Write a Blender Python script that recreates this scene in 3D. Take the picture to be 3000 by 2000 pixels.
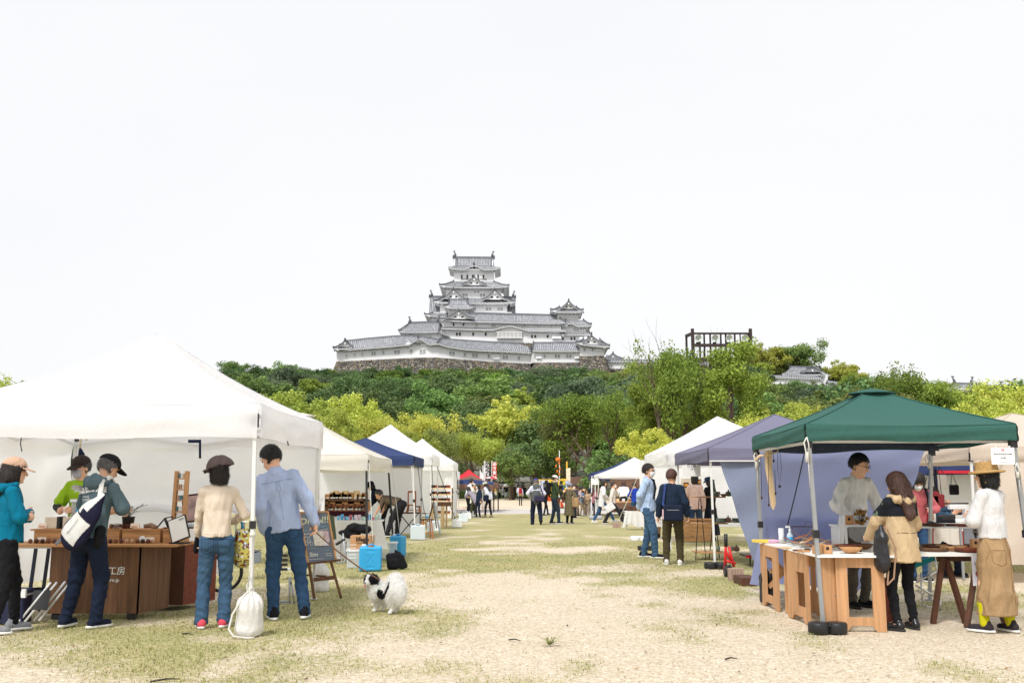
import bpy,bmesh,math,random
import numpy as np
from mathutils import Vector,Matrix,noise as mnoise
from mathutils.bvhtree import BVHTree
PI=math.pi
random.seed(7);np.random.seed(7)
for o in list(bpy.data.objects):bpy.data.objects.remove(o)
sc=bpy.context.scene
COL=sc.collection
# ---------------------------------------------------------------- camera, sky, sun, exposure
FPX=2917.0;HC=1.3 # focal length in pixels of the 3000 px wide picture, camera height
TILT=math.atan(427/FPX)
cam_d=bpy.data.cameras.new('camera');cam=bpy.data.objects.new('camera',cam_d);COL.objects.link(cam)
cam_d.sensor_width=36;cam_d.lens=36*FPX/3000;cam_d.clip_start=.1;cam_d.clip_end=3000
cam.location=(0,0,HC);cam.rotation_euler=(PI/2+TILT,0,0)
sc.camera=cam
SUN_EL,SUN_AZ=math.radians(52),math.radians(205) # azimuth clockwise from +Y: behind and to the left of the camera
w=bpy.data.worlds.new('World');sc.world=w;w.use_nodes=True
wt=w.node_tree;wt.nodes.clear()
sky=wt.nodes.new('ShaderNodeTexSky');sky.sky_type='NISHITA';sky.sun_disc=False
sky.sun_elevation=SUN_EL;sky.sun_rotation=SUN_AZ;sky.dust_density=4;sky.air_density=1
wm=wt.nodes.new('ShaderNodeMixRGB');wm.inputs['Fac'].default_value=.93
tcw=wt.nodes.new('ShaderNodeTexCoord');nzw=wt.nodes.new('ShaderNodeTexNoise');rpw=wt.nodes.new('ShaderNodeValToRGB')
mpw=wt.nodes.new('ShaderNodeMapping');mpw.inputs['Scale'].default_value=(1,1,2.5)
nzw.inputs['Scale'].default_value=1.3;nzw.inputs['Detail'].default_value=5;nzw.inputs['Roughness'].default_value=.45
rpw.color_ramp.elements[0].position=.3;rpw.color_ramp.elements[0].color=(7.65,7.8,8.0,1)
rpw.color_ramp.elements[1].position=.7;rpw.color_ramp.elements[1].color=(8.25,8.25,8.28,1)
wt.links.new(tcw.outputs['Generated'],mpw.inputs['Vector']);wt.links.new(mpw.outputs[0],nzw.inputs['Vector'])
wt.links.new(nzw.outputs['Fac'],rpw.inputs['Fac'])
wt.links.new(sky.outputs[0],wm.inputs['Color1']);wt.links.new(rpw.outputs[0],wm.inputs['Color2'])
bg=wt.nodes.new('ShaderNodeBackground');bg.inputs['Strength'].default_value=.1
wo=wt.nodes.new('ShaderNodeOutputWorld')
wt.links.new(wm.outputs[0],bg.inputs['Color']);wt.links.new(bg.outputs[0],wo.inputs['Surface'])
sun_d=bpy.data.lights.new('sun','SUN');sun_d.energy=2.4;sun_d.angle=math.radians(12);sun_d.color=(1,.975,.94)
sun=bpy.data.objects.new('sun',sun_d);COL.objects.link(sun)
sd=Vector((math.sin(SUN_AZ)*math.cos(SUN_EL),math.cos(SUN_AZ)*math.cos(SUN_EL),math.sin(SUN_EL)))
sun.rotation_euler=(-sd).to_track_quat('-Z','Y').to_euler();sun.location=(-20,-20,40)
vs=sc.view_settings;vs.view_transform='Standard';vs.look='None';vs.gamma=1;vs.exposure=.34;vs.use_curve_mapping=False
sc.cycles.max_bounces=8;sc.cycles.transparent_max_bounces=12;sc.cycles.diffuse_bounces=4
# ---------------------------------------------------------------- survey helpers (turn measured picture points into places)
_c,_s=math.cos(TILT),math.sin(TILT)
def _ray(px,py):
 a=(px-1500)/FPX;b=(1000-py)/FPX
 return(a,_c-b*_s,_s+b*_c)
def at(px,py,Y):
 r=_ray(px,py);k=Y/r[1];return Vector((k*r[0],Y,HC+k*r[2]))
def gp(px,py,z=0.):
 r=_ray(px,py);k=(z-HC)/r[2];return Vector((k*r[0],k*r[1],z))
# ---------------------------------------------------------------- materials
MATS={}
def srgb(r,g,b):
 f=lambda c:((c/255+.055)/1.055)**2.4 if c>10 else c/255/12.92
 return(f(r),f(g),f(b))
def mat(name,col,rough=.8,var=.12,scale=6.,bump=0.,bscale=60.,metal=0.,trans=0.,wave=None,island=0.,spec=.4,sheen=0.):
 if name in MATS:return MATS[name]
 m=bpy.data.materials.new(name);m.use_nodes=True;nt=m.node_tree;N=nt.nodes;L=nt.links
 p=N['Principled BSDF'];p.inputs['Roughness'].default_value=rough;p.inputs['Metallic'].default_value=metal
 p.inputs['Specular IOR Level'].default_value=spec
 if sheen:p.inputs['Sheen Weight'].default_value=sheen
 tc=N.new('ShaderNodeTexCoord');nz=N.new('ShaderNodeTexNoise');nz.inputs['Scale'].default_value=scale;nz.inputs['Detail'].default_value=4
 L.new(tc.outputs['Object'],nz.inputs['Vector'])
 src=nz
 if wave:
  mp=N.new('ShaderNodeMapping');mp.inputs['Scale'].default_value=wave;L.new(tc.outputs['Object'],mp.inputs['Vector']);L.new(mp.outputs[0],nz.inputs['Vector'])
  nz.inputs['Distortion'].default_value=.6
 rp=N.new('ShaderNodeValToRGB');rp.color_ramp.elements[0].position=.3;rp.color_ramp.elements[1].position=.7
 rp.color_ramp.elements[0].color=tuple(min(1,c*(1-var))for c in col)+(1,)
 rp.color_ramp.elements[1].color=tuple(min(1,c*(1+var))for c in col)+(1,)
 L.new(src.outputs['Fac'],rp.inputs['Fac']);out=rp.outputs[0]
 if island:
  g=N.new('ShaderNodeNewGeometry');hs=N.new('ShaderNodeHueSaturation');mr=N.new('ShaderNodeMapRange')
  mr.inputs['To Min'].default_value=1-island;mr.inputs['To Max'].default_value=1+island
  L.new(g.outputs['Random Per Island'],mr.inputs['Value']);L.new(mr.outputs[0],hs.inputs['Value']);L.new(out,hs.inputs['Color']);out=hs.outputs[0]
 L.new(out,p.inputs['Base Color'])
 if bump:
  n2=N.new('ShaderNodeTexNoise');n2.inputs['Scale'].default_value=bscale;n2.inputs['Detail'].default_value=3
  L.new(tc.outputs['Object'],n2.inputs['Vector'])
  bp=N.new('ShaderNodeBump');bp.inputs['Strength'].default_value=bump;bp.inputs['Distance'].default_value=.02
  L.new(n2.outputs['Fac'],bp.inputs['Height']);L.new(bp.outputs[0],p.inputs['Normal'])
 if trans:
  tr=N.new('ShaderNodeBsdfTranslucent');mx=N.new('ShaderNodeMixShader');mx.inputs[0].default_value=trans
  L.new(out,tr.inputs['Color']);L.new(p.outputs[0],mx.inputs[1]);L.new(tr.outputs[0],mx.inputs[2])
  L.new(mx.outputs[0],N['Material Output'].inputs['Surface'])
 MATS[name]=m;return m
def cloth(name,rgb,rough=.9,var=.08,bump=.5,trans=0.,crease=.6,**k):
 if name in MATS:return MATS[name]
 m=mat(name,srgb(*rgb),rough,var,k.pop('scale',9.),bump,k.pop('bscale',160.),trans=trans,spec=.2,**k)
 N=m.node_tree.nodes;L=m.node_tree.links;bp=[n for n in N if n.type=='BUMP']
 if bp and crease: # soft creases under the weave
  tc=N.new('ShaderNodeTexCoord');mp=N.new('ShaderNodeMapping');mp.inputs['Scale'].default_value=(1,1,.35);mp.inputs['Rotation'].default_value=(.5,.7,.4)
  n3=N.new('ShaderNodeTexNoise');n3.inputs['Scale'].default_value=10;n3.inputs['Detail'].default_value=3;n3.inputs['Distortion'].default_value=1.2
  b3=N.new('ShaderNodeBump');b3.inputs['Strength'].default_value=crease;b3.inputs['Distance'].default_value=.05
  L.new(tc.outputs['Object'],mp.inputs['Vector']);L.new(mp.outputs[0],n3.inputs['Vector']);L.new(n3.outputs['Fac'],b3.inputs['Height']);L.new(b3.outputs[0],bp[0].inputs['Normal'])
 return m
def wood(name,rgb,axis=2,var=.28,rough=.6):
 s=[26.,26.,26.];s[axis]=1.6
 return mat(name,srgb(*rgb),rough,var,1.,.12,40,wave=tuple(s))
def glassy(name,col,rough=.1,alpha=.35):
 if name in MATS:return MATS[name]
 m=bpy.data.materials.new(name);m.use_nodes=True;N=m.node_tree.nodes;L=m.node_tree.links
 p=N['Principled BSDF'];p.inputs['Base Color'].default_value=(*col,1);p.inputs['Roughness'].default_value=rough
 t=N.new('ShaderNodeBsdfTransparent');t.inputs['Color'].default_value=(*[min(1,.75+.25*c)for c in col],1);mx=N.new('ShaderNodeMixShader')
 lw=N.new('ShaderNodeLayerWeight');lw.inputs[0].default_value=.3;mr=N.new('ShaderNodeMapRange')
 mr.inputs['To Min'].default_value=alpha;mr.inputs['To Max'].default_value=min(1,alpha+.45)
 L.new(lw.outputs['Facing'],mr.inputs['Value']);L.new(mr.outputs[0],mx.inputs[0])
 L.new(t.outputs[0],mx.inputs[1]);L.new(p.outputs[0],mx.inputs[2]);L.new(mx.outputs[0],N['Material Output'].inputs['Surface'])
 MATS[name]=m;return m
# ---------------------------------------------------------------- objects
def tag(o,label=None,cat=None,group=None,kind=None):
 if label:o['label']=label
 if cat:o['category']=cat
 if group:o['group']=group
 if kind:o['kind']=kind
 return o
def thing(name,label,cat,loc=(0,0,0),group=None,rotz=0):
 o=bpy.data.objects.new(name,None);o.empty_display_size=.1;COL.objects.link(o);o.location=loc;o.rotation_euler=(0,0,rotz)
 return tag(o,label,cat,group)
def wloc(p):
 v=Vector((0,0,0))
 while p is not None:v+=Vector(p.location);p=p.parent
 return v
KIDS={}
def link(name,me,parent=None):
 o=bpy.data.objects.new(name,me);COL.objects.link(o)
 if parent is not None:o.parent=parent;KIDS.setdefault(parent.name,[]).append(o)
 return o
def copy_tree(o,parent=None):
 c=o.copy();COL.objects.link(c);c.parent=parent
 if parent is not None:KIDS.setdefault(parent.name,[]).append(c)
 for ch in list(KIDS.get(o.name,[])):copy_tree(ch,c)
 return c
def copy_thing(o,label,loc,rotz=None,scale=None,group=None):
 c=copy_tree(o);c.location=loc
 if rotz is not None:c.rotation_euler=(0,0,rotz)
 if scale is not None:c.scale=(scale,)*3 if not hasattr(scale,'__len__')else scale
 c['label']=label
 if group:c['group']=group
 return c
def np_mesh(name,V,F,mats,mi=None,smooth=True):
 me=bpy.data.meshes.new(name);V=np.asarray(V,np.float32);F=np.asarray(F,np.int32);n=F.shape[1]
 me.vertices.add(len(V));me.vertices.foreach_set('co',V.ravel())
 me.loops.add(F.size);me.loops.foreach_set('vertex_index',F.ravel())
 me.polygons.add(len(F));me.polygons.foreach_set('loop_start',np.arange(0,F.size,n,dtype=np.int32))
 for m in mats:me.materials.append(m)
 if mi is not None:me.polygons.foreach_set('material_index',np.asarray(mi,np.int32))
 if smooth:me.polygons.foreach_set('use_smooth',np.ones(len(F),bool))
 me.update(calc_edges=True);return me
class MB:
 def __init__(s):s.v=[];s.f=[];s.m=[];s.sm=[]
 def add(s,V,F,mi=0,smooth=False):
  b=len(s.v);s.v+=[tuple(x)for x in V]
  for f in F:s.f.append(tuple(b+i for i in f));s.m.append(mi);s.sm.append(smooth)
  return s
 def box(s,c,d,rz=0,mi=0,M=None):
  hx,hy,hz=d[0]/2,d[1]/2,d[2]/2
  R=M if M is not None else Matrix.Rotation(rz,3,'Z');c=Vector(c)
  V=[c+R@Vector((x*hx,y*hy,z*hz))for z in(-1,1)for y in(-1,1)for x in(-1,1)]
  return s.add(V,[(0,2,3,1),(4,5,7,6),(0,1,5,4),(2,6,7,3),(0,4,6,2),(1,3,7,5)],mi)
 def box2(s,a,b,mi=0):
  return s.box([(a[i]+b[i])/2 for i in range(3)],[abs(b[i]-a[i])for i in range(3)],0,mi)
 def bar(s,a,b,w_,h=None,mi=0,up=(0,0,1)):
  a=Vector(a);b=Vector(b);d=(b-a);L=d.length;d.normalize();u=Vector(up)
  if abs(d.dot(u))>.98:u=Vector((0,1,0))
  x=d.cross(u).normalized();z=x.cross(d)
  return s.box((a+b)/2,(w_,L,h or w_),0,mi,Matrix((x,d,z)).transposed())
 def tube(s,pts,r,n=8,mi=0,cap=True,smooth=True):
  pts=[Vector(p)for p in pts];m=len(pts);rs=r if hasattr(r,'__len__')else[r]*m
  V=[];pu=None
  for i,p in enumerate(pts):
   d=(pts[min(i+1,m-1)]-pts[max(i-1,0)])
   if d.length<1e-9:d=Vector((0,0,1))
   d.normalize()
   u=pu if pu is not None else(Vector((0,0,1))if abs(d.z)<.9 else Vector((1,0,0)))
   x=d.cross(u).normalized();u=x.cross(d);pu=u
   for k in range(n):
    a=2*PI*k/n;V.append(p+(x*math.cos(a)+u*math.sin(a))*rs[i])
  F=[(i*n+k,i*n+(k+1)%n,(i+1)*n+(k+1)%n,(i+1)*n+k)for i in range(m-1)for k in range(n)]
  if cap:F+=[tuple(range(n-1,-1,-1)),tuple(range((m-1)*n,m*n))]
  return s.add(V,F,mi,smooth)
 def lathe(s,prof,c=(0,0,0),n=16,mi=0,sx=1,sy=1,smooth=True,wob=None):
  V=[]
  for r,z in prof:
   for k in range(n):
    a=2*PI*k/n;q=r*(1+(wob(a,z)if wob else 0))
    V.append((c[0]+q*math.cos(a)*sx,c[1]+q*math.sin(a)*sy,c[2]+z))
  m=len(prof)
  F=[(i*n+k,i*n+(k+1)%n,(i+1)*n+(k+1)%n,(i+1)*n+k)for i in range(m-1)for k in range(n)]
  if prof[0][0]>1e-6:F.append(tuple(range(n-1,-1,-1)))
  if prof[-1][0]>1e-6:F.append(tuple(range((m-1)*n,m*n)))
  return s.add(V,F,mi,smooth)
 def grid(s,fn,nu,nv,mi=0,smooth=True):
  V=[fn(i/nu,j/nv)for j in range(nv+1)for i in range(nu+1)]
  F=[(j*(nu+1)+i,j*(nu+1)+i+1,(j+1)*(nu+1)+i+1,(j+1)*(nu+1)+i)for j in range(nv)for i in range(nu)]
  return s.add(V,F,mi,smooth)
 def prism(s,poly,a,b,mi=0,plane='XZ'):
  """polygon (2D) extruded along the remaining axis from a to b"""
  def P(p,t):
   return(p[0],t,p[1])if plane=='XZ' else((t,p[0],p[1])if plane=='YZ' else(p[0],p[1],t))
  n=len(poly);V=[P(p,a)for p in poly]+[P(p,b)for p in poly]
  F=[tuple(range(n)),tuple(range(2*n-1,n-1,-1))]+[(i,i+n,(i+1)%n+n,(i+1)%n)for i in range(n)]
  return s.add(V,F,mi)
 def ball(s,c,r,n=10,mi=0,M=None):
  r=r if hasattr(r,'__len__')else(r,r,r);m=max(4,n//2);V=[]
  for j in range(m+1):
   t=PI*j/m
   for k in range(n):
    a=2*PI*k/n;p=Vector((r[0]*math.sin(t)*math.cos(a),r[1]*math.sin(t)*math.sin(a),r[2]*math.cos(t)))
    if M:p=M@p
    V.append(Vector(c)+p)
  F=[(j*n+k,(j+1)*n+k,(j+1)*n+(k+1)%n,j*n+(k+1)%n)for j in range(m)for k in range(n)]
  return s.add(V,F,mi,True)
 def mesh(s,name,mats,off=Vector((0,0,0))):
  me=bpy.data.meshes.new(name);ox,oy,oz=off
  me.from_pydata([(x-ox,y-oy,z-oz)for x,y,z in s.v],[],s.f)
  for m in(mats if isinstance(mats,(list,tuple))else[mats]):me.materials.append(m)
  me.polygons.foreach_set('material_index',s.m);me.polygons.foreach_set('use_smooth',s.sm);me.update();return me
 def build(s,name,mats,parent=None,bevel=0,recalc=True,origin=None):
  """vertices are given in world coordinates; parent may only be an unrotated Empty or part"""
  off=wloc(parent)if parent is not None else(Vector(origin)if origin is not None else Vector((0,0,0)))
  me=s.mesh(name,mats,off)
  if recalc:
   bm=bmesh.new();bm.from_mesh(me);bmesh.ops.recalc_face_normals(bm,faces=bm.faces)
   if bevel:
    bmesh.ops.bevel(bm,geom=[e for e in bm.edges if len(e.link_faces)==2 and e.calc_face_angle(0)>.6],offset=bevel,segments=1,affect='EDGES',clamp_overlap=True)
   bm.to_mesh(me);bm.free()
  o=link(name,me,parent)
  if parent is None and origin is not None:o.location=origin
  return o
def rope(a,b,sag=0.,n=8):
 a=Vector(a);b=Vector(b)
 return[a.lerp(b,i/n)-Vector((0,0,sag*4*(i/n)*(1-i/n)))for i in range(n+1)]
def text(name,body,size,M,m,parent=None,extr=.001,align='CENTER',shear=0,bold=0.):
 c=bpy.data.curves.new(name,'FONT');c.body=body;c.size=size;c.extrude=extr;c.align_x=align;c.align_y='CENTER';c.shear=shear;c.offset=bold
 c.resolution_u=2;t=bpy.data.objects.new(name,c);me=bpy.data.meshes.new_from_object(t);bpy.data.objects.remove(t);me.materials.clear();me.materials.append(m)
 o=bpy.data.objects.new(name,me);COL.objects.link(o)
 if parent is not None:o.parent=parent;KIDS.setdefault(parent.name,[]).append(o)
 o.matrix_local=Matrix.Translation(-wloc(parent))@M if parent is not None else M
 return o
def facing(loc,nx=0,ny=-1,nz=0,roll=0):
 """matrix whose local +Z looks along n with local +Y up: text that reads towards n"""
 n=Vector((nx,ny,nz)).normalized();up=Vector((0,0,1));x=up.cross(n).normalized();y=n.cross(x)
 R=Matrix((x,y,n)).transposed().to_4x4()
 return Matrix.Translation(Vector(loc))@R@Matrix.Rotation(roll,4,'Z')
# ---------------------------------------------------------------- smooth bodies: distance fields meshed as one continuous surface
def surfnet(Fd,org,h):
 S=Fd<0
 a=[S[i:S.shape[0]-1+i,j:S.shape[1]-1+j,k:S.shape[2]-1+k]for i in(0,1)for j in(0,1)for k in(0,1)]
 anyv=a[0].copy();allv=a[0].copy()
 for x in a[1:]:anyv|=x;allv&=x
 act=anyv&~allv;I,J,K=np.nonzero(act)
 if len(I)==0:return np.zeros((0,3)),np.zeros((0,4),int)
 idx=-np.ones(act.shape,np.int64);idx[I,J,K]=np.arange(len(I))
 cr=[(i,j,k)for i in(0,1)for j in(0,1)for k in(0,1)]
 val=[Fd[I+i,J+j,K+k]for i,j,k in cr]
 acc=np.zeros((len(I),3));cnt=np.zeros(len(I))
 for x in range(8):
  for y in range(x+1,8):
   if sum(abs(cr[x][q]-cr[y][q])for q in range(3))!=1:continue
   va,vb=val[x],val[y];m=(va<0)!=(vb<0);t=np.where(m,va/np.where(va==vb,1,va-vb),0)
   for q in range(3):acc[:,q]+=np.where(m,cr[x][q]+t*(cr[y][q]-cr[x][q]),0)
   cnt+=m
 V=(acc/cnt[:,None]+np.stack([I,J,K],1))*h+np.asarray(org)
 Fs=[]
 for ax in range(3):
  s0=[slice(None)]*3;s1=[slice(None)]*3;s0[ax]=slice(0,-1);s1[ax]=slice(1,None)
  A=S[tuple(s0)];B=S[tuple(s1)];o1,o2=(ax+1)%3,(ax+2)%3
  D=A!=B;ii=list(np.nonzero(D));fl=A[tuple(ii)]
  ok=(ii[o1]>0)&(ii[o2]>0)&(ii[o1]<S.shape[o1]-1)&(ii[o2]<S.shape[o2]-1)
  ii=[q[ok]for q in ii];fl=fl[ok]
  def g(d1,d2):
   t=[q.copy()for q in ii];t[o1]-=d1;t[o2]-=d2;return idx[t[0],t[1],t[2]]
  q=np.stack([g(1,1),g(0,1),g(0,0),g(1,0)],1);q[~fl]=q[~fl][:,::-1];Fs.append(q)
 F=np.concatenate(Fs);F=F[(F>=0).all(1)]
 return V,F
def V3(*a):return np.array(a,float)
class SDF:
 def __init__(s,k=.02):s.p=[];s.post=[];s.k=k
 def cone(s,a,b,ra,rb=None,k=None,fl=1.,fd=None):
  """round cone; fl > 1 squashes it along the unit direction fd"""
  a=np.asarray(a,float);b=np.asarray(b,float);rb=ra if rb is None else rb
  fd=None if fd is None else np.asarray(fd,float)
  def fn(P):
   Q=P-a;ab=b-a
   if fl!=1.:
    Q=Q+(Q@fd)[...,None]*fd*(fl-1);ab=ab+(ab@fd)*fd*(fl-1)
   t=np.clip((Q@ab)/max(ab@ab,1e-9),0,1)
   return np.sqrt(((Q-t[...,None]*ab)**2).sum(-1))-(ra+(rb-ra)*t)
  lo=np.minimum(a-ra,b-rb);hi=np.maximum(a+ra,b+rb)
  s.p.append((fn,lo,hi,s.k if k is None else k,0));return s
 def chain(s,pts,rs,k=None,fl=1.,fd=None):
  for i in range(len(pts)-1):s.cone(pts[i],pts[i+1],rs[i],rs[i+1],k,fl,fd)
  return s
 def ell(s,c,r,R=None,k=None,neg=0):
  c=np.asarray(c,float);r=np.asarray(r,float);R=np.eye(3)if R is None else np.asarray(R,float)
  def fn(P):
   q=(P-c)@R
   n=np.sqrt(((q/r)**2).sum(-1));m=np.sqrt(((q/r**2)**2).sum(-1))
   return np.where(m>1e-6,n*(n-1)/np.maximum(m,1e-6),-r.min())
  R_=r.max();ext=np.sqrt(((R*r)**2).sum(1))
  s.p.append((fn,c-ext,c+ext,s.k if k is None else k,neg));return s
 def box(s,c,d,r=.01,R=None,k=None,neg=0):
  c=np.asarray(c,float);hd=np.asarray(d,float)/2-r;R=np.eye(3)if R is None else np.asarray(R,float)
  def fn(P):
   q=np.abs((P-c)@R)-hd
   return np.sqrt((np.maximum(q,0)**2).sum(-1))+np.minimum(q.max(-1),0)-r
  ext=(np.abs(R)*(hd+r)).sum(1)
  s.p.append((fn,c-ext,c+ext,s.k if k is None else k,neg));return s
 def func(s,fn,lo,hi,k=None,neg=0):
  s.p.append((fn,np.asarray(lo,float),np.asarray(hi,float),s.k if k is None else k,neg));return s
 def cut(s,c,n):
  """remove everything on the side the normal n points to"""
  c=np.asarray(c,float);n=np.asarray(n,float);n=n/np.linalg.norm(n)
  s.post.append(lambda P,F:np.maximum(F,(P-c)@n));return s
 def warp(s,fn):s.post.append(lambda P,F:F+fn(P));return s
 def eval(s,h,lo=None,hi=None):
  L=np.min([q[1]for q in s.p if not q[4]],0)-2.5*h-.01 if lo is None else np.asarray(lo,float)
  U=np.max([q[2]for q in s.p if not q[4]],0)+2.5*h+.01 if hi is None else np.asarray(hi,float)
  n=np.ceil((U-L)/h).astype(int)+1;Fd=np.full(n,.2,np.float64)
  ax=[L[i]+h*np.arange(n[i])for i in range(3)]
  P=np.stack(np.meshgrid(*ax,indexing='ij'),-1)
  for fn,a,b,k,neg in s.p:
   mg=k+2.2*h+.005
   i0=np.clip(np.floor((a-mg-L)/h).astype(int),0,n);i1=np.clip(np.ceil((b+mg-L)/h).astype(int)+1,0,n)
   if(i1<=i0).any():continue
   sl=tuple(slice(i0[q],i1[q])for q in range(3));d=fn(P[sl]);f=Fd[sl];kk=max(k,1e-5)
   if neg:
    hh=np.clip(.5-.5*(f+d)/kk,0,1);Fd[sl]=f*(1-hh)-d*hh+kk*hh*(1-hh)
   else:
    hh=np.clip(.5+.5*(f-d)/kk,0,1);Fd[sl]=f*(1-hh)+d*hh-kk*hh*(1-hh)
  for q in s.post:Fd=q(P,Fd)
  return Fd,L
 def mesh(s,h,lo=None,hi=None):
  Fd,L=s.eval(h,lo,hi);return surfnet(Fd,L,h)
 def build(s,name,mats,h,parent=None,origin=None,matfn=None,extra=()):
  V,F=s.mesh(h)
  for sd,hh in extra:
   v,f=sd.mesh(hh);F=np.concatenate([F,f+len(V)]);V=np.concatenate([V,v])
  mats=mats if isinstance(mats,(list,tuple))else[mats]
  mi=matfn(V[F].mean(1))if matfn else None
  if origin is not None:V=V-np.asarray(origin)
  o=link(name,np_mesh(name,V,F,mats,mi),parent)
  if origin is not None:o.location=Vector(origin)
  return o
_wr=np.random.RandomState(3)
_WV=[(_wr.normal(size=3),_wr.uniform(0,6.3))for _ in range(24)]
def folds(amp,fx=17.,fz=34.,seed=0):
 def fn(P):
  w=0;q=P*np.array([fx,fx,fz])
  for i in range(6):
   d,ph=_WV[(i+seed*5)%24];e,ph2=_WV[(i*3+7+seed)%24];f=1+.45*i
   w=w+(1-2*np.abs(np.sin((q@d)*.5*f+ph+1.3*np.sin(P@e*7+ph2))))/f
  return-amp*w*.75
 return fn
def ik(a,b,l1,l2,hint):
 a=np.asarray(a,float);b=np.asarray(b,float);d=b-a;D=np.linalg.norm(d)
 if D>(l1+l2)*.995:b=a+d*((l1+l2)*.995/D);d=b-a;D=np.linalg.norm(d)
 u=d/D;x=(l1*l1-l2*l2+D*D)/(2*D);hgt=math.sqrt(max(l1*l1-x*x,0))
 hv=np.asarray(hint,float);hv=hv-(hv@u)*u;hv=hv/max(np.linalg.norm(hv),1e-6)
 return a+u*x+hv*hgt,b
def rot(ax,deg):return np.array(Matrix.Rotation(math.radians(deg),3,ax))
SKIN=srgb(226,178,148)
M_skin=mat('skin',SKIN,.55,.06,12,.05,200);M_dark=mat('eye_dark',(.015,.012,.012),.3);M_lip=mat('lips',srgb(186,110,100),.5)
HAIRC={'black':(22,20,22),'dark':(40,30,27),'brown':(74,48,38),'grey':(98,96,97),'redbrown':(96,64,54),'salt':(70,68,68)}
def hairmat(c):
 return mat('hair_'+c,srgb(*HAIRC[c]),.45,.35,1.,.5,120,wave=(60,60,9),spec=.5)
def person(label,pos,H=1.65,face=0,lod=1,top=None,bottom=None,shoes=None,hair=('short','black'),hat=None,mask=None,glasses=None,
  arms=('down','down'),feet=((-.09,0),(.09,0)),lean=0,side=0,hip=(0,0),head=(0,0),sit=0,skin=None,wide=1.,group=None,z0=0.,knees=None,lift=(0,0),waistbelt=None,ears=True,back=0,chest=1.):
 """person facing +Y turned by face degrees; lod 0 near, 1 middle, 2 far"""
 s=H/1.70;hs=s*1.07;hb=(.0088,.013,.022)[lod];hf=(.0065,.011,.018)[lod];hh=(.0062,.009,.013)[lod]
 msk=skin or M_skin
 T=thing('person',label,'person',(pos[0],pos[1],z0),group,math.radians(face))
 Ry=rot('Y',side)@rot('X',-lean)
 P0=V3(hip[0]-.0*s,hip[1]-.10*math.sin(math.radians(lean)),(.913 if not sit else sit/s)*1)*V3(1,1,s)
 up=Ry@V3(0,0,1);fw=Ry@V3(0,1,0);sx=Ry@V3(1,0,0)
 bend=rot('X',-lean*.25);up2=(Ry@rot('X',-back))@V3(0,0,1)
 W=P0+up*.17*s;C=W+up*.19*s;SC=C+up2*.15*s;NB=SC+up2*.035*s
 sw=(.150 if H<1.66 else .163)*s*wide
 SH=[SC-sx*sw-up2*.042*s,SC+sx*sw-up2*.042*s]
 yaw,pit=head;Rh=rot('Z',yaw)@rot('Y',side*.4)@rot('X',-(lean*.45+pit));hu=Rh@V3(0,0,1);hfv=Rh@V3(0,1,0)
 HD=NB+(up2*.045+hu*.085+hfv*.014)*s
 HP=[P0+V3(-.085*s*wide,0,-.02*s),P0+V3(.085*s*wide,0,-.02*s)]
 ank=[];kn=[]
 for i in(0,1):
  f=feet[i];A=V3(f[0],f[1],.075*s+lift[i]);hint=V3((-.12,.12)[i],1,0)if not knees else V3(*knees[i])
  k_,a_=ik(HP[i],A,.42*s,.41*s,hint);kn.append(k_);ank.append(a_)
 el=[];wr=[];hdn=[]
 for i in(0,1):
  sg=(-1,1)[i];A=arms[i];sh=SH[i]
  pre={'down':((sg*.225,.02,.83),(sg*.3,-1,0),None),'front':((sg*.10,.27,1.08),(sg*1,-.5,-.6),(0,.3,.1)),'table':((sg*.13,.38,.98),(sg*1,-.4,-.5),(0,1,-.2)),
   'back':((sg*.06,-.15,.92),(sg*1,-.4,0),(-sg*.7,-.1,-.7)),'fold':((-sg*.03,.175,1.14+.02*sg),(sg*1,-.1,-.8),(-sg,-.15,.1)),'phone':((sg*.09,.30,1.12),(sg*.8,-.6,-.6),(-sg*.3,.8,.5)),
   'hip':((sg*.20,.18,1.0),(sg*1,-.8,0),None),'face':((sg*.06,.17,1.37),(sg*1,.2,-1),(0,.1,1)),'swingf':((sg*.24,.20,.88),(sg*.2,-1,0),None),'swingb':((sg*.25,-.2,.88),(sg*.2,-1,0),None)}
  if isinstance(A,str):A=pre[A]
  tgt=np.array(A[0])*s;e,w_=ik(sh,tgt,.275*s,.25*s,A[1]);el.append(e);wr.append(w_)
  hd_=(w_-e)/np.linalg.norm(w_-e)
  if len(A)>2 and A[2]is not None:hd_=np.array(A[2],float);hd_=hd_/np.linalg.norm(hd_)
  hdn.append(hd_)
 J=dict(P=P0,W=W,C=C,SC=SC,NB=NB,SH=SH,HD=HD,Rh=Rh,K=kn,A=ank,E=el,Wr=wr,Hd=hdn,sx=sx,fw=fw,up=up,s=s)
 # ---- body: one skin surface, finer at head and hands
 b=SDF(.03*s);b.chain([NB-up2*.02*s,HD-hu*.04*s],[.055*s,.05*s]);b.cone(P0,C,.10*s,.115*s,fl=1.35,fd=fw);b.cone(C,SC-up2*.07*s,.12*s,.10*s,fl=1.4,fd=fw);b.cone(SC-up2*.03*s,NB,.06*s,.05*s)
 sk=.62 if bottom and bottom.get('kind')=='skirt' else 1.
 for i in(0,1):
  b.chain([SC-up2*.03*s,SH[i]-up2*.01*s,el[i],wr[i]],[.05*s,.044*s,.036*s,.025*s]);b.chain([HP[i],kn[i],ank[i],ank[i]-V3(0,0,.03*s)],[.070*s*sk,.046*s*sk,.034*s,.032*s])
 Rt=Rh # columns: side, forward, up
 hd=SDF(.025*hs);hd.ell(HD+Rt@V3(0,-.008,.022)*hs,V3(.074,.092,.098)*hs,Rt);hd.ell(HD+Rt@V3(0,.022,-.048)*hs,V3(.055,.066,.068)*hs,Rt)
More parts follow.
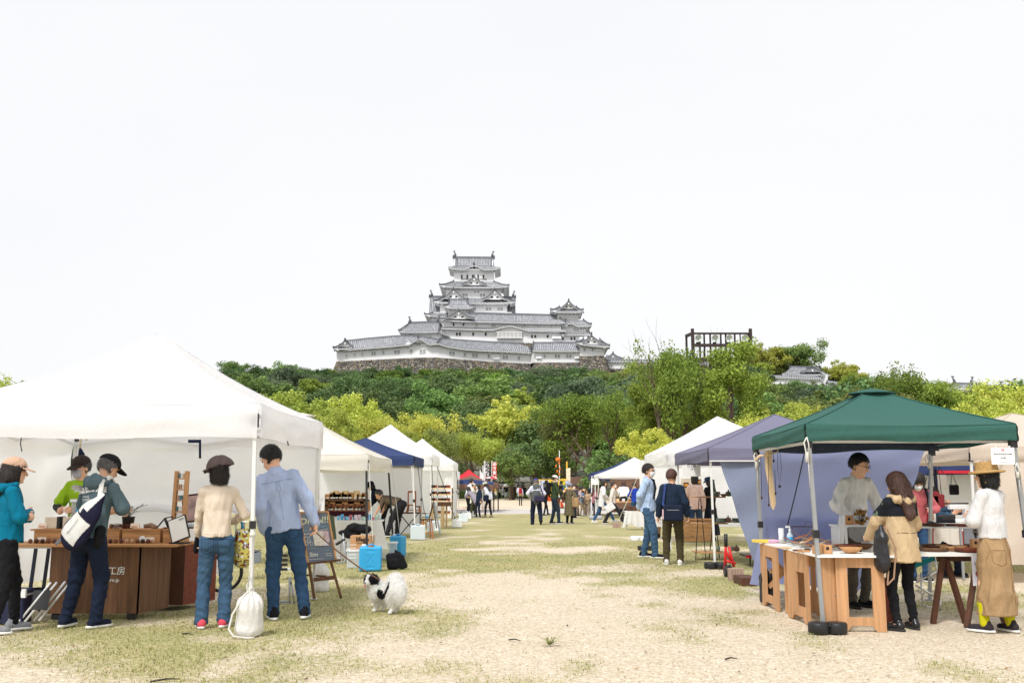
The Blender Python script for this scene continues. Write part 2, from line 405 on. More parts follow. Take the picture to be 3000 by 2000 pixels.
 hd.cone(NB,HD-hu*.05*hs,.056*hs,.05*hs)
 if lod<2 or True:
  hd.cone(HD+Rt@V3(0,.088,.004)*hs,HD+Rt@V3(0,.104,-.030)*hs,.008*hs,.0145*hs,k=.012*hs);hd.ell(HD+Rt@V3(0,.076,-.062)*hs,V3(.024,.014,.012)*hs,Rt,k=.01*hs)
  hd.ell(HD+Rt@V3(0,.07,-.098)*hs,V3(.022,.018,.014)*hs,Rt,k=.015*hs)
  for sg in(-1,1):
   hd.ell(HD+Rt@V3(sg*.077,-.012,-.008)*hs,V3(.010,.020,.032)*hs,Rt,k=.006*hs);hd.ell(HD+Rt@V3(sg*.03,.092,.016)*hs,V3(.020,.014,.012)*hs,Rt,k=.008*hs,neg=1)
   hd.ell(HD+Rt@V3(sg*.03,.082,.030)*hs,V3(.024,.010,.008)*hs,Rt,k=.01*hs)
 hn=[]
 for i in(0,1):
  sg=(-1,1)[i];q=SDF(.007*s);d=hdn[i];w0=wr[i]
  inn=V3(0,0,1)if abs(d[2])<.7 else V3(-sg,.25,0) # towards the thumb side / palm
  inn=inn-(inn@d)*d;inn/=np.linalg.norm(inn);nrm=np.cross(d,inn)*sg
  thumb=V3(-sg*.4,1,.2)if abs(d[2])>=.7 else V3(-sg*.3,0,1);thumb=thumb-(thumb@d)*d;thumb/=np.linalg.norm(thumb)
  palm=np.cross(d,thumb);palm=palm*np.sign(palm@V3(-sg,.01,-.3)+1e-9)
  q.cone(el[i]*.55+w0*.45,w0,.031*s,.025*s,k=.01);q.cone(w0,w0+d*.035*s,.024*s,.03*s,k=.02*s,fl=1.5,fd=palm);q.cone(w0+d*.035*s,w0+d*.075*s,.034*s,.034*s,k=.02*s,fl=2.,fd=palm)
  for f in range(4):
   o_=(.027-.018*f)*s;Ls=(.034,.038,.036,.028)[f]*s;a0=w0+d*.085*s+thumb*o_
   c1=math.radians(28+8*f);d1=d*math.cos(c1)+palm*math.sin(c1);c2=math.radians(75+8*f);d2=d*math.cos(c2)+palm*math.sin(c2)
   q.chain([a0,a0+d1*Ls,a0+d1*Ls+d2*Ls*.95],[.0092*s,.0086*s,.0074*s],k=.003*s)
  t0=w0+d*.03*s+thumb*.026*s;td=d*.6+thumb*.6+palm*.45;td/=np.linalg.norm(td);td2=d*.8+thumb*.1+palm*.6;td2/=np.linalg.norm(td2)
  q.chain([t0,t0+td*.038*s,t0+td*.038*s+td2*.03*s],[.0125*s,.0105*s,.0085*s],k=.006*s);hn.append((q,hh if lod else .0055))
 V,F=b.mesh(max(hb,.02));parts=[(hd,hf)]+hn
 for sd_,h_ in parts:
  v,f=sd_.mesh(h_);F=np.concatenate([F,f+len(V)]);V=np.concatenate([V,v])
 link('body',np_mesh('body',V,F,[msk]),T)
 if lod<2:
  for sg in(-1,1):
   MB().ball(HD+Rt@V3(sg*.030,.083,.010)*hs,(.013*hs,.006*hs,.0075*hs),8,0,Matrix(Rt)).build('eye',M_dark,T,recalc=False).location=(0,0,0)
   if not hat:MB().ball(HD+Rt@V3(sg*.031,.089,.034)*hs,(.020*hs,.006*hs,.004*hs),8,0,Matrix(Rt)).build('eyebrow',hairmat(hair[1]if hair else 'grey'),T,recalc=False)
  if not mask:MB().ball(HD+Rt@V3(0,.088,-.062)*hs,(.021*hs,.006*hs,.0055*hs),8,0,Matrix(Rt)).build('mouth',M_lip,T,recalc=False)
 for ch in KIDS.get(T.name,[]):
  if ch.name.startswith(('eye','mouth')): # MB.build subtracts the parent's place; these were given locally
   ch.data.transform(Matrix.Translation(wloc(T)))
 # ---- hair
 Rb=lambda v:HD+Rt@(np.asarray(v,float)*hs)
 def inh(P):return((P-HD)@Rt)/hs
 if hair:
  st,hc=hair;g=SDF(.02*hs)
  zb={'short':-.052,'bob':-.125,'long':-.10,'neat':-.05,'curly':-.06,'pony':-.06}[st];rr={'curly':.020,'bob':.003 if hat else .012,'long':.010}.get(st,.003 if hat else .006)
  def fn(P):
   q=inh(P);r=V3(.083+rr,.101+rr,.106+rr);c=q-V3(0,-.010,.024);n=np.sqrt(((c/r)**2).sum(-1));m=np.sqrt(((c/r**2)**2).sum(-1));d=n*(n-1)/np.maximum(m,1e-6)
   if st in('bob','long'):
    c2=q-V3(0,-.02,-.04);r2=V3(.088+rr*.6,.088,.11);n2=np.sqrt(((c2/r2)**2).sum(-1));d=np.minimum(d,(n2-1)*.088)
   yy=.048 if st in('bob','long')else-.004
   zf=.052-.25*np.abs(q[...,0])if st in('bob','long')else .060
   rem=np.minimum(q[...,1]-yy-np.maximum(q[...,2],0)*.9,zf-q[...,2]);d=np.maximum(d,rem);d=np.maximum(d,zb-q[...,2]-(.25*np.maximum(q[...,1],-.06)if st!='bob' else 0))
   a=np.arctan2(q[...,0],q[...,1]+.02)
   am=.0045 if st!='curly' else .010
   d=d+np.clip(np.hypot(q[...,0],q[...,1])/.05,0,1)*am*np.sin(a*(23 if st!='curly' else 15)+6*q[...,2]*20)*(np.sin(q[...,2]*(60 if st!='curly' else 170)+a*5)*.5+.6)
   return d*hs
  g.func(fn,HD-.14*hs,HD+.15*hs,k=.001)
  if hat and hat[0]!='beret':g.cut(HD+Rt@V3(0,0,.062)*hs,Rt@V3(0,.0,1))
  if st=='long':
   dn=-up2*.27*hs-fw*.10*hs;bk=HD+Rt@V3(0,-.065,-.05)*hs
   def fl_(P):
    ab=dn;t=np.clip(((P-bk)@ab)/(ab@ab),0,1);Q=P-bk-t[...,None]*ab;Q=Q+(Q@fw)[...,None]*fw*.5
    return np.sqrt((Q**2).sum(-1))-(.104-.045*t)*hs+.005*np.sin((P@sx)*260/hs+3*np.sin(P[...,2]*22))+.004*np.sin((P@sx)*90+P[...,2]*30)
   g.func(fl_,np.minimum(bk,bk+dn)-.12*hs,np.maximum(bk,bk+dn)+.12*hs,k=.02)
  if st=='pony':g.chain([HD+Rt@V3(0,-.10,-.01)*hs,HD+Rt@V3(0,-.13,-.07)*hs,HD+Rt@V3(0,-.12,-.16)*hs],[.022*hs,.032*hs,.015*hs])
  ho=g.build('hair',hairmat(hc),hf*1.1,T)
  if lod==0: # loose strands over the hair
   nr=np.random.RandomState(int(H*1e4)%999);me=ho.data;V=np.zeros(len(me.vertices)*3);me.vertices.foreach_get('co',V);V=V.reshape(-1,3);Nn=np.zeros(len(V)*3);me.vertices.foreach_get('normal',Nn);Nn=Nn.reshape(-1,3);ix=nr.choice(len(V),min(len(V),2600));v=V[ix];n=Nn[ix];ok=((v-HD)@Rt[:,2]>-.2)&(n@Rt[:,2]>-.8);v,n=v[ok],n[ok]
   dn_=-Rt[:,2]*.9-hfv*.25+nr.normal(size=v.shape)*.22;dn_=dn_-(dn_*n).sum(1)[:,None]*n*.85;dn_/=np.linalg.norm(dn_,axis=1)[:,None];L_=nr.uniform(.02,.055,len(v))[:,None]*(1 if st in('bob','long')else .5);sd_=np.cross(dn_,n);W_=.0016
   q=v+n*.002;e=q+dn_*L_*.6+n*.004;e2=q+dn_*L_+n*nr.uniform(-.002,.009,len(v))[:,None];Vh=np.stack([q-sd_*W_,q+sd_*W_,e+sd_*W_*.8,e-sd_*W_*.8,e2+sd_*W_*.2,e2-sd_*W_*.2],1).reshape(-1,3);k6=np.arange(len(v))[:,None]*6;link('hair_strands',np_mesh('hair_strands',Vh,np.concatenate([k6+np.array([[0,1,2,3]]),k6+np.array([[3,2,4,5]])]),[hairmat(hc)],smooth=False),ho)
 if hat:
  kind,hm=hat[0],hat[1];g=SDF(.006*hs);bd=None;ad=hat[2]if len(hat)>2 else 0
  Rq=Rt@rot('Z',ad)
  if kind in('cap','news'):
   big=1.0 if kind=='cap' else 1.16
   def fn(P):
    q=((P-HD)@Rq)/hs;r=V3(.095*big,.112*big,.092*big);c=q-V3(0,-.012,.045+.01*(big-1)*5);n=np.sqrt(((c/r)**2).sum(-1));d=(n-1)*.095
    a=np.arctan2(q[...,0],q[...,1]);d=d+(.0016*np.abs(np.sin(a*3))if kind=='cap' else .006*np.sin(a*7+q[...,2]*30))
    return np.maximum(d,.040-.18*q[...,1]-q[...,2])*hs
   g.func(fn,HD-.16*hs,HD+.17*hs,k=.001)
   sd2=SDF(.004*hs)
   def fb(P):
    q=((P-HD)@Rq)/hs;c=q-V3(0,.085,.038-.0);zz=c[...,2]+.35*(c[...,1])+2.6*c[...,0]**2
    d2=np.sqrt((c[...,0]/(.080*big))**2+(c[...,1]/(.100 if big==1 else .135))**2)-1
    return np.maximum(np.maximum(d2*.08,np.abs(zz)-.0045),-.03-c[...,1])*hs
   sd2.func(fb,HD-.02*hs+Rq@V3(-.12,-.0,-.1)*hs-.1*hs,HD+Rq@V3(.12,.22,.12)*hs+.1*hs,k=.001)
   bd=('brim',sd2)
  elif kind in('bucket','straw'):
   br=.150 if kind=='bucket' else .148;slope=.50 if kind=='bucket' else .12
   def fn(P):
    q=((P-HD)@Rq)/hs;rho=np.sqrt((q[...,0]*1.06)**2+((q[...,1]+.008)*.94)**2);z=q[...,2]-.035
    crown=np.maximum(rho-(.104-.10*np.maximum(z,0)),z-(.100 if kind=='straw' else .082));crown=np.maximum(crown,-z-.015)
    rim=np.maximum(np.abs(z+slope*(rho-.10)-(.006 if kind=='straw' else 0))-.006,rho-br);rim=np.maximum(rim,.07-rho)
    if kind=='straw':rim=np.minimum(rim,np.sqrt((rho-br)**2+(z+.002)**2)-.012);
    k_=.02;d=-np.log(np.exp(-crown/.006)+np.exp(-rim/.006))*.006
    return(d+(.0018*np.sin(z*420)if kind=='straw' else .003*np.sin(np.arctan2(q[...,0],q[...,1])*5)*(rho>.1)))*hs
   g.func(fn,HD-.2*hs,HD+.2*hs,k=.001)
  elif kind=='beret':
   g.ell(HD+Rt@V3(.0,-.02,.068)*hs,V3(.115,.13,.066)*hs,Rt);g.ell(HD+Rt@V3(0,-.01,.03)*hs,V3(.092,.108,.05)*hs,Rt)
   g.warp(lambda P:.004*np.sin(np.arctan2(*[((P-HD)@Rt)[...,i]for i in(0,1)])*9))
  elif kind=='beanie':
   g.ell(HD+Rt@V3(0,-.012,.038)*hs,V3(.092,.110,.094)*hs,Rt);g.cut(HD+Rt@V3(0,0,.0)*hs,Rt@V3(0,-.3,-1));
  g.build('hat',hm,hf,T)
  if bd:bd[1].build('brim',hat[3]if len(hat)>3 else hm,min(hf,.008),T)
 if mask:
  g=SDF(.004)
  def fn(P):
   q=inh(P);c=q-V3(0,.022,-.045);r=V3(.064,.080,.084);n=np.sqrt(((c/r)**2).sum(-1));d=(n-1)*.07;c=q-V3(0,.10,-.03);d=np.minimum(d,np.sqrt((c**2).sum(-1))-.024)
   d=d+.0012*np.sin(q[...,2]*420);d=np.maximum(d,.045-q[...,1]-.0);d=np.maximum(d,q[...,2]+.008);return np.maximum(d,-.108-q[...,2])*hs
  g.func(fn,HD-.14*hs,HD+.15*hs,k=.001);g.build('face_mask',mask,hf,T)
  if lod==0:
   off=wloc(T)
   for sg in(-1,1):MB().tube([Vector(HD+Rt@V3(sg*.060,.045,-.03)*hs)+off,Vector(HD+Rt@V3(sg*.085,-.01,-.005)*hs)+off],.002,5).build('ear_loop',mask,T)
 if glasses:
  off=wloc(T);m_=MB()
  for sg in(-1,1):
   m_.tube([Vector(HD+Rt@(V3(sg*.032+.025*math.cos(a),.102,.008+.017*math.sin(a))*hs))+off for a in[i*PI/6 for i in range(13)]],.0022*hs,5,cap=False)
   m_.tube([Vector(HD+Rt@(V3(sg*.058,.098,.012)*hs))+off,Vector(HD+Rt@(V3(sg*.080,-.01,.005)*hs))+off],.002*hs,5)
  m_.tube([Vector(HD+Rt@(V3(-.008,.104,.012)*hs))+off,Vector(HD+Rt@(V3(.008,.104,.012)*hs))+off],.002*hs,5);m_.build('glasses',M_dark,T)
 # ---- clothes
 def garment(name,g,m,h=None,**k):return g.build(name,m,h or hb,T,**k)
 if top:
  t=dict(hem=.86,loose=.02,sleeve=1.,fold=.0032,sl=.0,neck=.0,hemr=None);t.update(top);m_=t['mat'];lo=t['loose']*s
  HM=P0+up*((t['hem']-.90)*s);g=SDF(.035*s);w_=wide
  cw=chest
  hr=t['hemr']or(.150*w_+t['loose'])
  g.cone(HM-up*.05*s,W,hr*s,(.126*w_*cw)*s+lo*.9,fl=1.16,fd=fw);g.cone(W,C,(.128*w_*cw)*s+lo*.9,(.142*w_)*s+lo*.6,fl=1.38,fd=fw)
  g.cone(C,SC-up2*.075*s,(.140*w_)*s+lo*.5,.118*s*w_+lo*.3,fl=1.42,fd=fw);g.cone(SC-up2*.035*s,NB-up2*.012*s,.072*s,.058*s);g.cut(NB+up2*.008*s,up2+fw*.35)
  sl=t['sleeve'];sr=t['sl']
  for i in(0,1):
   g.cone(SC-up2*.03*s,SH[i]-up2*.004*s,.058*s,.050*s+lo*.3,k=.035*s)
   full=sl>=1;fr=min(1,sl*2)if sl<.5 else 1
   e_=el[i]if sl>=.5 else SH[i]+(el[i]-SH[i])*fr
   g.cone(SH[i]-up2*.006*s,e_,.048*s+lo*.5,(.047+sr)*s+lo*.55,k=.03*s)
   if sl>.5:
    w2=el[i]+(wr[i]-el[i])*min(1.02,(sl-.5)*2);g.cone(el[i],w2,(.046+sr)*s+lo*.5,(.036+sr)*s+lo*.3,k=.02*s)
  bl=sx
  HMc=HM
  def hemcut(P,Fv,HMc=HMc,up_=up):
   return np.where(((P-HMc)@up_<.0),np.maximum(Fv,-((P-HMc)@up_)),Fv)
  # keep forearms that hang below the hem: cut only near the trunk
  def hc2(P,Fv):
   q=P-HMc;a_=q@up;lat=np.abs(q@sx);d_=-a_
   near=np.minimum.reduce([segd(P,SH[0],el[0]),segd(P,el[0],wr[0]),segd(P,SH[1],el[1]),segd(P,el[1],wr[1])])
   return np.where(near<.075*s+lo*.5,Fv,np.maximum(Fv,d_+.006*np.sin(q@sx*30)))
  g.post.append(hc2)
  if t['fold']:g.warp(folds(t['fold']*s*1.25,24.,9.,seed=int(abs(pos[0]*37))%4))
  if t.get('shell'):pass
  if t.get('rib'):g.warp(lambda P:.0035*np.abs(np.sin((P@sx)*150))-.002)
  garment(t.get('name','shirt'),g,m_,matfn=t.get('matfn'))
  if t.get('collar'):
   g=SDF(.01);g.chain([NB-up2*.035*s-fw*.01*s,NB-up2*.002*s-fw*.008*s],[.078*s,.066*s]);g.cut(NB+up2*.022*s-fw*.0,up2+fw*.45);g.ell(NB+up2*.045*s,V3(.056,.058,.05)*s,k=.004,neg=1);garment('collar',g,t['collar'],hf)
  if t.get('hood'):
   g=SDF(.03);g.chain([SC+sx*.09*s+fw*.03*s+up2*.02*s,SC+sx*.11*s-fw*.08*s,SC-fw*.125*s-up2*.03*s,SC-sx*.11*s-fw*.08*s,SC-sx*.09*s+fw*.03*s+up2*.02*s],[.036*s,.046*s,.054*s,.046*s,.036*s]);g.cone(SC-fw*.10*s,SC-fw*.10*s-up2*.10*s,.085*s,.05*s,fl=2.1,fd=fw);g.warp(folds(.006,20,20));garment('hood',g,t['hood'])
 if bottom:
  q=dict(waist=.985,r=(.098,.066,.056),hem=.075,fold=.005,kind='trousers',flare=.24,seat=.138);q.update(bottom);m_=q['mat'];g=SDF(.03*s);WB=P0+up*(q['waist']-.90)*s
  if q['kind']=='trousers':
   st_=q['seat']*wide
   g.cone(WB+up*.03*s,P0-up*.035*s,(st_-.018)*s,st_*s,fl=1.36,fd=fw)
   for i in(0,1):
    g.ell(HP[i]-fw*.022*s-V3(0,0,.03)*s,V3(.070,.088,.095)*s*wide)
    e0=ank[i]+(kn[i]-ank[i])*0+V3(0,0,q['hem']*s-.075*s);dn=(ank[i]-kn[i])/np.linalg.norm(ank[i]-kn[i])
    g.chain([HP[i]+V3(0,0,-.04*s),kn[i],e0-dn*0.0],[q['r'][0]*s*wide,q['r'][1]*s*wide,q['r'][2]*s],k=.035*s)
   if q['fold']:g.warp(folds(q['fold']*s,9,26,2));
   g.warp(lambda P:.0035*s*np.exp(-((P[...,2]-kn[0][2])/(.14*s))**2)*np.sin(P[...,2]*75/s+5*np.sin(P[...,0]*28)+P[...,1]*45)+.006*s*np.exp(-((P[...,2]-.13*s)/(.08*s))**2)*np.sin(P[...,2]*95/s+4*np.sin(P[...,1]*33)+P[...,0]*40))
   fl0=min(ank[0][2],ank[1][2])+(q['hem']-.075)*s-.025*s
   g.post.append(lambda P,Fv:np.maximum(Fv,fl0-P[...,2])if max(lift)<.02 else Fv)
   g.post.append(lambda P,Fv:np.where(((P-WB)**2).sum(-1)<(.26*s)**2,np.maximum(Fv,(P-WB-up*.012*s)@up),Fv))
   garment('trousers',g,m_)
  else:
   L=q['hem']*s;mid=(np.array(ank[0])+np.array(ank[1]))/2;base=V3(mid[0]*.6+P0[0]*.4,mid[1]*.6+P0[1]*.4,L)
   g.cone(WB+up*.02*s,P0-up*.10*s,.125*s*wide,.168*s*wide,fl=1.12,fd=fw);g.cone(P0-up*.10*s,base,.168*s*wide,q['flare']*s,fl=1.08,fd=fw)
   def pl(P):
    a=np.arctan2(P[...,0]-P0[0],P[...,1]-P0[1]);return .010*s*np.sin(a*q.get('pleat',7)+1)*np.clip((P0[2]-P[...,2])/.5,0,1)
   g.warp(pl);g.warp(folds(q['fold']*s,9,8,1));g.cut(base,V3(0,0,-1));g.cut(WB+up*.012*s,up);garment('skirt',g,m_)
  if waistbelt:
   g=SDF(.005);g.cone(WB-up*.0*s,WB+up*.004*s,(q['seat']*wide+.002)*s,fl=1.36 if q['kind']=='trousers' else 1.25,fd=fw);g.cut(WB+up*.018*s,up);g.cut(WB-up*.014*s,-up);garment('belt',g,waistbelt,hf)
 if shoes:
  for i in(0,1):
   a=ank[i];d=V3((-.22,.22)[i],1,0);
   if lift[i]>.03:d=V3(0,.8,-.9)
   d/=np.linalg.norm(d);z=a[2]-.075*s;R=np.stack([np.cross(d,V3(0,0,1))/np.linalg.norm(np.cross(d,V3(0,0,1))),d,np.cross(np.cross(d,V3(0,0,1)),d)/np.linalg.norm(np.cross(np.cross(d,V3(0,0,1)),d))],1)
   o_=a-R@V3(0,0,.075)*s
   g=SDF(.02*s);g.cone(o_+R@V3(0,-.045,.045)*s,o_+R@V3(0,.135,.038)*s,.040*s,.034*s,fl=.95,fd=R[:,0]);g.cone(o_+R@V3(0,-.03,.06)*s,o_+R@V3(0,-.02,.095)*s,.042*s,.038*s);g.cut(o_+R@V3(0,0,.022)*s,-R[:,2])
   o1=garment('shoe',g,shoes[0],hf*1.3)
   g=SDF(.004);fn_=o_+R@V3(0,.042,.014)*s
   g.ell(fn_,V3(.047,.148,.05)*s,R);g.cut(fn_+R[:,2]*.012*s,R[:,2]);g.cut(fn_-R[:,2]*.013*s,-R[:,2]);g.build('sole',shoes[1],hf,o1)
 T['_']=1;del T['_']
 J['T']=T;J['pos']=np.array([pos[0],pos[1],z0]);J['R']=rot('Z',face);return J
def segd(P,a,b):
 a=np.asarray(a);b=np.asarray(b);ab=b-a;t=np.clip(((P-a)@ab)/max(ab@ab,1e-9),0,1);return np.sqrt(((P-a-t[...,None]*ab)**2).sum(-1))
def wp(J,v):return Vector(J['pos']+J['R']@np.asarray(v,float))
def worn(J,name,sdf,mats,h,label,cat,matfn=None):
 """a bag or other carried thing modelled in the wearer's frame, kept as a thing of its own"""
 V,F=sdf.mesh(h);c=V.mean(0);mi=matfn(V[F].mean(1))if matfn else None
 mats=mats if isinstance(mats,(list,tuple))else[mats]
 o=link(name,np_mesh(name,V-c,F,mats,mi));o.location=wp(J,c);o.rotation_euler=(0,0,J['T'].rotation_euler[2]);tag(o,label,cat);J['last']=c
 return o
def part_in(J,o,name,mb,m):
 """a part of a worn thing, given in the wearer's frame"""
 c=J['last'];me=mb.mesh(name,m,Vector(c));return link(name,me,o)
def place(px,pyf,pyt,Y=None):
 """ground place and height from foot and head-top picture points"""
 g=gp(px,pyf)if Y is None else at(px,pyf,Y)
 return(g[0],g[1]),at(px,pyt,g[1])[2]
# ---------------------------------------------------------------- ground
def vnoise(x,y,seed=0):
 """smooth value noise on arrays"""
 rs=np.random.RandomState(seed);T=rs.rand(256,256);xi=np.floor(x).astype(int);yi=np.floor(y).astype(int);fx=x-xi;fy=y-yi
 fx=fx*fx*(3-2*fx);fy=fy*fy*(3-2*fy);g=lambda a,b:T[a%256,b%256]
 return(g(xi,yi)*(1-fx)+g(xi+1,yi)*fx)*(1-fy)+(g(xi,yi+1)*(1-fx)+g(xi+1,yi+1)*fx)*fy
def fbm(x,y,o=4,seed=0):return sum(vnoise(x*2**i,y*2**i,seed+i)/2**i for i in range(o))/sum(1/2**i for i in range(o))
def grassy(x,y):
 x=np.asarray(x,float);y=np.asarray(y,float)
 n=.55*fbm(x*.55+30,y*.42+9,4,11)+.45*fbm(x*1.9,y*1.3+5,3,5)
 far=np.clip((y-12)/18,0,1) # the lawn gets greener away from the camera
 mid=np.exp(-((y-24)/9.)**2)*.03;left=np.clip((-x-1.6)/2.2,0,1)*np.clip((y-7.6)/1.4,0,1)
 band=np.exp(-((y-17.5-.5*x*.3)/2.2)**2)*.10
 near=np.clip((8.8-y)/3,0,1)
 b=-.035+.21*far+.13*left+band-.03*near-.05*np.exp(-((y-14.0)/1.2)**2)-.05*np.exp(-((y-25)/2.5)**2)
 return np.clip((n-.5+b)*3.1+.5,0,1)
def ground_mat(name,kind):
 m=bpy.data.materials.new(name);m.use_nodes=True;N=m.node_tree.nodes;L=m.node_tree.links;p=N['Principled BSDF'];p.inputs['Roughness'].default_value=.95;p.inputs['Specular IOR Level'].default_value=.15
 tc=N.new('ShaderNodeTexCoord')
 def noise(sc_,det=3,dist=0.):
  n=N.new('ShaderNodeTexNoise');n.inputs['Scale'].default_value=sc_;n.inputs['Detail'].default_value=det;n.inputs['Distortion'].default_value=dist;L.new(tc.outputs['Object'],n.inputs['Vector']);return n.outputs['Fac']
 def ramp(src,stops):
  r=N.new('ShaderNodeValToRGB');L.new(src,r.inputs[0]);e=r.color_ramp.elements
  while len(e)<len(stops):e.new(.5)
  for el_,(q,c)in zip(e,stops):el_.position=q;el_.color=(*c,1)if len(c)==3 else c
  return r.outputs[0]
 def mix(f,a,b,mode='MIX'):
  x=N.new('ShaderNodeMixRGB');x.blend_type=mode
  if isinstance(f,float):x.inputs[0].default_value=f
  else:L.new(f,x.inputs[0])
  L.new(a,x.inputs[1]);L.new(b,x.inputs[2]);return x.outputs[0]
 sand=ramp(noise(34.,5),[(.28,srgb(172,156,134)),(.42,srgb(196,180,156)),(.55,srgb(207,193,171)),(.72,srgb(224,212,194))])
 big=ramp(noise(.6,4),[(.3,(.90,.89,.86)),(.7,(1,1,1))]);sand=mix(1.,sand,big,'MULTIPLY')
 v=N.new('ShaderNodeTexVoronoi');v.inputs['Scale'].default_value=42;L.new(tc.outputs['Object'],v.inputs['Vector'])
 vc=ramp(v.outputs['Color'],[(.0,srgb(96,78,62)),(.12,srgb(150,124,98)),(.3,srgb(202,187,164)),(.86,srgb(217,205,184)),(.95,srgb(240,230,214))])
 spk=N.new('ShaderNodeSeparateColor');L.new(v.outputs['Color'],spk.inputs[0])
 vmask=ramp(spk.outputs['Green'],[(.62,(0,0,0)),(.67,(1,1,1))]);sand=mix(vmask,sand,vc)
 if kind=='lawn':
  at_=N.new('ShaderNodeAttribute');at_.attribute_name='grass'
  green=ramp(noise(26.,5,.5),[(.28,srgb(112,114,70)),(.44,srgb(150,146,100)),(.58,srgb(174,167,124)),(.72,srgb(202,191,156))])
  g2=ramp(noise(.9,3),[(.35,(.86,.9,.78)),(.65,(1.08,1.02,.98))]);green=mix(1.,green,g2,'MULTIPLY')
  n1=noise(17.,6,.3);mth=N.new('ShaderNodeMath');mth.operation='MULTIPLY_ADD';L.new(n1,mth.inputs[0]);mth.inputs[1].default_value=1.5;mth.inputs[2].default_value=-.75
  ad=N.new('ShaderNodeMath');ad.operation='ADD';L.new(mth.outputs[0],ad.inputs[0]);L.new(at_.outputs['Fac'],ad.inputs[1])
  col=mix(ramp(ad.outputs[0],[(.36,(0,0,0)),(.85,(.92,.92,.92))]),sand,green)
 elif kind=='path':
  col=ramp(noise(3.,5),[(.3,srgb(188,182,176)),(.7,srgb(204,199,194))])
 else:
  col=ramp(noise(.35,5),[(.3,srgb(196,178,154)),(.5,srgb(210,194,170)),(.7,srgb(222,208,188))])
 L.new(col,p.inputs['Base Color'])
 nb=noise(60.,6);bp=N.new('ShaderNodeBump');bp.inputs['Strength'].default_value=.55;bp.inputs['Distance'].default_value=.02;L.new(nb,bp.inputs['Height']);L.new(bp.outputs[0],p.inputs['Normal'])
 return m
def ground_mesh():
 ys=np.concatenate([np.arange(-4,4,.5),np.arange(4,13,.085),np.arange(13,24,.16),np.arange(24,50.6,.35)]);ys[-1]=50.6
 xs=np.concatenate([np.arange(-40,-9,1.),np.arange(-9,9,.12),np.arange(9,41,1.)])
 X,Y=np.meshgrid(xs,ys,indexing='ij');G=grassy(X,Y);ny=len(ys)
 Z=(fbm(X*.8,Y*.8,3,3)-.5)*.022+G*.006*(fbm(X*6,Y*6,2,8))
 V=np.stack([X,Y,Z-.006],-1).reshape(-1,3);i,j=np.meshgrid(np.arange(len(xs)-1),np.arange(ny-1),indexing='ij');a=(i*ny+j).ravel()
 me=np_mesh('lawn',V,np.stack([a,a+ny,a+ny+1,a+1],1),[ground_mat('lawn','lawn')])
 at_=me.attributes.new('grass','FLOAT','POINT');at_.data.foreach_set('value',G.ravel().astype(np.float32))
 tag(link('lawn',me),kind='structure')
ground_mesh()
tag(MB().box2((-300,-60,-.30),(300,700,-.06)).build('ground',ground_mat('ground_gravel','gravel')),kind='structure')
tag(MB().box2((-60,50.6,-.05),(60,61.5,0.0)).build('path',ground_mat('path_paving','path')),kind='structure')
tag(MB().box2((-80,61.5,-.05),(80,126,-.004)).build('gravel_field',ground_mat('gravel','gravel')),kind='structure')
def quads_from(C,A,B):
 """parallelogram leaves: centres C, half vectors A, B"""
 V=np.stack([C-A-B*.15,C-B,C+A+B*.15,C+B],1).reshape(-1,3);n=len(C);return V,np.arange(n*4).reshape(n,4)
def grass_blades():
 rs=np.random.RandomState(4);n=190000
 y=5.4+(rs.rand(n)**1.5)*19;x=(rs.rand(n)*2-1)*(y*.56+.5);g=grassy(x,y);keep=rs.rand(n)<(g-.25)*1.0
 x,y=x[keep],y[keep];n=len(x);h=rs.uniform(.010,.026,n);a=rs.rand(n)*6.28;wd=rs.uniform(.002,.004,n)*(1+y/14)
 C=np.stack([x,y,np.zeros(n)],1);W=np.stack([np.cos(a)*wd,np.sin(a)*wd,np.zeros(n)],1);L=np.stack([rs.normal(0,.5,n)*h,rs.normal(0,.5,n)*h,h],1)
 V=np.stack([C-W,C+W,C+L],1).reshape(-1,3)
 m=mat('grass_blade',srgb(156,158,98),.8,.25,1.3,trans=.3,island=.35)
 tag(link('grass',np_mesh('grass',V,np.arange(n*3).reshape(n,3),[m],smooth=False)),'thin worn grass growing in patches through the sand','grass',kind='stuff')
 n=30000;y=5.2+(rs.rand(n)**1.6)*13;x=(rs.rand(n)*2-1)*(y*.56+.5);r_=rs.uniform(.003,.007,n)*(1+rs.rand(n)**8*1.2)
 base=np.array([(1,0,0),(-.5,.87,0),(-.5,-.87,0),(0,0,.8)]);a=rs.rand(n)*6.28;c,s_=np.cos(a),np.sin(a)
 R=np.stack([np.stack([c,-s_,0*c],1),np.stack([s_,c,0*c],1),np.stack([0*c,0*c,0*c+1],1)],1)
 V=(np.einsum('nij,kj->nki',R,base)*r_[:,None,None]+np.stack([x,y,np.full(n,-.001)],1)[:,None]).reshape(-1,3)
 k=np.arange(n)[:,None]*4;F=np.concatenate([k+np.array([[0,1,3]]),k+np.array([[1,2,3]]),k+np.array([[2,0,3]])])
 tag(link('gravel',np_mesh('gravel',V,F,[mat('pebble',srgb(186,164,136),.9,.2,3,island=.45)],smooth=False)),'fine loose gravel and grit scattered over the sandy ground','gravel',kind='stuff')
grass_blades()
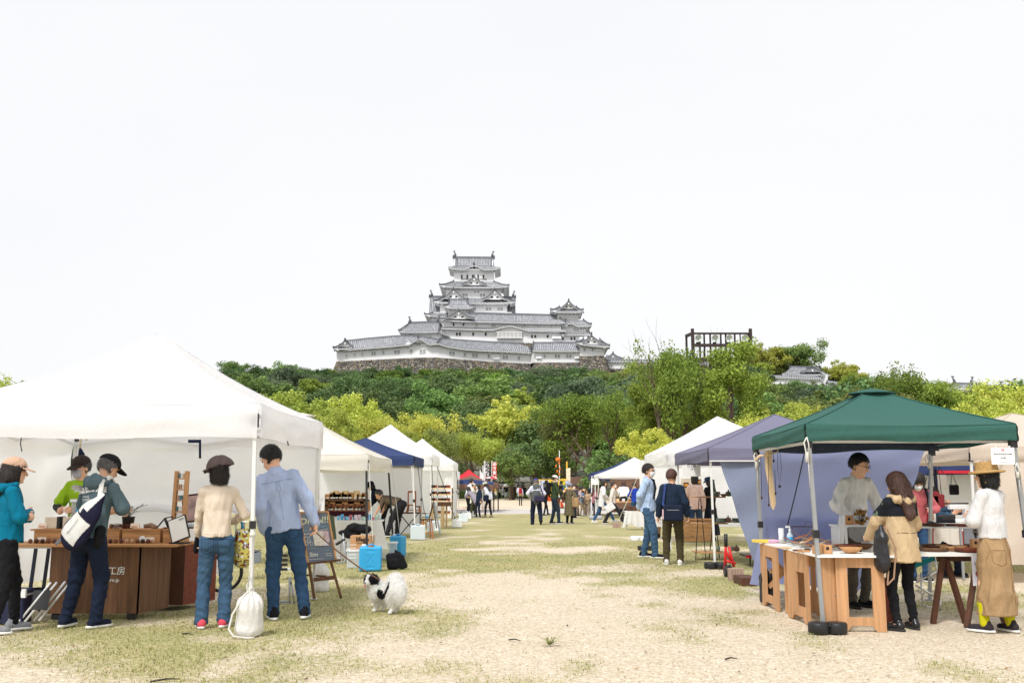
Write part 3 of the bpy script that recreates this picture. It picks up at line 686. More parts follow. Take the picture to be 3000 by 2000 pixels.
def litter():
 rs=random.Random(21);m=MB()
 for i in range(150):
  y=rs.uniform(5.5,16);x=rs.uniform(-.52,.52)*y;a=rs.random()*6.28;L=rs.uniform(.012,.03);u=Vector((math.cos(a),math.sin(a),rs.uniform(0,.3)))*L;v=Vector((-math.sin(a),math.cos(a),.2))*L*.4;p=Vector((x,y,.008));m.add([p-u,p+v,p+u,p-v],[(0,1,2,3)],i%3)
 tag(m.build('leaf_litter',[mat('litter%d'%i,srgb(*c),.9)for i,c in enumerate(((96,70,48),(70,60,52),(150,112,74)))],recalc=False),'scattered dry leaf scraps and bark crumbs on the sandy ground','leaf litter',kind='stuff')
litter()
# fallen twigs
M_bark=mat('bark',srgb(92,78,66),.9,.3,1.,.8,14,wave=(9,9,1.5));M_twig=mat('twig',srgb(58,48,42),.9,.2)
for(a_,b_,lab)in(((1490,1875),(1525,1877),'short black twig lying alone on the sand in the middle'),((440,1998),(530,1990),'long dark twig at the bottom edge of the sand, left'),((2125,1932),(2160,1930),'thin brown twig on the sand towards the lower right'),((532,1858),(565,1859),'dark twig in the grass before the woman in jeans and cream sweater')):
 p,q=gp(*a_),gp(*b_);mid=(p+q)/2;o=MB().tube([p+Vector((0,0,.006)),mid+Vector((0,.02,.012)),q+Vector((0,0,.006))],[.007,.006,.003],6).build('twig',M_twig,origin=mid);tag(o,lab,'twig',)
# tuft in the sand
def tuft(loc,label):
 rs=random.Random(5);m=MB()
 for i in range(44):
  a=rs.random()*6.28;L=rs.uniform(.05,.15);b=Vector(loc);h=rs.uniform(.01,.06);e=b+Vector((math.cos(a)*L,math.sin(a)*L*.6,h));wv=Vector((-math.sin(a),math.cos(a),0))*.004
  m.add([b-wv,b+wv,(b+e)/2+wv+Vector((0,0,h*.7)),(b+e)/2-wv+Vector((0,0,h*.7))],[(0,1,2,3)]);m.add([(b+e)/2-wv+Vector((0,0,h*.7)),(b+e)/2+wv+Vector((0,0,h*.7)),e],[(0,1,2)])
 tag(m.build('grass_tuft',mat('grass_blade',(.2,.2,.05)),origin=Vector(loc)),label,'grass tuft')
tuft(gp(1610,1888),'single spreading tuft of green grass in bare sand')
# ---------------------------------------------------------------- the castle hill
def hill(x,y):
 x=np.asarray(x,float);y=np.asarray(y,float)
 t=np.clip((y-138)/(292-138),0,1);t=t**.85
 hx=29.5-np.clip((x-75)/70,0,1)*12+np.clip((-x-88)/60,0,1)*(-13)
 return t*hx+(fbm(x*.04,y*.04,3,2)-.5)*3*t
def hill_mesh():
 xs=np.arange(-300,301,6.);ys=np.arange(130,460,6.);X,Y=np.meshgrid(xs,ys,indexing='ij');Z=hill(X,Y)+np.where(Y<137,-.12,0)-.02;ny=len(ys)
 i,j=np.meshgrid(np.arange(len(xs)-1),np.arange(ny-1),indexing='ij');a=(i*ny+j).ravel()
 me=np_mesh('hill',np.stack([X,Y,Z],-1).reshape(-1,3),np.stack([a,a+ny,a+ny+1,a+1],1),[mat('hill_soil',srgb(52,56,34),.95,.3,.2,1.,1.)])
 tag(link('hill',me),kind='structure')
hill_mesh()
# ---------------------------------------------------------------- trees
def leafmat(name,c1,c2,tr=.35):
 m=bpy.data.materials.new(name);m.use_nodes=True;N=m.node_tree.nodes;L=m.node_tree.links;p=N['Principled BSDF'];p.inputs['Roughness'].default_value=.6;p.inputs['Specular IOR Level'].default_value=.25
 g=N.new('ShaderNodeNewGeometry');r=N.new('ShaderNodeValToRGB');r.color_ramp.elements[0].color=(*c1,1);r.color_ramp.elements[1].color=(*c2,1);L.new(g.outputs['Random Per Island'],r.inputs[0])
 oi=N.new('ShaderNodeObjectInfo');hs=N.new('ShaderNodeHueSaturation');mr=N.new('ShaderNodeMapRange');mr.inputs['To Min'].default_value=.74;mr.inputs['To Max'].default_value=1.32;L.new(oi.outputs['Random'],mr.inputs['Value']);L.new(mr.outputs[0],hs.inputs['Value'])
 mh=N.new('ShaderNodeMath');mh.operation='MULTIPLY';mh.inputs[1].default_value=7.77;fr=N.new('ShaderNodeMath');fr.operation='FRACT';L.new(oi.outputs['Random'],mh.inputs[0]);L.new(mh.outputs[0],fr.inputs[0])
 m2=N.new('ShaderNodeMapRange');m2.inputs['To Min'].default_value=.475;m2.inputs['To Max'].default_value=.515;L.new(fr.outputs[0],m2.inputs['Value']);L.new(m2.outputs[0],hs.inputs['Hue'])
 L.new(r.outputs[0],hs.inputs['Color']);L.new(hs.outputs[0],p.inputs['Base Color'])
 t=N.new('ShaderNodeBsdfTranslucent');L.new(hs.outputs[0],t.inputs['Color']);mx=N.new('ShaderNodeMixShader');mx.inputs[0].default_value=tr
 L.new(p.outputs[0],mx.inputs[1]);L.new(t.outputs[0],mx.inputs[2]);L.new(mx.outputs[0],N['Material Output'].inputs['Surface']);return m
LM=dict(dark=leafmat('leaf_dark',(.058,.11,.040),(.18,.28,.095),.28),mid=leafmat('leaf_mid',(.09,.165,.045),(.27,.39,.11),.32),yel=leafmat('leaf_yellow',(.26,.34,.05),(.64,.69,.16),.42),
  fresh=leafmat('leaf_fresh',(.12,.20,.032),(.31,.45,.085),.42),olive=leafmat('leaf_olive',(.11,.16,.045),(.29,.35,.10)),blue=leafmat('leaf_bluegreen',(.08,.13,.07),(.22,.29,.16)),pine=leafmat('leaf_pine',(.09,.10,.04),(.25,.22,.11)))
def crown_leaves(clumps,n,size,rs,flat=.6):
 """clumps: array of (x,y,z,r); leaves spread through each clump, denser near its skin"""
 cl=np.asarray(clumps,float);wts=cl[:,3]**2;pick=rs.choice(len(cl),n,p=wts/wts.sum());c=cl[pick]
 d=rs.normal(size=(n,3));d/=np.linalg.norm(d,axis=1)[:,None];rad=rs.rand(n)**.45;d[:,2]*=.75
 C=c[:,:3]+d*(c[:,3]*rad)[:,None];nrm=d*.6+rs.normal(size=(n,3))*.5+np.array([0,0,flat]);nrm/=np.linalg.norm(nrm,axis=1)[:,None]
 t=np.cross(nrm,rs.normal(size=(n,3)));t/=np.linalg.norm(t,axis=1)[:,None];b=np.cross(nrm,t);s_=size*rs.uniform(.6,1.4,n)
 return quads_from(C,t*s_[:,None],b*(s_*rs.uniform(.45,.8,n))[:,None])
def branches(mb,p,d,L,r,depth,rs,tips,spread=.55,up=.15,n=(2,3)):
 pts=[Vector(p)];dd=Vector(d).normalized();k=4
 for i in range(k):
  dd=(dd+Vector((rs.gauss(0,.13),rs.gauss(0,.13),rs.gauss(0,.08)+up*.15))).normalized();pts.append(pts[-1]+dd*L/k)
 mb.tube(pts,[r*(1-.42*i/k)for i in range(k+1)],6 if r>.05 else 4)
 if depth==0:tips.append(pts[-1]);tips.append(pts[-2]);return
 if depth<=2:tips.append(pts[-1])
 for c in range(rs.randint(*n)+(1 if depth>2 else 0)):
  ax=Vector((rs.gauss(0,1),rs.gauss(0,1),rs.gauss(0,.35))).normalized();nd=(dd*(1-spread)+ax*spread+Vector((0,0,up))).normalized()
  st=pts[rs.choice([2,3,4,4])];branches(mb,st,nd,L*rs.uniform(.62,.82),r*.55,depth-1,rs,tips,spread,up,n)
def tree_proto(kind,seed,H=9.,R=4.,trunk=.25,leaves=5000,size=.3,style='round',clumpr=.22):
 """a tree of its own: trunk with limbs, crown of leaves; prototypes are built at the origin"""
 rs=random.Random(seed);nr=np.random.RandomState(seed);T=bpy.data.objects.new('tree',None);COL.objects.link(T);mb=MB();tips=[]
 if style=='round':
  mb.tube([(0,0,-.5),(.05,0,H*.18),(.12*R*.2,.1,H*.35)],[trunk*1.2,trunk,trunk*.8],8)
  for i in range(5):branches(mb,(.02*R,.05,H*rs.uniform(.25,.38)),(rs.gauss(0,1),rs.gauss(0,1),rs.uniform(.6,1.4)),H*.26,trunk*.5,2,rs,tips)
  cl=[]
  for i in range(60):
   u=nr.normal(size=3);u/=np.linalg.norm(u);u[2]=abs(u[2])*1.0-.25 if nr.rand()<.85 else u[2];q=nr.uniform(.5,1.)
   cl.append((u[0]*R*q,u[1]*R*q,H*.60+u[2]*H*.38*q,R*clumpr*nr.uniform(.5,1.25)))
  cl.append((0,0,H*.55,R*.42))
 elif style=='open':
  mb.tube([(0,0,-.5),(.08,.02,H*.12),(0,.05,H*.24)],[trunk*1.25,trunk,trunk*.85],8)
  for i in range(5):
   a=6.28*i/5+rs.random();branches(mb,(0,.05,H*rs.uniform(.18,.26)),(math.cos(a)*.75*R/H*2,math.sin(a)*.75*R/H*2,1.),H*.34,trunk*.6,3,rs,tips,.48,.22)
  cl=[(t.x,t.y,t.z,R*clumpr*.62*nr.uniform(.6,1.35))for t in tips]
 elif style=='tall':
  pts=[Vector((0,0,-.5))]
  for i in range(8):pts.append(pts[-1]+Vector((rs.gauss(0,.09),rs.gauss(0,.09),H*.118)))
  mb.tube(pts,[trunk*(1.1-.11*i)for i in range(9)],8)
  for i in range(26):
   z=rs.uniform(.22,.95);a=rs.random()*6.28;q=int(z*8);L=R*(1.05-.6*abs(z-.45))*rs.uniform(.6,1.)
   branches(mb,pts[q],(math.cos(a),math.sin(a),.75),L*.55,trunk*.3*(1.1-z),1,rs,tips,.4,.3)
  cl=[(t.x,t.y,t.z,R*clumpr*nr.uniform(.6,1.3))for t in tips]
 elif style=='pine':
  mb.tube([(0,0,-.5),(.1,0,H*.5),(0,0,H*.95)],[trunk,trunk*.7,trunk*.2],7);cl=[]
  for i in range(44):
   z=rs.uniform(.3,.98);a=rs.random()*6.28;L=R*(1.15-z)*1.2;e=Vector((math.cos(a)*L,math.sin(a)*L,H*z+L*.1));mb.tube([(0,0,H*z),e],[trunk*.2,.03],4)
   for q in(.55,.8,1.):cl.append((e.x*q,e.y*q,e.z,R*.16))
 V,F=crown_leaves(cl,leaves,size,nr,.5 if style!='pine' else 1.2)
 tr=mb.build('trunk',M_bark,recalc=False);tr.parent=T;KIDS.setdefault(T.name,[]).append(tr)
 link('crown',np_mesh('crown',V,F,[LM[kind]],smooth=False),T);return T
PROTO={}
def proto(key,*a,**k):
 if key not in PROTO:PROTO[key]=[tree_proto(*a,**k),0]
 return PROTO[key]
def plant_tree(key,loc,label,H=None,rz=None,cat='tree',group=None,name='tree',wide=1.):
 P=PROTO[key];o=P[0]if P[1]==0 else copy_tree(P[0]);P[1]+=1;o.name=name
 k=(H/P[0]['h0'])if H else 1.;o.location=loc;o.rotation_euler=(0,0,rz if rz is not None else random.random()*6.28);o.scale=(k*wide,k*wide,k);tag(o,label,cat,group);return o
def mk(key,kind,seed,H,R,**k):
 T=proto(key,kind,seed,H,R,**k)[0];cr=[c for c in KIDS[T.name]if c.name.startswith('crown')][0];T['h0']=float(np.percentile([v.co.z for v in cr.data.vertices],99.7))
for i,(kd,st,cr)in enumerate((('dark','round',.24),('dark','round',.3),('mid','round',.22),('mid','open',.3),('blue','round',.26),('olive','round',.22),('fresh','round',.22),('yel','round',.2),('pine','pine',.2),('dark','open',.32))):
 mk('f%d'%i,kd,40+i,9.,4.4,leaves=9000,size=.155,style=st,clumpr=cr,trunk=.22)
rs=random.Random(12)
def skyline(px):
 return np.interp(px,[0,450,640,700,800,960,1400,1800,2200,2260,2480,2600,3000],[1130,1122,1085,1074,1092,1092,1090,1092,1096,1136,1146,1140,1150])
rows=[(140,7.4),(149,8),(159,8.8),(171,9.6),(185,10),(200,10.6),(217,10.6),(234,10),(250,9.4),(264,8.6),(276,7.6),(286,7)]
for y0,st in rows:
 half=y0*.545;x=-half
 while x<half:
  xx=x+rs.uniform(-1.8,1.8);yy=y0+rs.uniform(-4,4);z=float(hill(xx,yy));px=1500+FPX*xx/yy
  ww=[5,4,6,3,5,4,2.6,1.0,.5,3]if y0>165 else[4,3,5,2,2,3,4,2.2,.8,2]
  k=rs.choices(range(10),ww)[0];Ht=rs.uniform(7.,12.5)*(1.1 if y0<200 else 1)
  cap=at(px,skyline(px)+rs.uniform(-20,16)*(1 if 960<px<1800 else 1.5),yy).z-z+.6;wd=rs.uniform(.92,1.2)
  if cap<Ht:wd*=min(1.5,Ht/max(cap,4));Ht=max(cap,3.6)
  if not(px<560 and rs.random()<.45):
   zn=(' at the foot of the slope' if y0<165 else ' halfway up the slope' if y0<240 else ' near the crest')+(' far left' if px<600 else ' left of the keep' if px<1250 else ' below the keep' if px<1600 else ' right of the keep' if px<2150 else ' far right');kn_=['dense dark evergreen tree','broad dark evergreen tree','mid green rounded tree','mid green open tree','grey green bushy tree','olive green leafy tree','fresh green leafy tree','yellow green tree','brownish green pine','dark open branched tree'][k]
   plant_tree('f%d'%k,(xx,yy,z-.6-(1. if y0<150 else 0)),kn_+' on the hill'+zn.replace('the slope','slope'),Ht,group=kn_+'s'+zn,wide=wd)
  x+=st*rs.uniform(.85,1.15)
def undergrowth():
 nr=np.random.RandomState(19);cl=[]
 for i in range(470):
  y=nr.uniform(124,150)if i<400 else nr.uniform(268,294);x=nr.uniform(-y*.54,y*.54)
  if abs(x-11)<20 and y<132:continue
  z=float(hill(x,y));cl.append((x,y,z+nr.uniform(.2,2.6 if y<200 else 1.2),nr.uniform(1.2,2.4)))
 V,F=crown_leaves(cl,120000,.2,nr);tag(link('undergrowth',np_mesh('undergrowth',V,F,[LM['dark']],smooth=False)),'dark bushes and scrub filling the foot and the crest of the castle hill','undergrowth',kind='stuff')
undergrowth()
# ---------------------------------------------------------------- trees nearer than the hill
mk('yel','yel',91,10.,5.,leaves=16000,size=.12,style='round',clumpr=.17,trunk=.25)
mk('yel2','yel',92,9.,4.,leaves=12000,size=.12,style='open',clumpr=.36,trunk=.2)
mk('zel','fresh',93,13.,7.5,leaves=22000,size=.14,style='open',clumpr=.27,trunk=.33)
mk('zel2','olive',94,12.,6.5,leaves=17000,size=.14,style='open',clumpr=.28,trunk=.3)
mk('tall','fresh',95,13.,3.9,leaves=17000,size=.11,style='tall',clumpr=.2,trunk=.2)
mk('tall2','fresh',96,12.,4.3,leaves=17000,size=.11,style='tall',clumpr=.19,trunk=.2)
mk('small','mid',97,5.,2.1,leaves=7000,size=.10,style='round',clumpr=.3,trunk=.13)
mk('darkr','dark',98,8.,4.2,leaves=16000,size=.12,style='round',clumpr=.25,trunk=.25)
mk('shrub','mid',99,3.4,1.7,leaves=1700,size=.09,style='open',clumpr=.3,trunk=.05)
def near_tree(px,pyt,Y,key,lab,wide=1.,base=None,rz=None):
 p=at(px,pyt,Y);z=float(hill(p.x,Y))if base is None else base;plant_tree(key,(p.x,Y,z),lab,(p.z-z)*(.985 if key[:3]in('zel','tal')else .99),wide=wide,rz=rz)
for a in((860,1152,97,'yel','yellow green tree rising right behind the big white tent roof',1.05),(1040,1158,104,'yel','round yellow green tree above the cream tent on the left',.72),(955,1195,92,'yel','yellow green tree filling the gap beside the cream tent roof',.8),
  (1140,1222,100,'yel2','yellow green tree directly above the peak of the second white tent',.9),(1235,1212,106,'yel2','loose yellow green tree right of the second white tent peak',.85),(1300,1252,98,'zel2','low green tree behind the third white tent slope',.62),(1205,1262,88,'yel','low dense yellow green tree between the two white tent peaks',.8),
  (1378,1262,108,'yel2','small yellow green tree standing above the red tent',.8),(1440,1278,112,'yel2','small yellow green tree beside the dead trunk',.85),(1330,1350,116,'darkr','low dark tree behind the red tent',.9),(1494,1318,104,'small','small round green tree with bare trunk before the far stone wall',.85),
  (1570,1288,112,'darkr','dark green tree right of the small round tree',.9),(1745,1146,102,'zel','large spreading fresh green tree in the middle distance',.98),(1655,1192,108,'zel2','spreading olive green tree left of the large fresh one',.8),(1850,1185,112,'zel2','spreading olive tree behind the white tent on the right',.9),(1620,1330,116,'small','low green tree behind the cloth stall',1.5),
  (1968,1012,82,'zel','broad airy fresh green tree left of the floodlight tower',.62),(2135,998,80,'tall2','tall fresh green tree growing in front of the floodlight tower',.9),(2215,1120,84,'tall','lower fresh green tree right of the floodlight tower',.95),(1895,1120,84,'tall2','lower leafy tree under the bare twigs',.85),(2065,1130,86,'tall2','fresh green tree between the two tall ones',.95),
  (1905,1258,66,'yel','dense yellow green bush tree behind the white tent peak',.9),(2290,1180,78,'yel','yellow green tree behind the lilac tent',.9),(2195,1215,74,'yel2','pale yellow green tree over the lilac tent',.8),(2370,1195,82,'yel2','yellow green tree left of the green canopy peak',.9),
  (1772,1322,58,'shrub','small thin leaved tree beside the navy and white tent',1.15),(1722,1392,60,'shrub','young tree in front of the brown cloth screen',1.1),
  (2530,1108,100,'f1','dark crowned tree right behind the green canopy peak',1.),(2632,1080,98,'zel','broad fresh green tree rising over the green canopy',.8),(2440,1150,96,'f5','olive tree left behind the green canopy',1.),(2730,1118,97,'zel','spreading green tree over the right half of the green canopy',.75),(2585,1135,88,'zel2','olive tree close behind the green canopy',.75),
  (2830,1128,96,'yel2','yellow green tree over the right end of the green canopy',1.1),(2925,1145,92,'yel','rounded yellow green tree above the beige tent',.8),(2885,1165,84,'yel','yellow green tree low behind the green canopy corner',.75),(2985,1120,140,'f0','dark tree at the right edge of the picture',1.2),(2780,1150,104,'f5','olive tree between the green and the yellow tree on the right',1.1),
  (2940,1130,150,'f4','grey green tree on the far right slope',1.2),(3040,1112,150,'f1','dark tree just beyond the right edge',1.2),(50,1116,92,'yel2','yellow tree top just above the big white tent on the left',.8),(-20,1124,96,'f1','dark tree top at the left picture edge',1.)):
 near_tree(*a[:5],wide=a[5])
for px,pyt,Y,key,lab in((2240,1006,302,'f7','open yellow green tree on the hilltop right of the tower'),(2345,1003,304,'f3','rounded green tree on the hilltop behind the small white turret'),(2300,1040,306,'f5','olive tree between the two hilltop trees'),(2462,1056,298,'f7','yellow green tree right of the small white turret'),(2425,1070,300,'f2','green tree close behind the small white turret'),(2225,1055,296,'f7','low yellow tree at the end of the white wall'),(2500,1092,285,'f6','green tree on the shoulder of the hill right of the turret'),
       (672,1056,262,'f3','pale green tree standing highest on the hill left of the castle'),(700,1078,258,'f9','open dark tree on the skyline left of the castle'),(770,1085,264,'f9','thin dark tree on the skyline left of the castle'),(845,1060,262,'f2','green tree on the skyline left of the castle wall'),(905,1082,266,'f9','open dark tree below the left castle corner'),(1620,1075,282,'f7','small yellow tree at the foot of the castle wall'),(1870,1060,280,'f7','yellow green tree before the long white wall')):
 near_tree(px,pyt,Y,key,lab)
def bare_tree(px,pyb,pyt,Y,lab,seed,spread=.32):
 b=at(px,pyb,Y);t=at(px,pyt,Y);rs=random.Random(seed);m=MB();tips=[];H=t.z*.80
 m.tube([(b.x+.5,Y,0),(b.x+.35,Y,H*.3),(b.x+.1,Y,H*.6)],[.2,.15,.09],7)
 for i in range(4):branches(m,(b.x+.2,Y,H*(.42+.06*i)),(rs.gauss(-.06,.16),rs.gauss(0,.2),1),H*.26,.055,3,rs,tips,.26,.3,(1,3))
 T=thing('tree',lab,'tree',(b.x,Y,0));m.build('trunk',M_bark,T,recalc=False)
bare_tree(1925,1300,925,79,'bare leafless twigs of a dead tree left of the floodlight tower',8)
bare_tree(2095,1250,950,83,'thin bare tree crossing the floodlight frame',11)
bare_tree(1490,1420,1288,106,'pale dead trunk with stub branches above the crowd',3)
# low hedge at the foot of the far wall
def hedge():
 nr=np.random.RandomState(9);cl=[(x,119.5,.45,.8)for x in np.arange(-9,30,.7)];V,F=crown_leaves(cl,16000,.1,nr)
 tag(link('hedge',np_mesh('hedge',V,F,[LM['mid']],smooth=False)),'low clipped green hedge along the foot of the far stone wall','hedge',kind='stuff')
hedge()
# ---------------------------------------------------------------- stone walls
M_joint=mat('stone_joint',(.045,.042,.036),.95)
def stonemat(name,cols):
 m=bpy.data.materials.new(name);m.use_nodes=True;N=m.node_tree.nodes;L=m.node_tree.links;p=N['Principled BSDF'];p.inputs['Roughness'].default_value=.9
 g=N.new('ShaderNodeNewGeometry');r=N.new('ShaderNodeValToRGB');r.color_ramp.interpolation='CONSTANT';e=r.color_ramp.elements
 while len(e)<len(cols):e.new(.5)
 for i,c in enumerate(cols):e[i].position=i/len(cols);e[i].color=(*c,1)
 L.new(g.outputs['Random Per Island'],r.inputs[0]);tc=N.new('ShaderNodeTexCoord');n=N.new('ShaderNodeTexNoise');n.inputs['Scale'].default_value=2.;n.inputs['Detail'].default_value=5;L.new(tc.outputs['Object'],n.inputs['Vector'])
 mx=N.new('ShaderNodeMixRGB');mx.blend_type='MULTIPLY';mx.inputs[0].default_value=.8;r2=N.new('ShaderNodeValToRGB');r2.color_ramp.elements[0].position=.3;r2.color_ramp.elements[0].color=(.45,.45,.45,1);r2.color_ramp.elements[1].position=.7;L.new(n.outputs['Fac'],r2.inputs[0])
 L.new(r.outputs[0],mx.inputs[1]);L.new(r2.outputs[0],mx.inputs[2]);L.new(mx.outputs[0],p.inputs['Base Color']);return m
M_stone=stonemat('wall_stone',[srgb(132,126,116),srgb(106,102,98),srgb(148,140,126),srgb(94,91,87),srgb(150,132,108),srgb(124,120,114),srgb(164,157,144),srgb(114,109,103)])
M_stone2=stonemat('wall_stone_far',[srgb(120,120,112),srgb(98,100,92),srgb(136,136,124),srgb(88,90,80),srgb(128,124,108),srgb(150,148,140)])
def stone_wall(TL,TR,BL,BR,cell,seed,parent,m=None,depth=1.5):
 """one face of a dry stone wall: every stone its own raised, uneven block; top TL-TR, bottom BL-BR"""
 rs=np.random.RandomState(seed);TL,TR,BL,BR=[np.array(p,float)for p in(TL,TR,BL,BR)];Lw=np.linalg.norm(TR-TL);Hh=max(np.linalg.norm(TL-BL),np.linalg.norm(TR-BR))
 nrm=np.cross(TR-TL,BL-TL);nrm/=np.linalg.norm(nrm);nrm=nrm if nrm[1]<0 else-nrm
 P=lambda u,v:(TL*(1-u)+TR*u)*(1-v)+(BL*(1-u)+BR*u)*v
 m_=MB();m_.add([P(0,0),P(1,0),P(1,1),P(0,1)]+[P(a,b)-nrm*depth for a,b in((0,0),(1,0),(1,1),(0,1))],[(0,1,2,3),(7,6,5,4),(0,4,5,1),(0,3,7,4),(1,5,6,2),(3,2,6,7)],1)
 rows_=max(2,int(Hh/cell/.78));off=0
 for r_ in range(rows_):
  v0,v1=r_/rows_,(r_+1)/rows_;u=-rs.rand()*cell/Lw
  while u<1:
   du=cell*rs.uniform(.6,1.6)/Lw;a,b=max(u,0),min(u+du,1);u+=du
   if b-a<.3*cell/Lw:continue
   g=.07*cell/Lw;gv=.05/rows_;jv=lambda:rs.uniform(-.22,.22)/rows_;ju=lambda:rs.uniform(-.13,.13)*cell/Lw
   q=[(a+g+ju(),v0+gv+jv()),((a+b)/2+ju(),v0+gv+jv()-.06/rows_),(b-g+ju(),v0+gv+jv()),(b-g+ju(),v1-gv+jv()),((a+b)/2+ju(),v1-gv+jv()+.05/rows_),(a+g+ju(),v1-gv+jv())]
   q=[(min(max(x,0),1),min(max(y,0),1))for x,y in q];dz=cell*rs.uniform(.10,.26);cx=sum(x for x,_ in q)/6;cy=sum(y for _,y in q)/6
   bot=[P(x,y)+nrm*.01 for x,y in q];top=[P(cx+(x-cx)*.78,cy+(y-cy)*.78)+nrm*dz*rs.uniform(.8,1.2)for x,y in q]
   m_.add(bot+top+[P(cx,cy)+nrm*dz*1.25],[(i,(i+1)%6,6+(i+1)%6,6+i)for i in range(6)]+[(6+i,6+(i+1)%6,12)for i in range(6)],0)
 o=m_.build('stones',[m or M_stone,M_joint],parent);return tag(o,kind='stuff')
fw_=thing('stone_wall','old grey stone wall behind the crowd at the far end of the field','wall',(10,121.5,0))
stone_wall((-8,121.5,4.6),(30,121.5,4.6),(-8,120.6,-.2),(30,120.6,-.2),.85,4,fw_,M_stone2)
stone_wall((-10,128,6.2),(10,127,6.2),(-10,127.2,3),(10,126.2,3),.9,6,fw_,M_stone2)
# ---------------------------------------------------------------- the castle
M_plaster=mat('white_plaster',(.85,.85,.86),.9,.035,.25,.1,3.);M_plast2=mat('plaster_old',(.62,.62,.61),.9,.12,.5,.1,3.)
M_tile=mat('roof_tile',srgb(172,174,178),.75,.22,1.2,0,island=.22);M_tiled=mat('roof_valley',srgb(114,116,122),.8,.2,1.);M_mortar=mat('tile_mortar',(.42,.42,.44),.9,.15,2.)
M_ridge=mat('ridge_tile',srgb(92,94,102),.75,.2,2.);M_pane=mat('window_dark',(.02,.018,.018),.6);M_wgrey=mat('window_shade',srgb(150,146,142),.8);M_wsill=mat('sill_dark',(.03,.02,.02),.7)
def K(X,Y,D):return at(950+X/2.6133,700+Y/2.6133,D)
def lerp_line(pts,u):
 pts=[Vector(p)for p in pts];n=len(pts)-1;q=min(u*n,n-1e-9);i=int(q);return pts[i].lerp(pts[i+1],q-i)
def tiles(parent,top,eave,spacing=.52,sag=.10,bump_=None,up=.0,thick=.28,name='roof',back=1.2,rafters=True,soffit=True,mats_=None):
 """one tiled roof slope with round cover tiles running down it; top and eave are polylines (world)"""
 top=[Vector(p)for p in top];eave=[Vector(p)for p in eave]
 Lw=max(sum((eave[i+1]-eave[i]).length for i in range(len(eave)-1)),sum((top[i+1]-top[i]).length for i in range(len(top)-1)));n=max(4,int(Lw/spacing));nv=4
 def S(u,v):
  a=lerp_line(top,u);b=lerp_line(eave,u);p=a.lerp(b,v);p.z-=sag*math.sin(v*PI)*(a-b).length*.5;e=(2*u-1)**6*up*v*v
  if bump_:p.z+=bump_(u)*v**1.5
  p.z+=e;return p
 nrm=(lerp_line(eave,.6)-lerp_line(eave,.4)).cross(lerp_line(top,.5)-lerp_line(eave,.5)).normalized();nrm=nrm if nrm.z>0 else-nrm
 m=MB()
 m.grid(lambda u,v:S(u,v),n,nv,1,False)
 V=[];wd=.27/n*.95
 for i in range(n+1):
  u=i/n;u0,u1=max(0,u-wd),min(1,u+wd);ring=[]
  for j in range(nv+1):
   v=j/nv;a,b=S(u0,v),S(u1,v);c=(a+b)/2+nrm*.15;ring.append((a+nrm*.01,c+(a-c)*.35+nrm*.03,c+(b-c)*.35+nrm*.03,b+nrm*.01))
  for j in range(nv):
   A,B=ring[j],ring[j+1];m.add(list(A)+list(B),[(0,4,5,1),(1,5,6,2),(2,6,7,3)],0)
  A=ring[-1];m.add([A[0]-Vector((0,.02,.0)),A[1]-Vector((0,.04,0)),A[2]-Vector((0,.04,0)),A[3]-Vector((0,.02,0)),(A[0]+A[3])/2-Vector((0,.05,.16))],[(0,1,2,3,4)],2)
 o=m.build(name,[M_tile,M_tiled,M_ridge],parent)
 if soffit:
  m=MB();inn=(lerp_line(top,.5)-lerp_line(eave,.5));inn.z=0;L_=inn.length;inn=inn.normalized()if L_>.01 else Vector((0,1,0));bk=min(back,max(L_,.6))if L_>.01 else back
  N_=28 if not bump_ else 60
  def E(u,k):return S(u,1)+[Vector((0,0,-.04)),Vector((0,0,-thick)),Vector((0,0,-thick*1.0))+inn*bk+Vector((0,0,-.05)),Vector((0,0,-.04))+inn*bk][k]
  m.grid(lambda u,v:E(u,0)*(1-v)+E(u,1)*v,N_,1,0,False);m.grid(lambda u,v:E(u,1)*(1-v)+E(u,2)*v,N_,1,0,False)
  m.grid(lambda u,v:S(u,v)+Vector((0,0,-.22)),10,3,0,False);m.build('eave_plaster',M_plaster,o,recalc=False)
  if rafters:
   m=MB();k=max(3,int(Lw/1.25));wd_=inn.cross(Vector((0,0,1))).normalized()*.28
   for i in range(k+1):
    p=S(min(max(i/k,.01),.99),1)+Vector((0,0,-thick-.02))+inn*.15;m.add([p,p+inn*bk,p+inn*bk+Vector((0,0,-.55)),p+wd_,p+inn*bk+wd_,p+inn*bk+(wd_+Vector((0,0,-.55)))],[(0,1,2),(3,5,4),(0,2,5,3),(0,3,4,1)],0)
   tag(m.build('rafter_ends',M_plaster,o),kind='stuff')
 return o,S
def ridge(parent,pts,r=.28,ends=True,name='ridge'):
 m=MB();pts=[Vector(p)for p in pts]
 for i in range(len(pts)-1):m.bar(pts[i]+Vector((0,0,r*.6)),pts[i+1]+Vector((0,0,r*.6)),r*1.3,r*1.5,0);m.bar(pts[i]+Vector((0,0,r*1.5)),pts[i+1]+Vector((0,0,r*1.5)),r*.8,r*.5,1)
 if ends:
  for p in(pts[0],pts[-1]):m.box(p+Vector((0,0,r*.9)),(r*1.9,r*1.9,r*2.6),0,1);m.ball(p+Vector((0,0,r*2.6)),(r*.6,r*.6,r*.9),6,1)
 return m.build(name,[M_tiled,M_ridge],parent)
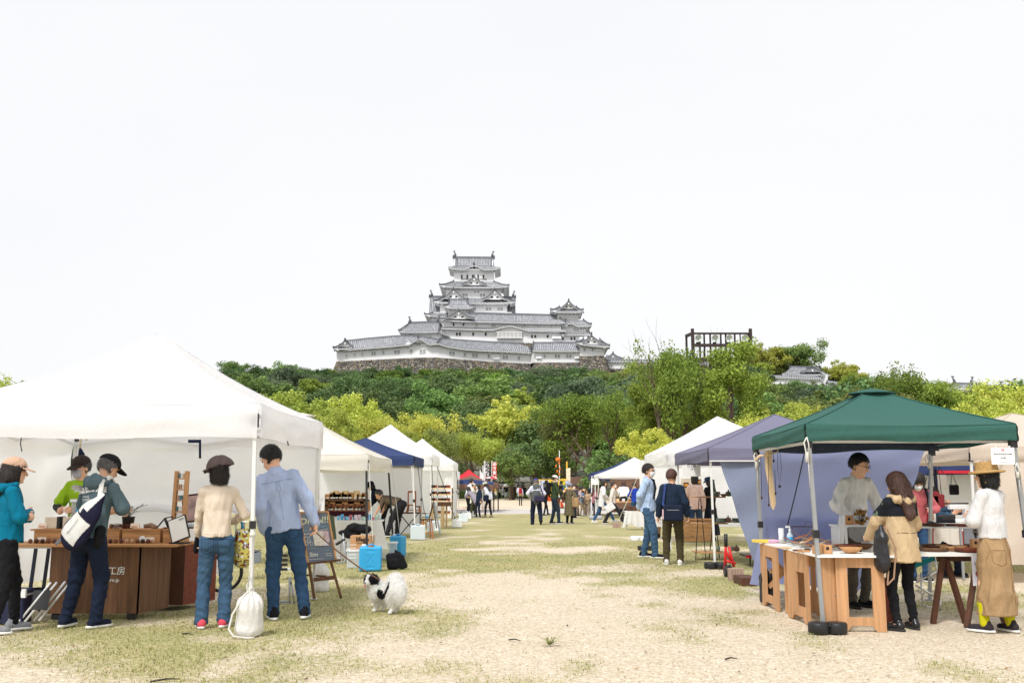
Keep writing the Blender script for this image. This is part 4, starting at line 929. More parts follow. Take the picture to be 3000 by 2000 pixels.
def gable(parent,apex,hw,h,depth,win=True,curve=.22,name='gable',over=.55,ridge_r=.26):
 """triangular dormer gable facing the viewer: two curved slopes, white boards, recessed white wall"""
 ax=Vector(apex);n=10
 def prof(t):return hw*t,-h*(t+curve*math.sin(t*PI)*.55+(.0 if t<.85 else-.10*(t-.85)/.15*.6))
 T=MB()
 for sg in(-1,1):
  def S(u,v):
   x,z=prof(v);return ax+Vector((sg*x,-over+u*(depth+over),z))
  T.grid(S,1,n,1,False);k=max(3,int((depth+over)/.5))
  for i in range(k+1):
   u=i/k
   for j in range(n):
    a=S(u,j/n);b=S(u,(j+1)/n);up_=Vector((sg*.05,0,.12));T.add([a+Vector((0,-.11,.0)),a+up_+Vector((0,-.05,0)),a+up_+Vector((0,.05,0)),a+Vector((0,.11,0)),b+Vector((0,-.11,0)),b+up_+Vector((0,-.05,0)),b+up_+Vector((0,.05,0)),b+Vector((0,.11,0))],[(0,4,5,1),(1,5,6,2),(2,6,7,3)],0)
  for j in range(n): # verge tiles along the front edge
   a=S(0,j/n);b=S(0,(j+1)/n);T.bar(a+Vector((0,.05,.10)),b+Vector((0,.05,.10)),.34,.24,2)
 o=T.build(name,[M_tile,M_tiled,M_ridge],parent)
 B=MB();t_=max(.28,h*.11)
 for sg in(-1,1):
  q=[prof(j/n)for j in range(n+1)]
  for j in range(n):
   a,b=q[j],q[j+1];V=[ax+Vector((sg*a[0],-over*.75,a[1]-.03)),ax+Vector((sg*b[0],-over*.75,b[1]-.03)),ax+Vector((sg*b[0]*.97,-over*.75,b[1]-.03-t_)),ax+Vector((sg*a[0]*.97,-over*.75,a[1]-.03-t_*1.15))]
   B.add(V+[v+Vector((0,.3,0))for v in V],[(0,1,2,3),(7,6,5,4),(2,6,7,3),(0,4,5,1)],0)
 B.build('bargeboard',M_plaster,o);W=MB();poly=[(ax.x,ax.z-.05)]+[(ax.x+prof(j/n)[0]*.96,ax.z+prof(j/n)[1]-.06)for j in range(2,n+1)]+[(ax.x-prof(j/n)[0]*.96,ax.z+prof(j/n)[1]-.06)for j in range(n,1,-1)]
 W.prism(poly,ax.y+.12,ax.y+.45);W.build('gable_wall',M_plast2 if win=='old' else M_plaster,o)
 if win and hw>1.6:
  for dx in(-.42,.42):
   w_=MB();cx,cz=ax.x+dx*hw*.26*2,ax.z-h*.72;w_.box((cx,ax.y+.10,cz),(hw*.17,.06,h*.17),0,0);win_=w_.build('window',M_pane,o)
   for e in(-1,0,1):pass
 g=MB();g.prism([(ax.x-.32,ax.z-.25-t_),(ax.x+.32,ax.z-.25-t_),(ax.x+.16,ax.z-.9-t_),(ax.x-.16,ax.z-.9-t_)],ax.y-over*.8,ax.y-over*.8+.14);g.build('gable_pendant',M_plaster,o)
 ridge(o,[ax+Vector((0,-over,0)),ax+Vector((0,depth,0))],ridge_r);return o
def window(parent,X0,X1,Y0,Y1,D,kind='bars',n=3):
 a=K(X0,Y1,D);b=K(X1,Y0,D);cx,cz=(a.x+b.x)/2,(a.z+b.z)/2;w_,h_=b.x-a.x,b.z-a.z;y=D-.02
 m=MB();t=.09
 for s_ in(-1,1):m.box((cx+s_*(w_/2+t/2),y-.06,cz),(t,.16,h_+2*t));m.box((cx,y-.06,cz+s_*(h_/2+t/2)),(w_,.16,t))
 f=m.build('window',M_plaster,parent);dark=kind in('dark','bars');MB().box((cx,y-.015,cz),(w_,.05,h_)).build('pane',M_pane if dark else M_wgrey,f)
 if kind in('bars','pale'):
  m=MB();k=n
  for i in range(k):m.box((cx-w_/2+w_*(i+.5)/k,y-.07,cz),(w_/k*(.42 if kind=='bars' else .5),.07,h_))
  m.build('window_bars',M_plaster,f)
 elif kind=='dark':MB().box((cx,y-.05,cz),(.07,.05,h_)).build('window_bars',M_wsill,f)
 return f
def walls(parent,X0,X1,Y0,Y1,D,depth=12,side=0,m=None,name='wall'):
 """plastered storey whose front face fills the surveyed rectangle at distance D"""
 a=K(X0,Y1,D);b=K(X1,Y0,D);o=MB().box2((a.x,D,a.z),(b.x,D+depth,b.z)).build(name,m or M_plaster,parent)
 mm=MB();mm.box(((a.x+b.x)/2,D-.02,a.z+(b.z-a.z)*.55),(b.x-a.x,.06,.12));mm.build('string_course',M_plaster,o);return a,b
def shachi(parent,p,sg):
 p=Vector(p);m=MB();pts=[p+Vector((0,0,0)),p+Vector((sg*-.15,0,.5)),p+Vector((sg*-.05,0,1.0)),p+Vector((sg*.25,0,1.45)),p+Vector((sg*.2,0,1.9))]
 m.tube(pts,[.42,.40,.30,.18,.05],7);m.add([pts[3],pts[3]+Vector((sg*.45,0,.45)),pts[3]+Vector((sg*.1,.1,.8))],[(0,1,2),(2,1,0)]);m.add([pts[3],pts[3]+Vector((-sg*.5,0,.5)),pts[3]+Vector((0,.1,.7))],[(0,1,2),(2,1,0)])
 m.add([pts[1],pts[1]+Vector((sg*.6,0,.1)),pts[1]+Vector((sg*.1,.1,.3))],[(0,1,2),(2,1,0)]);m.build('roof_fish',M_ridge,parent,recalc=False)
def hip_end(parent,E,Tp,Db,out,sg,depth,name='roof'):
 """side slope of a hipped roof: front eave corner E, front top corner Tp, running back to depth"""
 E=Vector(E);Tp=Vector(Tp);return tiles(parent,[Tp,Tp+Vector((0,depth*.55,0))],[E,E+Vector((0,depth,0))],name=name,back=1.2,rafters=False)
def tier(parent,L,R,tl,tr,De,Dt,up=.5,bump_=None,depth=11,sides=True,sag=.10,back=1.6):
 """hipped skirt roof: eave L..R (survey points) at distance De, top line tl..tr at Dt"""
 e0,e1=K(*L,De),K(*R,De);t0,t1=K(*tl,Dt),K(*tr,Dt);zt=(t0.z+t1.z)/2
 o,S=tiles(parent,[t0,t1],[e0,e1],up=up,bump_=bump_,sag=sag,back=back)
 if sides:
  dd=depth+2*(Dt-De)
  tiles(parent,[t0+Vector((0,depth,0)),t0],[e0+Vector((0,dd,0)),e0+Vector((0,0,up))],sag=sag,rafters=True,back=back);tiles(parent,[t1,t1+Vector((0,depth,0))],[e1+Vector((0,0,up)),e1+Vector((0,dd,0))],sag=sag,back=back)
 ridge(parent,[t0,e0.lerp(t0,.45)+Vector((0,0,.05)),e0+Vector((0,0,up+.05))],.2,name='hip_ridge');ridge(parent,[t1,e1.lerp(t1,.45)+Vector((0,0,.05)),e1+Vector((0,0,up+.05))],.2,name='hip_ridge')
 return e0,e1,t0,t1
def bell(c,w_,h):return lambda u:h*(math.cos(max(-1,min(1,(u-c)/w_))*PI)*.5+.5)-.03*h*(abs(abs(u-c)/w_-1)<.25)
# ----- main keep
kp=thing('castle_keep','tall white five tiered castle keep with grey tiled roofs and curved gables','castle keep',K(1147,640,330))
walls(kp,820,1440,560,660,322.5,20) # lowest storey seen
walls(kp,885,1400,482,580,324,17);walls(kp,932,1352,365,470,326.5,12);walls(kp,993,1297,228,350,329,8)
# great side gables: long roof running left to right behind the second storey
g0,g1=K(808,447,332),K(1462,452,332);f0,f1=K(800,592,323.6),K(1466,592,323.6)
tiles(kp,[g0,g1],[f0,f1],sag=.12,rafters=False,name='great_roof',back=.8);ridge(kp,[g0,g1],.34);shachi(kp,g0+Vector((.6,0,.4)),-1);shachi(kp,g1+Vector((-.6,0,.4)),1)
tiles(kp,[g1+Vector((0,.05,0)),g0+Vector((0,.05,0))],[f1+Vector((0,17,0)),f0+Vector((0,17,0))],sag=.12,rafters=False,name='great_roof',back=.8)
tier(kp,(768,590),(1500,600),(830,566),(1440,572),320.3,322.5,.6,sides=True,depth=16)
tier(kp,(836,486),(1462,490),(900,452),(1395,455),322,326.5,.55,depth=12)
tier(kp,(882,366),(1414,370),(990,325),(1300,328),324.5,329,.6,depth=8)
for X,Y in((990,388),(1305,392)):gable(kp,K(X,Y,322.6),4.05,3.25,4.5)
gable(kp,K(1147,292,325.2),4.2,2.75,4.2)
# top roof
e0,e1=K(950,228,326.8),K(1348,232,326.8);m0,m1=K(990,208,328.2),K(1300,210,328.2);r0,r1=K(990,147,332.6),K(1299,150,332.6)
tiles(kp,[r0,r1],[K(988,206,328.4),K(1301,208,328.4)],sag=.10,rafters=False,soffit=False)
tiles(kp,[m0,m1],[e0,e1],up=.75,bump_=bell(.5,.22,1.35),sag=.02,back=1.8)
tiles(kp,[m0+Vector((0,9,0)),m0],[e0+Vector((0,11,.2)),e0+Vector((0,0,.6))],sag=.04,back=1.8);tiles(kp,[m1,m1+Vector((0,9,0))],[e1+Vector((0,0,.6)),e1+Vector((0,11,.2))],sag=.04,back=1.8)
tiles(kp,[r1+Vector((0,.05,0)),r0+Vector((0,.05,0))],[m1+Vector((0,9,0)),m0+Vector((0,9,0))],sag=.1,rafters=False,soffit=False)
for p in(r0,r1):MB().prism([(p.y-4.3,m0.z),(p.y+4.3,m0.z),(p.y,p.z-.1)],p.x-.25*(1 if p is r1 else-1),p.x-.6*(1 if p is r1 else-1),plane='YZ').build('gable_wall',M_plaster,kp)
ridge(kp,[r0,r1],.36);shachi(kp,r0+Vector((.5,0,.5)),-1);shachi(kp,r1+Vector((-.5,0,.5)),1)
for X in(1015,1280):ridge(kp,[K(X,160,331.8),K(X,212,328.0)],.2)
for X,in((1147,),):MB().ball(K(X,190,326.8),(.35,.3,.7),6).build('ridge_end_tile',M_ridge,kp)
for X in(1053,1095,1137,1178,1219):window(kp,X-6,X+6,274,304,329,'dark')
a=K(1146,308,329);MB().box((a.x,328.9,a.z),(8.6,.25,.18)).build('window_sill',M_wsill,kp)
for X in(1074,1116,1158,1199):q=K(X,289,328.95);MB().box((q.x,328.93,q.z),(1.05,.12,3.)).build('shutter',M_plaster,kp)
for X0,X1 in((1059,1076),(1080,1097),(1192,1209),(1214,1232)):window(kp,X0,X1,419,444,326.5,'bars',3)
for X in(1154,1180):window(kp,X-6,X+6,402,409,326.5,'dark')
for X0,X1 in((1146,1162),(1238,1254),(1262,1278),(1328,1344),(1350,1366)):window(kp,X0,X1,527,547,324,'bars',3)
# ----- small inner turret standing left in front of the keep
tk=thing('castle_turret','small white turret with hipped roof before the left side of the keep','turret',K(1030,600,316))
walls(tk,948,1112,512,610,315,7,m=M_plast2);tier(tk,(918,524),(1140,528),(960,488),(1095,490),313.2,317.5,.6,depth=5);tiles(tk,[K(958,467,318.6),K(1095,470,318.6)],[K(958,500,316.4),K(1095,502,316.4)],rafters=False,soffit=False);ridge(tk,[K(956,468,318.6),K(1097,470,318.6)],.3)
window(tk,1008,1040,532,542,315,'dark')
# ----- long two storeyed building
lb=thing('castle_building','long white two storeyed castle building with barred bay under a curved gable','castle building',K(1360,790,310))
walls(lb,905,1815,646,700,310,8);walls(lb,903,1815,684,800,309,9)
tiles(lb,[K(1000,572,314),K(1785,590,314)],[K(893,622,307.8),K(1846,646,307.8)],up=.35,back=2.);ridge(lb,[K(1112,572,314),K(1785,590,314)],.32);ridge(lb,[K(1785,590,314),K(1846,640,308)],.22,name='hip_ridge')
tiles(lb,[K(905,672,310),K(1820,693,310)],[K(893,684,307.6),K(1852,705,307.6)],up=.15,bump_=bell(.555,.165,1.35),sag=.0,back=1.5)
gable(lb,K(1030,552,307.5),5.0,2.5,6,win=True)
tiles(lb,[K(893,612,310),K(893,612,310)+Vector((0,8,0))][::-1],[K(880,625,308)+Vector((0,10,0)),K(880,625,308)],rafters=False)
for X0,X1 in((984,998),(1057,1072)):window(lb,X0,X1,640,664,310,'dark')
for X0,X1 in((1157,1173),(1278,1296),(1298,1316),(1514,1532),(1536,1554),(1632,1648),(1726,1742)):window(lb,X0,X1,649,674,310,'pale',3)
for X0,X1 in((1008,1023),(1031,1046),(1133,1148),(1229,1244),(1583,1598),(1608,1623),(1703,1718)):window(lb,X0,X1,716 if X0<1500 else 735,740 if X0<1500 else 756,309,'dark')
a,b=K(1320,756,308.2),K(1514,712,308.2);m=MB();m.box2((a.x,308.2,a.z),(b.x,309.02,b.z),0);bay=m.build('bay_window',M_wgrey,lb)
m=MB();[m.box((a.x+(b.x-a.x)*(i+.5)/19,308.12,(a.z+b.z)/2),(.22,.14,b.z-a.z))for i in range(19)];m.box(((a.x+b.x)/2,308.1,b.z),(b.x-a.x+.3,.2,.2));m.box(((a.x+b.x)/2,308.1,a.z),(b.x-a.x+.3,.2,.25));m.build('window_bars',M_plaster,bay)
for X0,X1,Y0,Y1 in((1745,1812,728,762),):a,b=K(X0,Y1,308.6),K(X1,Y0,308.6);MB().prism([(a.z,308.4),(a.z,309.1),(b.z,309.1),(b.z,308.9)],a.x,b.x,plane='YZ')if 0 else MB().add([(a.x,309,b.z),(b.x,309,b.z),(b.x,308.3,a.z),(a.x,308.3,a.z),(a.x,309,a.z),(b.x,309,a.z)],[(0,3,2,1),(0,4,3),(1,2,5),(3,4,5,2)]).build('stone_drop_hatch',M_plaster,lb)
# ----- right turret
rt=thing('castle_turret','white corner turret with steep gabled roof at the right end of the long building','turret',K(1868,640,312))
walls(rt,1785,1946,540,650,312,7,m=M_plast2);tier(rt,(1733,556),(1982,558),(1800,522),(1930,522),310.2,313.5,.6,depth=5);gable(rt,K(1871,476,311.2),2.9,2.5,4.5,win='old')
window(rt,1852,1868,568,588,312,'pale',3);window(rt,1872,1888,570,588,312,'pale',3);window(rt,1900,1912,560,568,312,'dark')
walls(rt,1822,2003,640,722,310.8,7);tier(rt,(1826,662),(2045,664),(1850,622),(1985,622),308.8,312,.4,depth=7,bump_=bell(.30,.26,.9))
for X0,X1 in((1910,1926),(1930,1946)):window(rt,X0,X1,683,705,310.8,'pale',3)
tier(rt,(1812,728),(2048,730),(1826,716),(2030,718),308.4,310.2,.15,depth=8);walls(rt,1816,1952,728,800,309.6,8)
for X0,X1 in((1821,1834),(1886,1899),(1910,1923)):window(rt,X0,X1,752,774,309.6,'dark')
window(rt,1868,1880,657,664,310.8,'dark')
# ----- left middle building
lm=thing('castle_building','white castle building with hipped roof left of the long building','castle building',K(740,760,308))
walls(lm,612,900,700,790,307,9);e0,e1=K(570,712,305),K(880,708,305);t0,t1=K(650,648,311),K(880,640,311)
tiles(lm,[t0,t1],[e0,e1],up=.4,back=2.);tiles(lm,[t0+Vector((0,3,0)),t0],[e0+Vector((0,12,0)),e0+Vector((0,0,.4))]);tiles(lm,[t1,t1+Vector((1.6,7,-.6))],[e1+Vector((0,0,0)),K(957,740,307)],back=1.2,sag=.15);ridge(lm,[t0,t1],.34);shachi(lm,t0+Vector((.3,0,.2)),-1);shachi(lm,t1+Vector((-.3,0,.2)),1);ridge(lm,[t0,e0+Vector((0,0,.4))],.2,name='hip_ridge');ridge(lm,[t1,e1.lerp(t1,.4),e1+Vector((0,0,.2))],.24,name='hip_ridge')
MB().add([K(850,700,307.0),K(955,742,311),K(955,770,311),K(850,790,307.0)],[(0,1,2,3)]).build('side_wall',M_plaster,lm)
for X0,X1 in((643,659),(806,822)):window(lm,X0,X1,742,768,307,'pale',3)
# ----- lower left gallery, curving along the wall
lg=thing('castle_gallery','long white wall gallery with windows curving round the left end of the castle','gallery',K(450,930,301))
def lowwall(p,pts_top,pts_bot,name='wall'):
 m=MB();n=len(pts_top)
 V=[t for t in pts_top]+[b for b in pts_bot]+[t+Vector((0,6,0))for t in pts_top]+[b+Vector((0,6,0))for b in pts_bot]
 F=[]
 for i in range(n-1):F+=[(i,i+1,n+i+1,n+i),(2*n+i,3*n+i,3*n+i+1,2*n+i+1),(i,2*n+i,2*n+i+1,i+1),(n+i,n+i+1,3*n+i+1,3*n+i)]
 F+=[(0,n,3*n,2*n),(n-1,3*n-1,4*n-1,2*n-1)];m.add(V,F);return m.build(name,M_plaster,p)
D1=lambda X:304-4*(X-95)/765 # the gallery comes nearer towards the right
tp=[K(X,Y,D1(X))for X,Y in((95,838),(150,842),(330,830),(520,808),(620,808),(740,797),(860,806))];bt=[K(X,Y,D1(X))for X,Y in((95,938),(150,936),(330,926),(520,917),(620,912),(740,907),(860,906))]
lowwall(lg,tp,bt)
ev=[K(X,Y,D1(X)-1.8)for X,Y in((150,846),(340,832),(520,818),(610,808),(740,804),(875,800))];rg=[K(X,Y,D1(X)+3.5)for X,Y in((165,785),(340,766),(520,750),(612,745),(740,752),(880,778))]
tiles(lg,rg,ev,bump_=bell(.775,.13,1.75),sag=.06,back=1.6,spacing=.5);ridge(lg,rg,.26);ridge(lg,[K(718,760,D1(718)-1.8),K(718,745,D1(700)+3)],.2)
gable(lg,K(160,778,D1(160)-1.6),2.3,1.9,4,win=False);tier(lg,(68,842),(214,832),(120,812),(190,808),D1(140)-2.2,D1(140)+1,.35,depth=4)
MB().ball(K(160,768,D1(160)-2),(.2,.2,.6),6).build('ridge_end_tile',M_ridge,lg)
for X0,X1,Y0,Y1 in((166,178,880,906),(229,242,873,900),(285,298,869,896),(361,377,862,889),(380,395,861,888),(444,460,856,882),(536,555,852,880),(560,578,851,879),(656,674,845,872),(731,751,844,872),(756,775,843,871)):window(lg,X0,X1,Y0,Y1,D1((X0+X1)/2)-.05,'pale' if X0<350 else 'bars',3)
for X0,X1 in((706,720),(724,738)):window(lg,X0,X1,797,814,D1(720)-.05,'bars',2)
# ----- lower middle gallery
D2=lambda X:300+3*(X-860)/720
mg=thing('castle_gallery','long white wall gallery with straight sagging roof below the long building','gallery',K(1220,950,301))
tp=[K(X,Y,D2(X))for X,Y in((858,800),(950,815),(1100,838),(1300,855),(1450,866),(1578,874))];bt=[K(X,Y,D2(X))for X,Y in((858,906),(950,915),(1100,928),(1300,940),(1450,948),(1578,954))];lowwall(mg,tp,bt)
ev=[K(X,Y,D2(X)-1.8)for X,Y in((868,797),(950,822),(1080,842),(1200,850),(1400,858),(1586,868))];rg=[K(X,Y,D2(X)+3.2)for X,Y in((892,768),(1000,776),(1130,785),(1280,794),(1430,803),(1562,814))]
tiles(mg,rg,ev,sag=.05,back=1.6,spacing=.5);ridge(mg,rg,.26);ridge(mg,[rg[-1],ev[-1]+Vector((0,0,.1))],.2,name='hip_ridge');ridge(mg,[rg[0],ev[0]+Vector((0,0,.1))],.2,name='hip_ridge')
for X0,X1,Y0,Y1 in((957,975,860,888),(980,998,861,889),(1067,1084,871,898),(1133,1151,876,904),(1157,1175,877,905),(1251,1268,883,910),(1366,1384,891,918),(1388,1406,891,919),(1481,1498,897,924)):window(mg,X0,X1,Y0,Y1,D2((X0+X1)/2)-.05,'bars',3)
def hatch(p,X0,X1,Y0,Y1,D):a,b=K(X0,Y1,D),K(X1,Y0,D);MB().add([(a.x,D,b.z),(b.x,D,b.z),(b.x,D-.6,a.z),(a.x,D-.6,a.z),(a.x,D,a.z),(b.x,D,a.z)],[(0,3,2,1),(0,4,3),(1,2,5),(3,4,5,2)]).build('stone_drop_hatch',M_plaster,p)
hatch(mg,1290,1342,884,920,D2(1316))
# ----- lower right gallery and corner turret
rgl=thing('castle_gallery','short white wall gallery between the sagging roof and the right corner turret','gallery',K(1780,945,300))
walls(rgl,1612,1955,850,944,299.5,7);tiles(rgl,[K(1602,800,303.5),K(1930,798,303.5)],[K(1594,854,298),K(1955,856,298)],up=.2,back=1.5,spacing=.58);ridge(rgl,[K(1602,800,303.5),K(1930,798,303.5)],.27)
ridge(rgl,[K(1602,800,303.5),K(1592,846,298.2)],.22,name='hip_ridge');MB().add([K(1578,874,303),K(1613,850,299.5),K(1613,944,299.5),K(1578,954,303)],[(0,1,2,3)]).build('side_wall',M_plaster,rgl)
for X0,X1 in((1681,1694),(1765,1782),(1787,1804),(1853,1870),(1875,1892)):window(rgl,X0,X1,885,911,299.5,'bars',3)
hatch(rgl,1622,1664,878,914,299.5);hatch(rgl,1915,1952,878,914,299.5)
ct=thing('castle_turret','white corner turret with tiled gable standing on the right corner of the stone wall','turret',K(2050,890,299))
walls(ct,1956,2140,800,898,298.5,9);tier(ct,(1930,800),(2184,828),(1985,768),(2110,770),296.5,300.5,.4,depth=7);gable(ct,K(2045,742,297.6),4.2,2.55,6,win=True)
for X0,X1 in((1984,2001),(2047,2063)):window(ct,X0,X1,833,858,298.5,'bars',3)
hatch(ct,2080,2132,822,858,298.5)
# distant roofs right of the corner turret and the long white parapet wall
dr=thing('castle_gatehouse','small far gatehouse roof peeping right of the corner turret','gatehouse',K(2215,910,318));gable(dr,K(2210,880,318),3.2,1.6,6,win=False);tiles(dr,[K(2155,885,322),K(2275,900,322)],[K(2150,915,316),K(2280,918,316)]);walls(dr,2150,2275,915,940,319,6)
def parapet(lab,pts,D,h,cell_seed=0,Db=None,stone=None):
 p0=at(*pts[0],D);T=thing('parapet_wall',lab,'wall',p0);tp=[at(x,y,D)for x,y in pts]
 tiles(T,[q+Vector((0,.8,.25))for q in tp],[q+Vector((0,-.7,-.35))for q in tp],sag=0,back=.7,rafters=False,thick=.2,name='coping');tiles(T,[q+Vector((0,.8,.25))for q in tp][::-1],[q+Vector((0,2.2,-.35))for q in tp][::-1],sag=0,back=.7,rafters=False,thick=.2,name='coping')
 ridge(T,[q+Vector((0,.8,.25))for q in tp],.18,ends=False)
 m=MB()
 for a,b in zip(tp[:-1],tp[1:]):m.add([a+Vector((0,0,-.5)),b+Vector((0,0,-.5)),b+Vector((0,0,-.5-h)),a+Vector((0,0,-.5-h)),a+Vector((0,1.2,-.5)),b+Vector((0,1.2,-.5)),b+Vector((0,1.2,-.5-h)),a+Vector((0,1.2,-.5-h))],[(0,1,2,3),(7,6,5,4),(0,4,5,1),(3,2,6,7),(0,3,7,4),(1,5,6,2)])
 m.build('wall',M_plaster,T);m=MB();k=0
 for a,b in zip(tp[:-1],tp[1:]):
  n=max(2,int((b-a).length/5))
  for i in range(n):q=a.lerp(b,(i+.5)/n)+Vector((0,-.03,-.6-h*.5));(m.box(q,(.32,.06,.45))if k%2 else m.prism([(q.x-.22,q.z-.2),(q.x+.22,q.z-.2),(q.x,q.z+.22)],q.y-.03,q.y+.03));k+=1
 tag(m.build('loopholes',M_pane,T),kind='stuff')
 if stone:stone_wall(tp[0]+Vector((0,-.2,-.5-h)),tp[-1]+Vector((0,-.2,-.5-h)),tp[0]+Vector((0,-1.4,-.5-h-stone)),tp[-1]+Vector((0,-1.4,-.5-h-stone)),.8,31,T)
parapet('long low white parapet wall right of the corner turret, behind the bare trees',[(1768,1056),(1962,1058),(2000,1062)],306,2.0,stone=3)
parapet('low white parapet wall behind the floodlight tower',[(2000,1062),(2090,1068),(2230,1074)],304,1.6,stone=3)
parapet('white parapet wall below the small hilltop turret',[(2240,1101),(2300,1103),(2405,1107)],288,2.6,stone=4)
parapet('short white parapet wall stepping down right of the hilltop turret',[(2424,1117),(2475,1124)],290,1.6)
parapet('low tiled wall at the far left foot of the castle',[(925,1091),(978,1092)],310,1.)
ht=thing('castle_turret','small white turret with hipped roof on the hilltop at the right','turret',at(2370,1120,292));hk=lambda X,Y,D:at(2200+X/2.94,950+Y/2.94,D)
MB().box2((hk(300,500,292).x,292,hk(300,540,292).z),(hk(660,430,292).x,300,hk(660,430,292).z)).build('wall',M_plaster,ht)
tiles(ht,[hk(340,368,297),hk(590,378,297)],[hk(268,432,290),hk(600,436,290)],up=.3);tiles(ht,[hk(590,378,297),hk(590,378,301)],[hk(600,436,290),hk(688,438,294)]);ridge(ht,[hk(335,370,297),hk(592,378,297)],.3);gable(ht,hk(525,372,291.5),3.2,1.3,5,win=False)
for X in(428,457):q=hk(X,440,291.95);MB().box(q,(.85,.2,.7)).build('window',M_pane,ht)
tag(MB().add([hk(560,436,292),hk(660,440,295),hk(660,545,295),hk(560,540,292)],[(0,1,2,3)]).build('side_wall',M_plaster,ht))
fr=thing('castle_roof','far castle gate roof with fish ornaments showing above the trees on the right','gatehouse',at(2818,1130,260));q0,q1=at(2795,1124,262),at(2847,1126,262);tiles(fr,[q0,q1],[at(2780,1142,258),at(2860,1144,258)]);ridge(fr,[q0,q1],.25);MB().box2((q0.x,259,q0.z-4.5),(q1.x,265,q0.z-1.5)).build('wall',M_plaster,fr)
for q,sg in((q0,-1),(q1,1)):shachi(fr,q,sg)
# ----- stone base
sb=thing('castle_stone_wall','great stone wall of rough grey and brown stones under the castle','stone wall',K(1000,1000,300))
seg=[((95,938),(50,1036),(330,926),(300,1034),304.2,302.4),((330,926),(300,1034),(620,912),(600,1040),302.5,301),((620,912),(600,1040),(860,906),(860,1050),301,299.8),((860,906),(860,1050),(1240,936),(1240,1060),299.8,301.4),((1240,936),(1240,1060),(1580,954),(1588,1070),301.4,302.8)]
for k,(a,b,c,d,da,dc)in enumerate(seg):stone_wall(K(*a,da),K(*c,dc),K(*b,da-3),K(*d,dc-3),.72,50+k,sb)
stone_wall(K(1583,1000,302.2),K(1612,945,299.3),K(1583,1075,300),K(1590,1070,296.4),.6,60,sb);stone_wall(K(1612,944,299.3),K(1955,946,299.3),K(1586,1068,296),K(1960,1062,296),.72,61,sb)
stone_wall(K(1953,895,298.3),K(2138,893,298.3),K(1950,1062,294.5),K(2165,1040,294.5),.72,62,sb);stone_wall(K(2138,893,298.3),K(2160,925,305),K(2165,1040,294.5),K(2200,1040,303),.72,63,sb)
stone_wall(K(905,770,306),K(1800,805,306),K(905,800,305.5),K(1800,850,305.5),.7,64,sb);stone_wall(K(2140,985,307),K(2352,975,307),K(2140,1040,305),K(2352,1020,305),.7,66,sb)
# ----- solid ground inside the walls
cg=MB().box2((-48,309,20),(24,345,K(1300,800,306).z)).build('castle_terrace',mat('hill_soil',(.1,.09,.05)));tag(cg,kind='structure')
# ---------------------------------------------------------------- floodlight tower
M_brown=mat('brown_steel',srgb(54,40,42),.6,.12,3);M_lampg=mat('lamp_glass',srgb(206,214,206),.25,.05);M_black=mat('black_plastic',(.018,.018,.02),.45,.1);M_steel=mat('steel',srgb(168,172,176),.4,.08,metal=.6)
def floodlights():
 Y=92;q=lambda X,Yp,d=Y:at(1800+X/3.92,900+Yp/3.92,d);T=thing('floodlight_tower','brown steel floodlight tower with four round lamps above the trees','floodlight tower',(q(1200,400).x,Y,0))
 a,b=q(905,615),q(1562,300);m=MB();zt,zm,zb=b.z,q(0,436).z,q(0,603).z
 for z,h in((zt,.14),(zm,.26),(zb,.4)):m.box(((a.x+b.x)/2,Y,z),(b.x-a.x,.35,h))
 for X in(a.x,b.x):m.box((X,Y,(zt+zb)/2+.1),(.26,.3,zt-zb+.7));m.box((X+(-.3 if X==a.x else .1),Y+1.6,(zt+zb)/2),(.16,.3,zt-zb+.3));[m.bar((X,Y,z),(X+(-.3 if X==a.x else .1),Y+1.6,z),.25)for z in(zt,zb)]
 m.build('frame',M_brown,T)
 for X in(1048,1110,1290,1402,1345,990,935,1465,1525,1541,920,1240,1170):p=q(X,450);MB().box((p.x,Y+.3+(X%3)*.3,(zt+zb)/2),(.10 if X%2 else .15,.12,zt-zb)).build('upright',M_brown,T)
 m=MB();[m.box((q(1130+k,600).x,Y+.6,zb/2),(.45,.45,zb))for k in(0,190)];m.build('mast',M_brown,T)
 for X in(958,1150,1312,1492):
  p=q(X,358);m=MB();M=Matrix.Rotation(math.radians(70),4,'X');pr=[(0,.0),(.18,.03),(.31,.17),(.34,.3),(.32,.3),(.27,.18),(.15,.07),(0,.04)];m.lathe(pr,(0,0,0),20);R=Matrix.Rotation(PI/2+.15,3,'X');m.v=[tuple(Vector((p.x,Y-.2,p.z))+R@(Vector(v)-Vector((0,0,.17))))for v in m.v]
  l=m.build('lamp',M_lampg,T);MB().ball((p.x,Y-.25,p.z),(.08,.12,.08),8).build('bulb',M_steel,l);MB().box((p.x,Y+.1,p.z-.42),(.3,.2,.16)).build('bracket',M_black,l)
floodlights()
